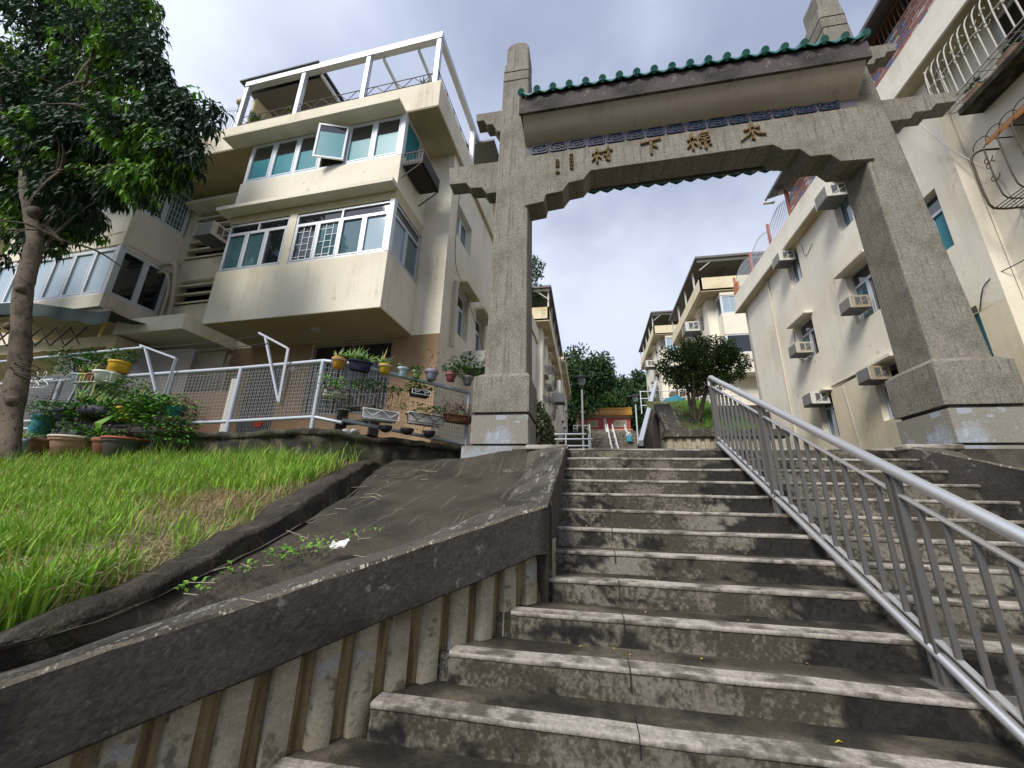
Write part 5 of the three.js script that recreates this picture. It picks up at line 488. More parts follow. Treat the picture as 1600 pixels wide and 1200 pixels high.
simpleHouse('apartment_house', 'weathered cream house with covered roof terrace beyond the small round tree', { x0: 8.0, dir: 1, z0: -25.5, z1: -33.5, y0: 7.0, y1: 15.1, floors: 3, shed: true, bays: [[0.55, 4.4]], mat: M.plaster });
simpleHouse('apartment_house', 'far cream house with dark roof shed, leftmost in the right hand row', { x0: 7.4, dir: 1, z0: -39.5, z1: -49, y0: 9.6, y1: 18.4, floors: 3, shed: true, bays: [[0.5, 4]], mat: M.plaster });
simpleHouse('apartment_house', 'cream house with brown roof edge just right of the left pillar', { x0: -2.75, dir: -1, z0: -24.5, z1: -36, y0: 5.2, y1: 13.2, floors: 3, shed: true, bays: [[0.5, 4]], mat: M.plaster });
simpleHouse('apartment_house', 'more distant white house in the left row below the street tree', { x0: -2.6, dir: -1, z0: -40, z1: -54, y0: 8.0, y1: 16.2, floors: 3, bays: [[0.5, 4]], mat: M.plasterR });
for (const [y, z, l] of [[9.6, -26.5, 'upper window cage bulging from the house right of the left pillar'], [7.2, -25.5, 'lower dark window cage bulging from the house right of the left pillar']]) { const g = new MB(); for (let i = 0; i <= 10; i++) { const zz = z - 0.9 + i * 0.18; g.tube([V(-2.75, y + 1.3, zz), V(-2.2, y + 1.2, zz), V(-2.05, y + 0.5, zz), V(-2.2, y, zz), V(-2.75, y, zz)], 0.016, 4, 12); } for (const q of [0.1, 0.6, 1.1]) g.rod(V(-2.1, y + q, z - 0.9), V(-2.1, y + q, z + 0.9), 0.014, 4); tag(g.build('window_cage', M.steelD, null), l, 'window cage'); }
for (const [x, y, z, l] of [[7.9, 13.6, -27.5, 'outdoor unit on the wall of the weathered house above the round tree'], [7.3, 13.2, -41, 'outdoor unit on the far right house behind the round tree'], [7.3, 16.2, -42, 'upper outdoor unit on the far right house below its roof'], [-2.6, 9.4, -30, 'box unit on the far left row of houses']]) acAt(V(x, y, z), x < 0 ? Math.PI : 0, 1.7, l);
// far stairs, terraces
{
  const fl = (name, l, x0, x1, z0, z1, y0, y1, n) => { const t = thing(name, l, 'stairs', [(x0 + x1) / 2, y0, z0]); for (let i = 0; i < n; i++) { const za = lerp(z0, z1, i / n), y = lerp(y0, y1, (i + 1) / n); new MB().box(x0, x1, y0 - 1.5, y - 0.05, z1, za - 0.012).build('step', M.step, t); new MB().box(x0, x1, y - 0.05, y, lerp(z0, z1, (i + 1) / n) - 0.02, za).build('nosing', M.nose, t); } return t; };
  fl('street_stairs', 'first flight of grey street stairs climbing towards the temple', 0.1, 5.4, -36, -44.5, 5.4, 9.7, 20); fl('street_stairs', 'upper flight of street stairs right below the red temple wall', -0.4, 5.6, -52, -57, 9.7, 12.2, 12);
  struct('terrace', new MB().box(-3.4, 9, -2, 9.7, -52.2, -44.4).box(-14, 22, -2, 12.2, -80, -56.9).box(-3.4, 0.1, -2, 5.5, -44.4, -36).box(5.4, 9, -2, 9.7, -44.4, -37).box(-3.4, -0.4, -2, 9.7, -57, -52.1).box(-2.8, 0.08, -2, 8.0, -44.4, -40), M.step);
  const rl = (l, a, b) => { const t = thing('stair_rail', l, 'handrail', a.toArray(), 'rails of the street stairs'); new MB().rod(a.clone().add(V(0, 0.95, 0)), b.clone().add(V(0, 0.95, 0)), 0.05, 6).build('top_rail', M.white, t); new MB().rod(a.clone().add(V(0, 0.5, 0)), b.clone().add(V(0, 0.5, 0)), 0.035, 6).build('lower_rail', M.white, t); for (let i = 0; i <= 4; i++) { const p = a.clone().lerp(b, i / 4); new MB().rod(p, p.clone().add(V(0, 0.95, 0)), 0.04, 6).build('post', M.white, t); } };
  rl('pale handrail in the middle of the street stairs, left of the walker', V(2.2, 5.5, -36.2), V(2.2, 9.7, -44.5)); rl('second pale handrail beside the middle one on the street stairs', V(2.75, 5.5, -36.2), V(2.75, 9.7, -44.5)); rl('pale handrail along the left edge of the street stairs', V(0.3, 5.5, -36.2), V(0.3, 9.7, -44.5)); rl('short pale handrail on the upper flight below the temple', V(2.6, 9.8, -52), V(2.6, 12.2, -57)); rl('pale railing across the terrace in front of the temple on the left', V(-1.9, 12.2, -57.4), V(0.2, 12.2, -57.4)); rl('pale handrail at the right side of the upper flight', V(5.2, 9.8, -52), V(5.2, 12.2, -57));
  { const t = thing('street_barrier', 'low galvanised pipe barrier with three rails behind the left pillar base', 'barrier', [-0.4, 2.31, -9.5]); for (const y of [2.98, 3.14, 3.26]) new MB().rod(V(-1.4, y, -9.5), V(y > 3.2 ? -0.02 : y > 3 ? 0.12 : 0.08, y, -9.5), 0.022, 8).build('rail', M.alu, t); for (const x of [-1.3, -0.5, 0.04]) new MB().rod(V(x, 2.3, -9.5), V(x, 3.26, -9.5), 0.022, 8).build('post', M.alu, t); }
  // planter with sloping concrete walls
  const pl = thing('planter_bed', 'concrete planter bed with dark coping and ribbed wall at the top of the stairs', 'planter', [2.8, 2.31, -9]); new MB().extX([[-8.0, 2.31], [-8.05, 2.92], [-8.30, 2.92], [-8.30, 2.31]], 1.5, 3.5).extX([[-8.3, 2.31], [-8.3, 2.95], [-9.6, 3.92], [-9.6, 2.31]], 1.66, 1.84).extX([[-8.3, 2.31], [-8.3, 2.9], [-12.5, 4.5], [-12.5, 2.31]], 3.5, 3.62).build('wall', M.rib, pl); { const g = new MB(); for (let i = 0; i < 12; i++) g.box(1.52 + i * 0.165, 1.60 + i * 0.165, 2.33, 2.90, -8.045, -8.012); g.build('rib', M.rib, pl); } new MB().box(1.46, 3.62, 2.92, 3.06, -8.35, -7.96, 0.01).extX([[-8.30, 2.95], [-8.30, 3.06], [-9.65, 4.0], [-9.65, 3.86]], 1.58, 1.94, 0.01).build('coping', M.cap, pl);
  const so = []; for (let i = 0; i <= 20; i++) { const row = []; for (let j = 0; j <= 40; j++) { const x = lerp(1.8, 3.55, j / 40), z = lerp(-8.32, -12.6, i / 20); const p = V(x, 3.0 + (-8.32 - z) * 0.42, z); p.y += bump(p, 0.12, 1.5); row.push(p); } so.push(row); } struct('planter_soil', new MB().grid(so, true), M.soil); struct('upper_terrace', new MB().box(2.1, 4.6, 1.5, 4.5, -13.6, -12.5).box(3.2, 5.6, 1.5, 4.9, -18, -13.59), M.dark); struct('upper_ground', new MB().box(3.6, 7.55, 1.5, 5.7, -21.5, -17.99).box(4.0, 7.9, 1.5, 6.85, -26, -21.49), M.dark);
  { const r = rng(88), P = [], C = []; for (let k = 0; k < 3400; k++) { const x = rr(1.9, 3.5, r), z = rr(-12.4, -8.6, r); if (r() > smooth(2.3, 3.0, x) + 0.06) continue; const a = r() * 6.28, y = 3.0 + (-8.32 - z) * 0.42; leafPush(P, C, V(x, y - 0.02, z), V(Math.cos(a) * 0.5, 1, Math.sin(a) * 0.5), V(0, 0.2, 1), 0.10 + 0.1 * r(), 0.02, [0.10, 0.23, 0.02]); } const m = new MB().raw(P, C).build('lawn_grass', M.leafT, null); Object.assign(m.userData, { kind: 'stuff', label: 'short green grass on the raised planter behind the railing', category: 'grass' }); }
  { const t = thing('ramp_parapet', 'sloping concrete stair parapet with pale top, rising to the right behind the small tree', 'parapet', [2.5, 3, -17]); const a = V(1.78, 3.85, -14), b = V(3.9, 8.6, -22.5); new MB().bar(a.clone().add(V(0, -0.1, 0)), b.clone().add(V(0, -0.1, 0)), 0.16, 0.20).build('coping', M.alu, t); const P = []; for (const s of [-0.12, 0.12]) { P.push([V(a.x + s, 1.5, a.z), V(a.x + s, a.y - 0.2, a.z)], [V(b.x + s, 1.5, b.z), V(b.x + s, b.y - 0.2, b.z)]); } new MB().grid([P[0], P[1]]).grid([P[2], P[3]]).build('wall', M.rib, t); }
  { const t = thing('terrace_railing', 'pale pipe railing on the upper terrace behind the small tree', 'railing', [5, 7, -22]); for (const y of [7.06, 7.45, 7.85]) new MB().rod(V(2.9, y, -22), V(8.0, y + 0.05, -22), 0.03, 6).build('rail', M.aluW, t); for (let i = 0; i < 6; i++) new MB().rod(V(2.95 + i, 6.6, -22), V(2.95 + i, 7.87, -22), 0.03, 6).build('post', M.aluW, t); }
  { const t = thing('garden_umbrella', 'folded teal sheet slumped on the terrace behind the small tree', 'tarpaulin', [4.4, 6.9, -21.5]); const rows = []; for (let i = 0; i <= 10; i++) { const a = i / 10 * 3.14; rows.push([V(4.5 + Math.cos(a) * 0.8, 6.7, -21.5 + Math.sin(a) * 0.5), V(4.55 + Math.cos(a) * 0.5, 7.15 + 0.1 * Math.sin(i * 2), -21.5 + Math.sin(a) * 0.35), V(4.7, 7.5, -21.5)]); } new MB().grid(rows).build('sheet', flat(0.02, 0.16, 0.22, 0.6), t); }
  // street lamps
  const lamp = (p, h, s, l) => { const t = thing('street_lamp', l, 'street lamp', p.toArray(), 'street lamps'); const a = p.clone(); new MB().rod(a, a.clone().add(V(0, h * 0.82, 0)), 0.045 * s, 10, 0.036 * s).build('pole', M.alu, t); new MB().rod(a.clone().add(V(0, h * 0.82, 0)), a.clone().add(V(0, h * 0.86, 0)), 0.03 * s, 8, 0.07 * s).build('neck', M.black, t); new MB().add(new THREE.LatheGeometry([[0.06, 0], [0.11, 0.06], [0.15, 0.24], [0.16, 0.27]].map(q => new THREE.Vector2(q[0] * s, q[1] * s)), 14), new THREE.Matrix4().makeTranslation(a.x, a.y + h * 0.86, a.z)).build('lantern', M.glassC, t); new MB().add(new THREE.LatheGeometry([[0.34, -0.03], [0.33, 0.0], [0.14, 0.09], [0.0, 0.13], [0, 0.11], [0.3, -0.02]].map(q => new THREE.Vector2(q[0] * s, q[1] * s)), 18), new THREE.Matrix4().makeTranslation(a.x, a.y + h * 0.86 + 0.27 * s, a.z)).build('shade', M.black, t); };
  lamp(V(-0.14, 2.4, -14), 4.0, 1.0, 'black hooded street lamp standing at the top of the stairs in the gateway'); lamp(V(4.1, 5.4, -34), 5.8, 1.7, 'pale small street lamp at the side of the far street stairs');
  // temple wall
  const te = thing('temple_wall', 'red wall with golden tiled roof and framed panels at the end of the street', 'temple', [2.5, 12.2, -62]); new MB().box(-1.35, 6.55, 12.2, 15.35, -62.4, -62).build('wall', flat(0.55, 0.10, 0.09, 0.7), te); for (const [x0, x1] of [[0.1, 1.7], [4.1, 6.0]]) { new MB().box(x0, x1, 13.75, 14.85, -62, -61.92).build('panel_frame', flat(0.55, 0.5, 0.38), te); new MB().box(x0 + 0.2, x1 - 0.2, 13.95, 14.65, -61.92, -61.9).build('panel', flat(0.40, 0.38, 0.27), te); const g = new MB(); for (let i = 0; i < 4; i++) { const x = lerp(x0 + 0.45, x1 - 0.45, i / 3); g.box(x - 0.1, x + 0.1, 14.26, 14.31, -61.9, -61.88).box(x - 0.02, x + 0.02, 14.12, 14.48, -61.9, -61.88); } g.build('panel_mark', flat(0.5, 0.36, 0.12), te); } { const g = new MB(); for (let i = 0; i <= 26; i++) g.box(-1.3 + i * 0.3, -1.22 + i * 0.3, 12.2, 13.0, -60.1, -60.05); g.box(-1.35, 6.6, 12.95, 13.05, -60.12, -60.03).box(-1.35, 6.6, 12.5, 12.56, -60.12, -60.03); g.build('balustrade', flat(0.55, 0.42, 0.25), te); } new MB().box(2.55, 2.95, 12.2, 15.35, -62, -61.8).build('pillar', flat(0.62, 0.55, 0.5), te); new MB().box(-1.4, 6.6, 15.2, 15.5, -62.2, -61.8).build('cornice', flat(0.5, 0.42, 0.3), te); const gm = phy({ color: new THREE.Color().setRGB(0.55, 0.26, 0.02), roughness: 0.4 }); new MB().extX([[-61.2, 15.45], [-61.2, 15.55], [-62.2, 16.65], [-63.2, 15.5]], -1.6, 6.75).build('roof', gm, te); for (let i = 0; i <= 34; i++) { const x = -1.6 + i * 8.35 / 34; new MB().rod(V(x, 15.6, -61.15), V(x, 16.65, -62.2), 0.08, 6).build('roll_tile', gm, te); } new MB().box(-1.7, 6.85, 16.6, 16.85, -62.35, -62.05).build('ridge', gm, te);
  // hill
  const hg = []; for (let i = 0; i <= 40; i++) { const row = []; for (let j = 0; j <= 60; j++) { const x = lerp(-160, 190, j / 60), z = -66 - i * 5; const p = V(x, 11.5 + (i < 1 ? 0 : 20 * smooth(0, 40, i) * 1.2) + 0.02 * Math.abs(x), z); p.y += bump(p, 3, 0.05); row.push(p); } hg.push(row); } struct('hill', new MB().grid(hg, true), M.hill);
}
// ---- a walker with a teal bag on the far stairs ----
{
  const sc = 1; const base = V(4.02, 7.55, -40.3); const t = thing('person', 'person in pale top and dark trousers carrying a teal bag up the far stairs', 'person', base.toArray()); const H = 1.62; const J = (x, y, z) => V(base.x + x, base.y + y, base.z + z); const bones = [[J(0, 0.92, 0), J(0, 1.30, 0.0), 0.13, 0.15], [J(0, 1.3, 0), J(0, 1.42, 0), 0.12, 0.06], [J(0, 1.40, 0), J(0, 1.48, 0.0), 0.05, 0.05], [J(0, 1.52, 0), J(0, 1.56, 0), 0.09, 0.095], [J(-0.08, 0.9, 0), J(-0.1, 0.48, -0.06), 0.09, 0.065], [J(-0.1, 0.48, -0.06), J(-0.1, 0.22, 0.02), 0.06, 0.045], [J(0.08, 0.9, 0), J(0.1, 0.46, 0.0), 0.09, 0.065], [J(0.1, 0.46, 0.0), J(0.1, 0.08, 0.12), 0.06, 0.045], [J(-0.1, 0.2, 0.02), J(-0.1, 0.18, -0.12), 0.045, 0.035], [J(0.1, 0.05, 0.12), J(0.1, 0.04, -0.02), 0.045, 0.035], [J(-0.17, 1.32, 0), J(-0.23, 1.05, 0.02), 0.055, 0.045], [J(-0.23, 1.05, 0.02), J(-0.2, 0.82, -0.1), 0.042, 0.032], [J(0.17, 1.32, 0), J(0.22, 1.05, 0.03), 0.055, 0.045], [J(0.22, 1.05, 0.03), J(0.16, 0.84, -0.08), 0.042, 0.032]];
  const { MarchingCubes } = await import('three/addons/objects/MarchingCubes.js'); const res = 64, mc = new MarchingCubes(res, new THREE.MeshBasicMaterial(), false, false, 60000); mc.isolation = 0; const S = 0.95, C0 = J(0, 0.82, 0);
  for (let k = 0; k < res; k++) for (let j = 0; j < res; j++) for (let i = 0; i < res; i++) { const p = V(C0.x + S * (i - res / 2) / (res / 2), C0.y + S * (j - res / 2) / (res / 2), C0.z + S * (k - res / 2) / (res / 2)); let e = 0; for (const [a, b, ra, rb] of bones) { const ab = b.clone().sub(a), u = clamp(p.clone().sub(a).dot(ab) / ab.lengthSq()), d = p.distanceTo(a.clone().addScaledVector(ab, u)) - lerp(ra, rb, u); e += Math.exp(-d * 40); } mc.field[i + j * res + k * res * res] = Math.log(e + 1e-30) / 40; }
  mc.update(); const n = mc.count !== undefined ? mc.count : mc.geometry.drawRange.count; const pos = [], col = []; for (let i = 0; i < n; i++) { const x = C0.x + mc.positionArray[3 * i] * S, y = C0.y + mc.positionArray[3 * i + 1] * S, z = C0.z + mc.positionArray[3 * i + 2] * S; pos.push(x, y, z); const h = y - base.y, xx = Math.abs(x - base.x); const c = h > 1.45 ? [0.4, 0.25, 0.18] : (h > 0.9 || xx > 0.19) ? (h < 1.05 && xx > 0.16 ? [0.4, 0.25, 0.18] : [0.6, 0.55, 0.5]) : h > 0.16 ? [0.05, 0.06, 0.09] : [0.03, 0.03, 0.03]; col.push(...c); }
  new MB().raw(pos, col).build('body', std({ vertexColors: true, roughness: 0.8 }), t); const hr = new MB(); hr.add(new THREE.SphereGeometry(0.105, 12, 9, 0, 6.3, 0, 1.9), new THREE.Matrix4().makeTranslation(base.x, base.y + 1.56, base.z + 0.015)); hr.build('hair', flat(0.03, 0.02, 0.015), t);
  const bag = thing('shopping_bag', 'bright teal bag on the back of the walker on the far stairs', 'bag', [base.x, base.y + 0.7, base.z + 0.2]); new MB().box(base.x - 0.24, base.x + 0.24, base.y + 0.42, base.y + 1.08, base.z + 0.14, base.z + 0.36, 0.09).build('sack', flat(0.02, 0.28, 0.36, 0.6), bag); new MB().tube([V(base.x - 0.12, base.y + 1.05, base.z + 0.2), V(base.x - 0.1, base.y + 1.3, base.z + 0.14), V(base.x - 0.1, base.y + 1.33, base.z), V(base.x - 0.11, base.y + 1.2, base.z - 0.16)], 0.018, 5).tube([V(base.x + 0.12, base.y + 1.05, base.z + 0.2), V(base.x + 0.1, base.y + 1.3, base.z + 0.14), V(base.x + 0.1, base.y + 1.33, base.z), V(base.x + 0.11, base.y + 1.2, base.z - 0.16)], 0.018, 5).build('strap', flat(0.02, 0.2, 0.27), bag);
}

// ================= VEGETATION =================
function limb(mb, pts, r0, r1, seg = 10, wob = 0.03) { // a tapered, knobbly limb
  const c = new THREE.CatmullRomCurve3(pts, false, 'centripetal'), n = Math.max(6, pts.length * 6), fr = c.computeFrenetFrames(n, false), rows = []; for (let i = 0; i <= n; i++) { const u = i / n, p = c.getPointAt(u), r = lerp(r0, r1, u), row = []; for (let j = 0; j <= seg; j++) { const a = j / seg * 6.28319, d = fr.normals[i].clone().multiplyScalar(Math.cos(a)).addScaledVector(fr.binormals[i], Math.sin(a)); const q = p.clone().addScaledVector(d, r); const k = 1 + wob * 6 * vnoise(q.x * 5, q.y * 5, q.z * 5) + wob * 3 * vnoise(q.x * 16, q.y * 16, q.z * 16); row.push(p.clone().addScaledVector(d, r * k)); } row[seg] = row[0].clone(); rows.push(row); } mb.grid(rows, true); return mb; }
const inBox = (p, b) => p.x > b[0] && p.x < b[1];
{ // mango tree at the left edge
  const t = thing('mango_tree', 'large mango tree with knobbly leaning trunk and drooping leaves at the left edge', 'tree', [-8.2, 1.9, -4.2]); const z = -4.3, s = z / -4.5; // trunk path
  const tp = [[-7.85, 1.55], [-8.1, 2.0], [-8.55, 2.75], [-8.85, 3.55], [-9.05, 4.3], [-9.35, 5.0], [-9.75, 6.05], [-10.2, 6.75], [-10.45, 7.3], [-10.75, 7.75], [-11.5, 8.35], [-12.6, 8.9]].map(([x, y], i) => V((x - 0.24) * 0.956, 1.55 + (y - 1.55) * 0.956, z + 0.05 * Math.sin(i * 1.7)));
  const tr = new MB(); limb(tr, tp.slice(0, 8), 0.135, 0.104, 18, 0.04); limb(tr, tp.slice(7), 0.104, 0.075, 14, 0.05); for (const [x, y, r] of [[-8.38, 2.9, 0.075], [-9.25, 4.9, 0.07], [-9.75, 6.55, 0.11], [-9.15, 4.2, 0.06]]) tr.sphere((x - 0.24) * 0.956 + 0.03, 1.55 + (y - 1.55) * 0.956, z + 0.12, r, 1.1, 10, 8); for (const [x, y] of [[-8.47, 3.35], [-8.6, 3.45], [-8.55, 3.52]]) tr.add(new THREE.TorusGeometry(0.134, 0.009, 5, 20), new THREE.Matrix4().makeRotationX(1.45).setPosition((x - 0.24) * 0.956 - 0.03, 1.55 + (y - 1.55) * 0.956, z)); tr.build('trunk', M.bark, t);
  const r = rng(2024), br = new MB(), tips = []; const forks = [[tp[7], V(-8.9, 7.0, -4.0)], [tp[7], V(-8.2, 7.6, -4.6)], [tp[8], V(-9.0, 8.9, -4.4)], [tp[8], V(-9.6, 10.2, -4.0)], [tp[9], V(-10.6, 10.4, -4.8)], [tp[10], V(-12.2, 9.8, -4.2)], [tp[10], V(-11.4, 9.6, -3.4)], [tp[6], V(-9.2, 5.9, -4.5)]]; for (const [a, b] of forks) { const m = a.clone().lerp(b, 0.5).add(V(rr(-0.25, 0.25, r), rr(0, 0.4, r), rr(-0.3, 0.3, r))); limb(br, [a, m, b], 0.07, 0.025, 8, 0.04); for (let k = 0; k < 6; k++) { const p = m.clone().lerp(b, r()), q = p.clone().add(rdir(r).multiplyScalar(rr(0.6, 1.3, r))); limb(br, [p, p.clone().lerp(q, 0.5).add(V(0, 0.12, 0)), q], 0.025, 0.008, 5, 0.02); } } br.build('branch', M.bark, t);
  // crown: whorls of long drooping leaves through overlapping volumes
  const vol = [[-6.55, 8.15, -4.2, 0.36, 0.3, 0.35, 20], [-6.8, 7.65, -4.25, 0.38, 0.3, 0.35, 20], [-7.0, 7.0, -4.2, 0.4, 0.3, 0.35, 18], [-12.55, 11.92, -4.39, 0.89, 1.0, 0.57, 72], [-11.4, 12.0, -4.5, 0.85, 0.97, 0.57, 72], [-9.25, 10.83, -4.2, 0.73, 0.83, 0.57, 72], [-11.66, 9.83, -4.36, 0.8, 0.84, 0.57, 72], [-11.01, 10.23, -4.63, 0.79, 0.84, 0.57, 72], [-9.73, 10.14, -4.63, 0.74, 0.8, 0.57, 72], [-7.87, 9.31, -4.09, 0.41, 0.45, 0.37, 30], [-7.15, 8.18, -4.15, 0.38, 0.4, 0.37, 30], [-7.63, 7.77, -4.04, 0.59, 0.6, 0.57, 72], [-9.07, 8.04, -4.31, 0.65, 0.66, 0.57, 72], [-9.56, 7.73, -4.02, 0.65, 0.65, 0.57, 72], [-11.48, 8.41, -4.32, 0.75, 0.75, 0.57, 72], [-7.76, 7.44, -4.45, 0.39, 0.39, 0.37, 30], [-6.77, 7.21, -4.19, 0.36, 0.36, 0.37, 30], [-8.47, 7.12, -4.47, 0.4, 0.39, 0.37, 30], [-9.38, 6.98, -4.41, 0.64, 0.61, 0.57, 72], [-11.56, 7.58, -4.91, 0.75, 0.71, 0.57, 72], [-10.05, 6.95, -5.07, 0.45, 0.42, 0.37, 30], [-10.55, 6.52, -4.98, 0.45, 0.41, 0.37, 30], [-11.91, 6.82, -5.02, 0.75, 0.69, 0.57, 72], [-7.34, 6.69, -4.2, 0.36, 0.35, 0.37, 30], [-13.61, 11.47, -4.49, 0.92, 1.01, 0.57, 72], [-15.03, 11.78, -4.31, 0.99, 1.09, 0.57, 72], [-12.85, 8.86, -4.11, 0.81, 0.83, 0.57, 72], [-14.36, 8.11, -5.06, 0.88, 0.83, 0.57, 72], [-12.0, 13.64, -4.55, 0.92, 1.09, 0.57, 72], [-9.42, 11.91, -4.21, 0.5, 0.59, 0.37, 30], [-12.79, 13.17, -4.16, 0.93, 1.11, 0.57, 72], [-7.75, 8.87, -4.27, 0.41, 0.44, 0.37, 30], [-10.44, 7.92, -4.66, 0.46, 0.45, 0.37, 30], [-12.51, 9.66, -4.68, 0.84, 0.86, 0.57, 72], [-10.19, 8.94, -4.47, 0.72, 0.74, 0.57, 72], [-12.41, 11.18, -4.63, 0.87, 0.95, 0.57, 72]];
  const P = [], C = []; const young = []; for (const [cx, cy, cz, rx, ry, rz, n] of vol) for (let k = 0; k < n * 2.1; k++) { const d = rdir(r), q = Math.pow(r(), 0.45); const c = V(cx + d.x * rx * q, cy + d.y * ry * q, cz + d.z * rz * q); const hole = vnoise(c.x * 1.6, c.y * 1.6, c.z * 1.6); if (hole < -0.25) continue; const isY = vnoise(c.x * 1.5 + 5, c.y * 1.5, c.z * 1.5) + 0.5 * (r() - 0.5) > 0.14; const m = 8 + Math.floor(r() * 7); const ax = d.clone().add(V(0, 0.2, 0)).normalize(); for (let j = 0; j < m; j++) { const a = j / m * 6.28 + r(); const out = V(Math.cos(a), 0, Math.sin(a)); const dir = out.multiplyScalar(0.75 + 0.3 * r()).addScaledVector(ax, 0.35 * r()).add(V(0, isY ? -0.75 : -0.35 - 0.5 * r(), 0)); const g = 0.65 + 0.7 * r(); const col = isY ? [0.135 * g, 0.30 * g, 0.015 * g] : [0.024 * g, 0.064 * g, 0.024 * g]; leafPush(P, C, c.clone().add(rdir(r).multiplyScalar(0.06)), dir, V(0, 1, 0.02), rr(0.15, 0.25, r), rr(0.045, 0.065, r), col, 0.3); } }
  new MB().raw(P, C).build('crown', M.leafT, t, { kind: 'stuff' });
}
function crownTree(name, label, base, trunkH, vols, leaf, cols, r, o = {}) {
  const t = thing(name, label, 'tree', base.toArray()); const mb = new MB(); const c0 = V(vols[0][0], vols[0][1], vols[0][2]); const top = base.clone().lerp(c0, 0.9); const mids = o.stems || 1; for (let k = 0; k < mids; k++) { const off = mids > 1 ? rdir(r).multiplyScalar(trunkH * 0.25) : V(0, 0, 0); limb(mb, [base.clone().add(V(0, -0.1, 0)), base.clone().lerp(top, 0.45).add(off), top.clone().add(off.clone().multiplyScalar(2))], o.r0 || 0.12, (o.r0 || 0.12) * 0.4, 8, 0.04); } for (const v of vols) { const e = V(v[0], v[1], v[2]); limb(mb, [base.clone().lerp(top, 0.5), base.clone().lerp(e, 0.75).add(rdir(r).multiplyScalar(0.1 * v[3])), e.clone().add(rdir(r).multiplyScalar(0.4 * v[3]))], (o.r0 || 0.12) * 0.5, (o.r0 || 0.12) * 0.12, 6, 0.03); } mb.build('trunk', M.bark, t);
  const P = [], C = []; for (const [x, y, z, rx, ry, rz, n] of vols) for (let k = 0; k < n; k++) { const d = rdir(r), q = Math.pow(r(), 0.4); const c = V(x + d.x * rx * q, y + d.y * ry * q, z + d.z * rz * q); if (vnoise(c.x * (o.hf || 2) + 3, c.y * (o.hf || 2), c.z * (o.hf || 2)) < (o.hole || -0.2)) continue; const m = o.m || 6; for (let j = 0; j < m; j++) { const dir = d.clone().multiplyScalar(0.6).add(rdir(r)); const g = 0.6 + 0.8 * r(), cc = cols[Math.floor(r() * cols.length)]; leafPush(P, C, c.clone().addScaledVector(rdir(r), leaf * 1.1), dir, rdir(r), leaf * (0.7 + 0.6 * r()), leaf * 0.5, [cc[0] * g, cc[1] * g, cc[2] * g], 0.15); } } new MB().raw(P, C).build('crown', M.leaf, t, { kind: 'stuff' }); return t;
}
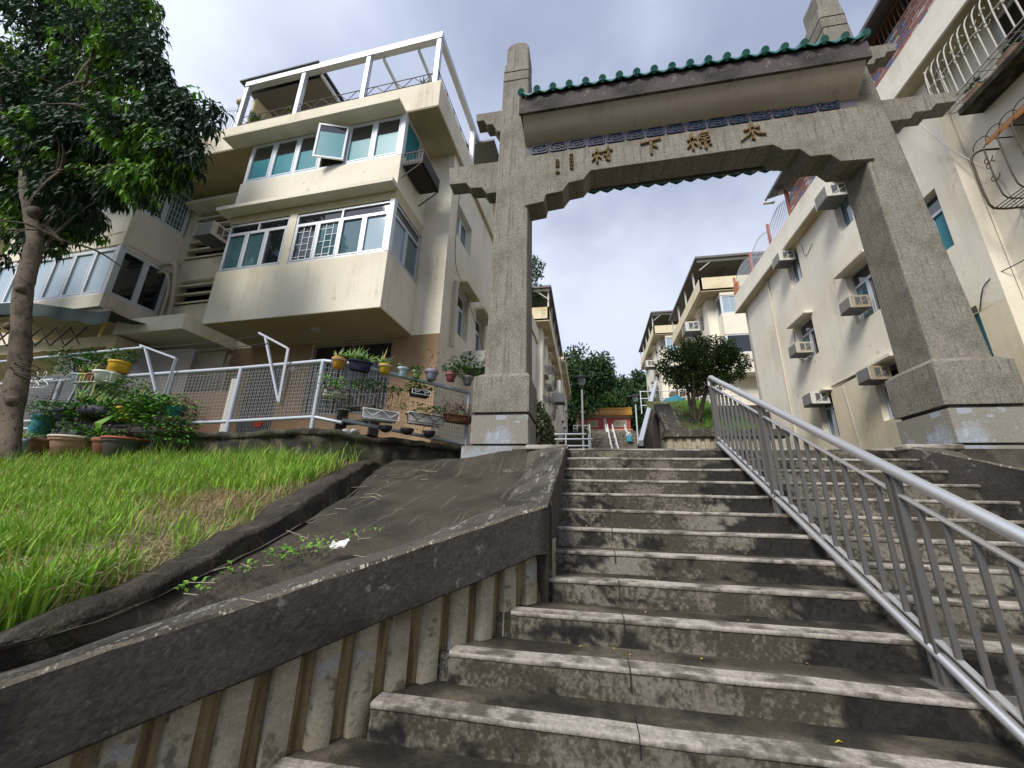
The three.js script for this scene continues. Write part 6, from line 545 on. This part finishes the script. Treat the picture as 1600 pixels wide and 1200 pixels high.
{
  const r = rng(515); const dk = [[0.022, 0.055, 0.018], [0.03, 0.07, 0.02], [0.04, 0.09, 0.022]], lt = [[0.07, 0.14, 0.02], [0.09, 0.17, 0.03], [0.05, 0.11, 0.02]];
  crownTree('small_tree', 'small round bushy tree growing in the planter behind the top of the railing', V(2.42, 3.45, -9.5), 0.9, [[2.65, 4.95, -9.5, 0.68, 0.46, 0.6, 620], [2.15, 4.80, -9.5, 0.48, 0.38, 0.42, 330], [3.2, 4.85, -9.5, 0.50, 0.46, 0.45, 400], [2.75, 5.34, -9.5, 0.5, 0.24, 0.4, 200], [2.05, 5.12, -9.5, 0.32, 0.24, 0.3, 110], [3.35, 5.18, -9.5, 0.32, 0.28, 0.3, 120], [2.9, 4.5, -9.5, 0.45, 0.28, 0.4, 160], [2.35, 4.5, -9.5, 0.35, 0.25, 0.35, 110]], 0.07, [[0.03, 0.066, 0.016], [0.05, 0.095, 0.018], [0.11, 0.165, 0.03], [0.07, 0.12, 0.02]], r, { stems: 4, r0: 0.06, m: 8, hole: -0.12, hf: 3.4 });
  crownTree('street_tree', 'tall open leafy tree behind the black street lamp', V(-1.6, 11, -58), 8, [[-0.4, 20.5, -58, 4.6, 3.2, 3, 800], [-4.6, 22.6, -58, 2.6, 2.2, 2.4, 400], [2.2, 21.0, -58, 2.0, 2.2, 2, 340], [-0.8, 23.8, -58, 3, 1.4, 2, 240], [2.9, 23.6, -58, 1.1, 0.8, 1, 70], [-1, 17, -58, 3.2, 2.5, 2, 400]], 0.55, dk, r, { r0: 0.35, hole: -0.1, hf: 0.7, m: 6 });
  let k = 0; const tl = ['dark tree on the hill, left of the middle behind the temple roof', 'tall dark hill tree with spiky top near the right house row', 'broad dark tree mass behind the temple, right of the lamp', 'dark round tree on the hill close to the far right house', 'low dark tree right behind the temple roof', 'far hill tree between the street tree and the spiky tree', 'dark hill tree low behind the golden roof, at its left end', 'tall hill tree right behind the street tree crown', 'hill tree filling the gap left of the spiky tree', 'far hill tree touching the edge of the far right house', 'dark hill tree under the crown of the street tree']; for (const [x, y0, z, w, h] of [[4.5, 13, -72, 3.6, 9], [9.8, 14, -75, 3.0, 12.5], [6.8, 13, -70, 4.2, 8.5], [11.0, 13, -70, 3, 9], [2.5, 13, -68, 4, 6.5], [7.6, 16, -85, 4, 9.5], [-3, 13, -68, 4, 8], [3.6, 15, -82, 4.5, 14], [7.2, 14, -78, 3.6, 12.5], [11.5, 15, -84, 4, 13.5], [0.2, 13, -70, 3.6, 11]]) { crownTree('hill_tree', tl[k++], V(x, y0 - 1, z), h * 0.5, [[x, y0 + h * 0.62, z, w * 0.8, h * 0.34, w * 0.8, 620], [x - w * 0.5, y0 + h * 0.4, z, w * 0.6, h * 0.3, w * 0.6, 380], [x + w * 0.5, y0 + h * 0.42, z, w * 0.6, h * 0.3, w * 0.6, 380], [x, y0 + h * 0.9, z, w * 0.35, h * 0.12, w * 0.3, 100]], 0.7, dk, r, { r0: 0.3, hole: -0.25, hf: 0.6, m: 6 }); }
  const hd = (n, l, x0, x1, y0, y1, z, n2, c, ls = 0.42) => { const P = [], C = []; for (let i = 0; i < n2; i++) { const u = r(), x = lerp(x0, x1, u), e = Math.sin(u * Math.PI); leafPush(P, C, V(x, y0 + (y1 - y0) * (0.35 + 0.65 * e) * Math.sqrt(r()), z + rr(-0.8, 0.8, r) * Math.min(1, ls * 2)), rdir(r), rdir(r), ls, ls * 0.55, c[Math.floor(r() * c.length)].map(v => v * (0.6 + 0.8 * r()))); } const t = thing(n, l, 'bush', [(x0 + x1) / 2, y0, z]); const w = new MB(); for (let i = 0; i < 6; i++) { const x = lerp(x0, x1, (i + 0.5) / 6); w.rod(V(x, y0 - 1, z), V(x, y0 + (y1 - y0) * 0.6, z), 0.06, 5); } w.build('stem', M.bark, t, { kind: 'stuff' }); new MB().raw(P, C).build('foliage', M.leaf, t, { kind: 'stuff' }); };
  hd('clipped_bush', 'yellow green clipped bush stepped above the golden temple roof', 1.4, 5.4, 17.3, 20.2, -66, 2200, lt); hd('clipped_bush', 'low green hedge directly behind the golden temple ridge', 0.2, 4.2, 16.2, 17.6, -64.5, 1400, [[0.05, 0.13, 0.03]]); hd('street_bush', 'green bush on the left bank of the far street stairs', -0.9, 0.0, 8.0, 9.4, -39.8, 700, lt, 0.3); hd('street_shrub', 'dark shrub beside the left pillar base at the edge of the landing', -1.3, -0.62, 2.3, 3.6, -7.6, 900, [[0.06, 0.09, 0.035]], 0.09);
  crownTree('corner_tree', 'dark leafy treetop showing above the roof just right of the left pillar', V(-4.2, 9, -26), 6, [[-3.55, 17.2, -23.5, 0.9, 0.9, 0.8, 130], [-3.4, 15.6, -23.8, 0.7, 0.8, 0.7, 90]], 0.22, dk, r, { r0: 0.15, hole: -0.3 });
  // trees behind the viewer, seen only as reflections in the window panes
  crownTree('garden_tree', 'broad dark tree standing across the road behind the viewer', V(-6, 0, 9), 4, [[-6, 6.5, 9, 3.6, 3, 2.6, 260], [-9, 5.5, 10, 2.6, 2.4, 2.4, 160]], 0.5, dk, r, { r0: 0.25, hole: -0.3, hf: 0.8 }); crownTree('garden_tree', 'second dark tree farther right across the road behind the viewer', V(5, 0, 12), 4, [[5, 6, 12, 3.8, 3, 2.8, 260]], 0.5, dk, r, { r0: 0.25, hole: -0.3, hf: 0.8 });
}
// ================= POTS AND PLANTS =================
const potMat = {}; const pm = (r, g, b, ro = 0.65) => { const k = [r, g, b].join(); return potMat[k] = potMat[k] || flat(r, g, b, ro); };
const potGeo = (mb, x, y, z, rt, rb, h, rim = 0.012) => mb.add(new THREE.LatheGeometry([[0, 0], [rb, 0], [rt * 0.97, h * 0.82], [rt + rim, h * 0.82], [rt + rim, h], [rt - 0.008, h], [rt - 0.012, h * 0.88], [0, h * 0.88]].map(p => new THREE.Vector2(p[0], p[1])), 16), new THREE.Matrix4().makeTranslation(x, y, z));
function foliage(P, C, r, c, kind, s, n) { // kind: 0 strap leaves, 1 bushy, 2 trailing stems, 3 dry
  for (let k = 0; k < n; k++) { const a = r() * 6.28, o = V(Math.cos(a), 0, Math.sin(a)); const g = 0.65 + 0.7 * r();
    if (kind === 0) leafPush(P, C, c.clone().addScaledVector(o, 0.03 * s), o.clone().multiplyScalar(0.35 + 0.6 * r()).add(V(0, 0.7 + 0.6 * r(), 0)), V(0, 0.3, 1), s * (0.6 + 0.5 * r()), 0.03 * Math.min(1, s * 3) + 0.008, r() < 0.15 ? [0.32 * g, 0.27 * g, 0.09 * g] : [0.10 * g, 0.20 * g, 0.035 * g], 0.35);
    else if (kind === 1) { const q = Math.cbrt(r()); leafPush(P, C, c.clone().add(V(o.x * s * 0.5 * q, s * (0.1 + 0.55 * r()), o.z * s * 0.5 * q)), o.clone().add(V(0, 0.4 * r(), 0)), V(0, 1, 0.2), 0.06 + 0.06 * s + 0.03 * r(), 0.045 + 0.03 * s * r(), [0.085 * g, 0.22 * g, 0.028 * g]); }
    else if (kind === 2) { leafPush(P, C, c.clone().add(V(o.x * s * 0.6 * r(), s * (0.5 - 1.1 * r() * r()), o.z * 0.12)), o.clone().add(V(0, -0.3, 0)), V(0, 1, 0), 0.06 + 0.03 * r(), 0.03, [0.11 * g, 0.25 * g, 0.04 * g]); }
    else leafPush(P, C, c.clone().add(V(o.x * s * 0.4 * r(), s * 0.7 * r(), o.z * s * 0.3 * r())), rdir(r), V(0, 1, 0), 0.05 + 0.05 * r(), 0.014, [0.17 * g, 0.12 * g, 0.06 * g]); } }
{
  const r = rng(909); const FU = V(0.73838, 0, -0.67439), FN = V(0.67439, 0, 0.73838), FA = V(-3.5, 0, -5.08); const fp = (s, y, off = 0.1) => FA.clone().addScaledVector(FU, s).addScaledVector(FN, off).setY(y);
  const hung = (name, label, s, y, w, h, mat, fol, shape, rack) => { const p = fp(s, y, shape === 'trough' ? 0.14 : 0.11); const t = thing(name, label, 'potted plant', p.toArray()); if (shape === 'round') potGeo(new MB(), p.x, p.y, p.z, w / 2, w * 0.36, h, 0.008).build('pot', mat, t); else { const m = new MB(), d = shape === 'bag' ? 0.14 : 0.16; const g = new MB(); const a = [-w / 2 * 0.9, w / 2 * 0.9], b = [-w / 2, w / 2]; const pt = (u, yy, v) => p.clone().addScaledVector(FU, u).addScaledVector(FN, v).setY(p.y + yy); const bot = [pt(a[0], 0, -d / 2 * 0.85), pt(a[1], 0, -d / 2 * 0.85), pt(a[1], 0, d / 2 * 0.85), pt(a[0], 0, d / 2 * 0.85)], rim = [[0, 0.985], [0.012, 0.985], [0.012, 1]]; const ring = (k, yy) => [pt(b[0] - k, yy, -d / 2 - k), pt(b[1] + k, yy, -d / 2 - k), pt(b[1] + k, yy, d / 2 + k), pt(b[0] - k, yy, d / 2 + k), pt(b[0] - k, yy, -d / 2 - k)]; bot.push(bot[0].clone()); const rows = [bot, ring(-0.004, h * 0.85), ring(0.010, h * 0.85), ring(0.010, h), ring(-0.012, h), ring(-0.012, h * 0.8)]; g.grid(rows, false); g.grid([[bot[0], bot[3]], [bot[1], bot[2]]]); const so = ring(-0.012, h * 0.85); g.grid([[so[0], so[3]], [so[1], so[2]]]); const tm = g.build('trough', mat, t); if (rack) { const rk = new MB(), bt = (u0, y0, u1, y1, v = d / 2 + 0.02) => rk.rod(pt(u0, y0, v), pt(u1, y1, v), 0.006, 5); bt(b[0], h * 0.92, b[1], h * 0.92); bt(b[0], 0.02, b[1], 0.02); for (const u of [b[0], b[1]]) { bt(u, 0.02, u, h * 0.95); rk.rod(pt(u, h * 0.92, d / 2 + 0.02), pt(u, h * 0.92, -d / 2 - 0.05), 0.006, 5); } const n = 4; for (let i = 0; i < n; i++) { const u0 = lerp(b[0], b[1], i / n), u1 = lerp(b[0], b[1], (i + 1) / n); bt(i % 2 ? u1 : u0, h * 0.92, i % 2 ? u0 : u1, 0.05); const cc = []; for (let q = 0; q <= 8; q++) { const an = q / 8 * 4.5; cc.push(pt((i % 2 ? u0 : u1) + Math.cos(an) * 0.03, 0.05 + Math.sin(an) * 0.03, d / 2 + 0.02)); } rk.tube(cc, 0.005, 4, 10); } rk.build('scroll_rack', rack, t); } }
    const P = [], C = []; const [kd, sz, n] = fol; const m = shape === 'round' ? 1 : 4; for (let i = 0; i < m; i++) foliage(P, C, r, p.clone().addScaledVector(FU, m > 1 ? lerp(-w * 0.4, w * 0.4, i / (m - 1)) : 0).setY(p.y + h * 0.85), kd, sz, n); if (n) new MB().raw(P, C).build('foliage', M.leaf, t);
    if (shape === 'round') { const rg = new MB(); rg.add(new THREE.TorusGeometry(w / 2 + 0.012, 0.006, 5, 18), new THREE.Matrix4().makeRotationX(Math.PI / 2).setPosition(p.x, p.y + h * 0.75, p.z)); rg.rod(p.clone().add(V(-0.02, h * 0.75, -0.05)), fp(s, y + h * 0.9, -0.02), 0.006, 5); rg.build('pot_ring', M.wire, t); } };
  hung('fence_pot', 'ochre round pot on the fence rail next to the corner post', -0.15, 3.42, 0.19, 0.15, pm(0.45, 0.22, 0.02), [0, 0.2, 22], 'round'); hung('fence_trough', 'navy cloth trough of strap leaves on the fence rail', 0.15, 3.44, 0.30, 0.15, pm(0.012, 0.016, 0.04, 0.9), [0, 0.27, 12], 'bag'); hung('fence_pot', 'bright yellow pot in a wire ring on the fence rail', 0.51, 3.47, 0.19, 0.14, pm(0.55, 0.36, 0.03), [0, 0.26, 18], 'round'); hung('fence_pot', 'pale blue pot on the fence rail, right of the yellow one', 0.79, 3.47, 0.16, 0.15, pm(0.42, 0.55, 0.66), [2, 0.12, 14], 'round'); hung('fence_pot', 'small green pot between the pale blue and lavender pots', 1.02, 3.50, 0.14, 0.12, pm(0.24, 0.32, 0.10), [1, 0.14, 24], 'round'); hung('fence_pot', 'lavender grey pot with a tall twiggy plant on the fence rail', 1.27, 3.51, 0.2, 0.17, pm(0.26, 0.26, 0.36), [3, 0.55, 46], 'round'); hung('fence_pot', 'dull red pot of round leaves on the fence rail', 1.61, 3.56, 0.18, 0.14, pm(0.30, 0.07, 0.08), [1, 0.24, 70], 'round'); hung('fence_pot', 'grey pot with a tall leafy shrub next to the left pillar', 1.92, 3.55, 0.18, 0.15, pm(0.25, 0.27, 0.28), [1, 0.55, 150], 'round');
  hung('fence_trough', 'white trough with sprawling green plant on the fence corner post', -0.13, 2.98, 0.34, 0.13, pm(0.60, 0.58, 0.54), [2, 0.34, 34], 'trough', M.iron); hung('fence_pot', 'small dark pot with thin drooping leaves low on the fence', 0.02, 2.74, 0.16, 0.1, pm(0.03, 0.025, 0.02), [3, 0.3, 60], 'round'); hung('fence_trough', 'grey white trough in a pale scroll rack at the bottom rail', 0.52, 2.72, 0.52, 0.16, pm(0.40, 0.41, 0.43), [3, 0.62, 70], 'trough', M.white); hung('fence_trough', 'white trough in a dark scroll rack at the bottom rail', 1.21, 2.75, 0.55, 0.17, pm(0.58, 0.56, 0.54), [1, 0.26, 26], 'trough', M.iron); hung('fence_trough', 'dark oval planter in a small white scroll rack halfway up the mesh', 1.09, 3.19, 0.30, 0.10, pm(0.02, 0.024, 0.035), [1, 0.2, 26], 'trough', M.white); hung('fence_trough', 'brown trough heaped with dry leaves beside the left pillar', 1.78, 2.86, 0.46, 0.13, pm(0.13, 0.05, 0.022), [3, 0.34, 110], 'trough');
  // leafy top above the grey white trough
  { const P = [], C = []; for (let i = 0; i < 6; i++) foliage(P, C, r, fp(0.22 + i * 0.12, 3.16 + 0.03 * (i % 2), 0.06), 1, 0.22, 26); const st = new MB(); for (let i = 0; i < 9; i++) st.rod(fp(0.3 + i * 0.055, 2.86, 0.13), fp(0.2 + i * 0.085, 3.2, 0.07), 0.004, 4); const t = thing('trained_plant', 'green topped stems trained along the mesh above the grey white trough', 'plant', fp(0.5, 2.8, 0.1).toArray()); st.build('stem', M.bark, t, { kind: 'stuff' }); new MB().raw(P, C).build('foliage', M.leaf, t); }
  for (const [s, l] of [[0.62, 'dark bowl hanging under the pale scroll rack'], [0.95, 'dark bowl hanging between the two white troughs'], [1.3, 'dark bowl in a wire loop under the dark scroll rack']]) { const p = fp(s, 2.56, 0.16); const t = thing('hanging_bowl', l, 'bowl', p.toArray(), 'bowls under the fence troughs'); new MB().add(new THREE.SphereGeometry(0.10, 12, 6, 0, 6.3, 1.57, 1.5), new THREE.Matrix4().makeTranslation(p.x, p.y + 0.1, p.z)).build('bowl', M.black, t); new MB().add(new THREE.TorusGeometry(0.12, 0.005, 5, 18), new THREE.Matrix4().makeTranslation(p.x, p.y + 0.09, p.z)).build('wire_loop', M.wire, t); }
  // left cluster
  const pot = (name, label, x, y, z, rt, h, mat, fol, o = {}) => { const t = thing(name, label, 'potted plant', [x, y, z]); potGeo(new MB(), x, y, z, rt, rt * (o.taper || 0.72), h, o.rim === undefined ? 0.014 : o.rim).build('pot', mat, t); if (o.band) new MB().add(new THREE.TorusGeometry(rt + 0.012, 0.02, 6, 22), new THREE.Matrix4().makeRotationX(Math.PI / 2).setPosition(x, y + h - 0.01, z)).build('pot_rim', o.band, t); if (fol) { const P = [], C = []; foliage(P, C, r, V(x, y + h * 0.9, z), fol[0], fol[1], fol[2]); new MB().raw(P, C).build('foliage', M.leaf, t); } return t; };
  const gz = -4.72, gy = 2.0; pot('ground_pot', 'grey cream pot at the foot of the wall beside the mango trunk', -8.95, gy + 0.1, gz, 0.17, 0.28, pm(0.3, 0.29, 0.25), [1, 0.2, 10]); pot('ground_pot', 'pale blue plastic pot with strap leaves near the trunk', -8.56, gy + 0.1, gz, 0.2, 0.26, pm(0.27, 0.40, 0.46), [0, 0.2, 40]); pot('ground_pot', 'brown glazed pot with pale spots next to the pale blue pot', -8.23, gy + 0.08, gz, 0.18, 0.30, pm(0.22, 0.10, 0.05, 0.35), [1, 0.3, 40]); pot('ground_pot', 'wide clay pot with a pale rim at the foot of the wall', -7.62, gy + 0.05, gz, 0.29, 0.34, M.clay, [1, 0.35, 50], { band: pm(0.55, 0.45, 0.38) }); pot('ground_pot', 'brown clay pot between the pale rimmed and red rimmed pots', -7.1, gy + 0.1, gz - 0.08, 0.2, 0.28, pm(0.22, 0.09, 0.045), [1, 0.25, 40]); pot('ground_pot', 'dark patterned pot with a red rim, rightmost on the ground', -6.70, gy + 0.05, gz, 0.25, 0.32, pm(0.07, 0.06, 0.06), null, { band: pm(0.35, 0.07, 0.05) });
  const wy = 2.56, wz = -4.98; pot('wall_pot', 'yellow pot of grassy leaves on top of the terrace wall', -7.22, wy + 0.16, wz, 0.15, 0.19, pm(0.55, 0.32, 0.02), [0, 0.25, 30]); pot('wall_pot', 'brown pot right of the yellow pot on the terrace wall', -6.92, wy + 0.16, wz, 0.14, 0.17, pm(0.10, 0.055, 0.035), [1, 0.3, 70]); pot('hanging_pot', 'teal blue pot hung on the mesh at the right end of the plants', -6.28, 2.76, -4.94, 0.12, 0.15, pm(0.05, 0.30, 0.38), [0, 0.16, 26]); pot('wall_pot', 'purple bucket in the shade behind the plants', -8.52, 2.74, -5.0, 0.13, 0.16, pm(0.16, 0.12, 0.28), null); pot('wall_pot', 'teal barrel half hidden behind the leaves beside the trunk', -8.95, 2.42, -5.0, 0.14, 0.4, pm(0.03, 0.20, 0.24), [1, 0.4, 60], { taper: 0.95 });
  const shelf = thing('plant_shelf', 'white wire shelf of small pots hooked on the fence rail', 'shelf', [-8.1, 3.34, -4.98]); { const g = new MB(); for (let i = 0; i <= 6; i++) g.rod(V(-8.6, 3.36, -5.06 + i * 0.03), V(-7.66, 3.36, -5.06 + i * 0.03), 0.005, 4); g.rod(V(-8.6, 3.5, -4.88), V(-7.6, 3.5, -4.88), 0.006, 5); for (let i = 0; i <= 12; i++) g.rod(V(-8.6 + i * 0.08, 3.36, -4.88), V(-8.6 + i * 0.08, 3.5, -4.88), 0.005, 4); g.build('rack', M.white, shelf); }
  [[-8.44, 0.11, 0.15, [0.42, 0.50, 0.60], 'pale blue tub at the left end of the wire shelf'], [-8.28, 0.10, 0.14, [0.36, 0.34, 0.06], 'yellow green tub second on the wire shelf'], [-8.10, 0.11, 0.14, [0.26, 0.11, 0.04], 'brown tub in the middle of the wire shelf']].forEach(([x, rt, h, c, l], i) => pot('shelf_pot', l, x, 3.37, -4.97, rt, h, pm(...c), [i ? 0 : 1, 0.25, 22], { taper: 0.85 })); pot('shelf_basket', 'white wire basket tub at the right end of the wire shelf', -7.86, 3.36, -4.96, 0.17, 0.17, M.white, null, { taper: 0.7 }); pot('shelf_jar', 'yellow bulging jar standing above the white basket', -7.78, 3.56, -5.03, 0.14, 0.18, pm(0.60, 0.36, 0.02), null, { taper: 1.0 }); pot('shelf_pot', 'cream round pot behind the tubs on the wire shelf', -8.28, 3.56, -5.05, 0.11, 0.14, pm(0.45, 0.38, 0.22), [1, 0.3, 50]); pot('shelf_pot', 'leafy pot at the back of the shelf under the drying pole', -7.9, 3.62, -5.1, 0.1, 0.12, pm(0.1, 0.06, 0.04), [1, 0.38, 80]);
  { const t = thing('old_tyre', 'dark blue black tyre planter lying on the terrace wall', 'tyre', [-7.62, 2.72, -5.0]); new MB().add(new THREE.TorusGeometry(0.26, 0.085, 10, 24), new THREE.Matrix4().makeRotationX(1.35).setPosition(-7.62, 2.78, -4.98)).build('tyre', pm(0.02, 0.022, 0.035), t); const P = [], C = []; foliage(P, C, r, V(-7.62, 2.8, -4.98), 0, 0.42, 70); new MB().raw(P, C).build('foliage', M.leaf, t); }
  const bush = (label, x, y, z, s, n, kd, stems = 3) => { const t = thing('leafy_plant', label, 'plant', [x, y, z]); const P = [], C = [], g = new MB(); for (let i = 0; i < stems; i++) { const a = i * 2.1, p = V(x + Math.cos(a) * s * 0.25, y + s * 0.55, z + Math.sin(a) * s * 0.2); g.rod(V(x, y, z), p, 0.008, 5); foliage(P, C, r, p.clone().add(V(0, -s * 0.3, 0)), kd, s, Math.round(2.2 * n / stems)); } g.build('stem', M.bark, t, { kind: 'stuff' }); new MB().raw(P, C).build('foliage', M.leaf, t); };
  bush('bright green bushy plant with round leaves, spilling over the wall top', -6.40, 2.3, -4.88, 0.75, 200, 1, 5); bush('low bright green plant left of the big bushy one', -7.0, 2.5, -4.92, 0.42, 70, 1); bush('tall bright green plant in front of the corner of the mesh', -6.55, 2.6, -4.85, 0.55, 130, 1); bush('broad leaved green plant beside the trunk and the teal barrel', -8.62, 2.65, -4.95, 0.45, 70, 1); bush('dark leafy plant under the tyre planter', -7.75, 2.55, -4.95, 0.45, 80, 1); bush('spreading green plant above the pale rimmed pot', -8.15, 2.6, -4.95, 0.45, 80, 1); bush('dark hanging plant below the shelf of small pots', -8.0, 2.95, -5.1, 0.5, 120, 2); bush('thin green climber growing up behind the wire shelf', -8.75, 3.4, -5.15, 0.6, 60, 1); bush('trailing green weed creeping right along the foot of the wall', -6.0, 2.15, -4.78, 0.45, 60, 1); bush('leafy shrub behind the drying pole under the awning', -8.9, 3.3, -5.35, 0.8, 160, 1, 5);
  bush('dense dark foliage clump on the wall left of the yellow pot', -7.5, 2.55, -5.0, 0.5, 90, 1, 4); bush('leafy spray between the wire shelf and the first frame', -7.35, 3.0, -5.02, 0.42, 70, 1); bush('grassy strap leaved clump above the tyre planter', -7.95, 2.85, -4.98, 0.4, 40, 0); bush('pale green strap leaved plant beside the brown wall pot', -6.75, 2.75, -4.95, 0.34, 34, 0); bush('low leafy clump at the foot of the wall between the clay pots', -7.35, 2.2, -4.82, 0.36, 60, 1); bush('small leafy clump in front of the purple bucket', -8.4, 2.45, -4.9, 0.4, 70, 1); bush('straggly plant hanging over the wall left of the trailing weed', -6.2, 2.45, -4.92, 0.36, 50, 2); bush('tall thin plant rising past the cream pot on the shelf', -8.45, 3.45, -5.1, 0.5, 60, 1);
  { const P = [], C = []; const c = V(-7.25, 2.42, -4.72); for (let i = 0; i < 1; i++) leafPush(P, C, c, V(0.15, 1, 0.1), V(0, 0, 1), 0.42, 0.16, [0.13, 0.25, 0.03], 0.5); const t = thing('big_leaf_plant', 'single big curling yellow green leaf in front of the tyre planter', 'plant', [-7.25, 2.2, -4.72]); new MB().raw(P, C).build('leaf', M.leaf, t); new MB().rod(V(-7.25, 2.2, -4.74), c, 0.015, 6).build('stem', M.leaf === 0 ? M.bark : pm(0.1, 0.16, 0.04), t); }
  // porch clutter in the shade
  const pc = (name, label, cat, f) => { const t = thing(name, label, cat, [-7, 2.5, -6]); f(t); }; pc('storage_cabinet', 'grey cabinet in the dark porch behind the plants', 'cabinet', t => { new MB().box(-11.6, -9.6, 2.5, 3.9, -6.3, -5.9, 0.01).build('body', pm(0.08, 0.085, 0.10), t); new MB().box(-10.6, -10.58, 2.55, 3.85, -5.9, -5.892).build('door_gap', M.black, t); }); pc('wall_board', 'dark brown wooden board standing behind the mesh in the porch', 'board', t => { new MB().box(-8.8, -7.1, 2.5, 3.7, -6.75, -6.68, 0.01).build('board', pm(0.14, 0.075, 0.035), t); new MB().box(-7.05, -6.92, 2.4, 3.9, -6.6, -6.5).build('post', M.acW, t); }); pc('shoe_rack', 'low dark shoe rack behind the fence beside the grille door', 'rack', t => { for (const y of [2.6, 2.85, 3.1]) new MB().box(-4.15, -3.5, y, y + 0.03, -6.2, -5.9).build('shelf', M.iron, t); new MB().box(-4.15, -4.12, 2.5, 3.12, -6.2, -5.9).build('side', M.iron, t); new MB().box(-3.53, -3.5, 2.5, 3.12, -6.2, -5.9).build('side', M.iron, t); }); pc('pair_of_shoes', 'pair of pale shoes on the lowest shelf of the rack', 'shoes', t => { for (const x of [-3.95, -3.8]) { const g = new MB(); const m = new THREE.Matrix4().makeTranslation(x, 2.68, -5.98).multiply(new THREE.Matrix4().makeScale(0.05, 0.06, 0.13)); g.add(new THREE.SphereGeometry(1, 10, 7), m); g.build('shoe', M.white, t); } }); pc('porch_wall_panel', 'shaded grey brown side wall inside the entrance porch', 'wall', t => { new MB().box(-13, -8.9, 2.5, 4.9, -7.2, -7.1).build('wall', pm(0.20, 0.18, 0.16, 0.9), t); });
}

scene.traverse(o => { delete o.userData.__o; });
renderer.render(scene, camera);
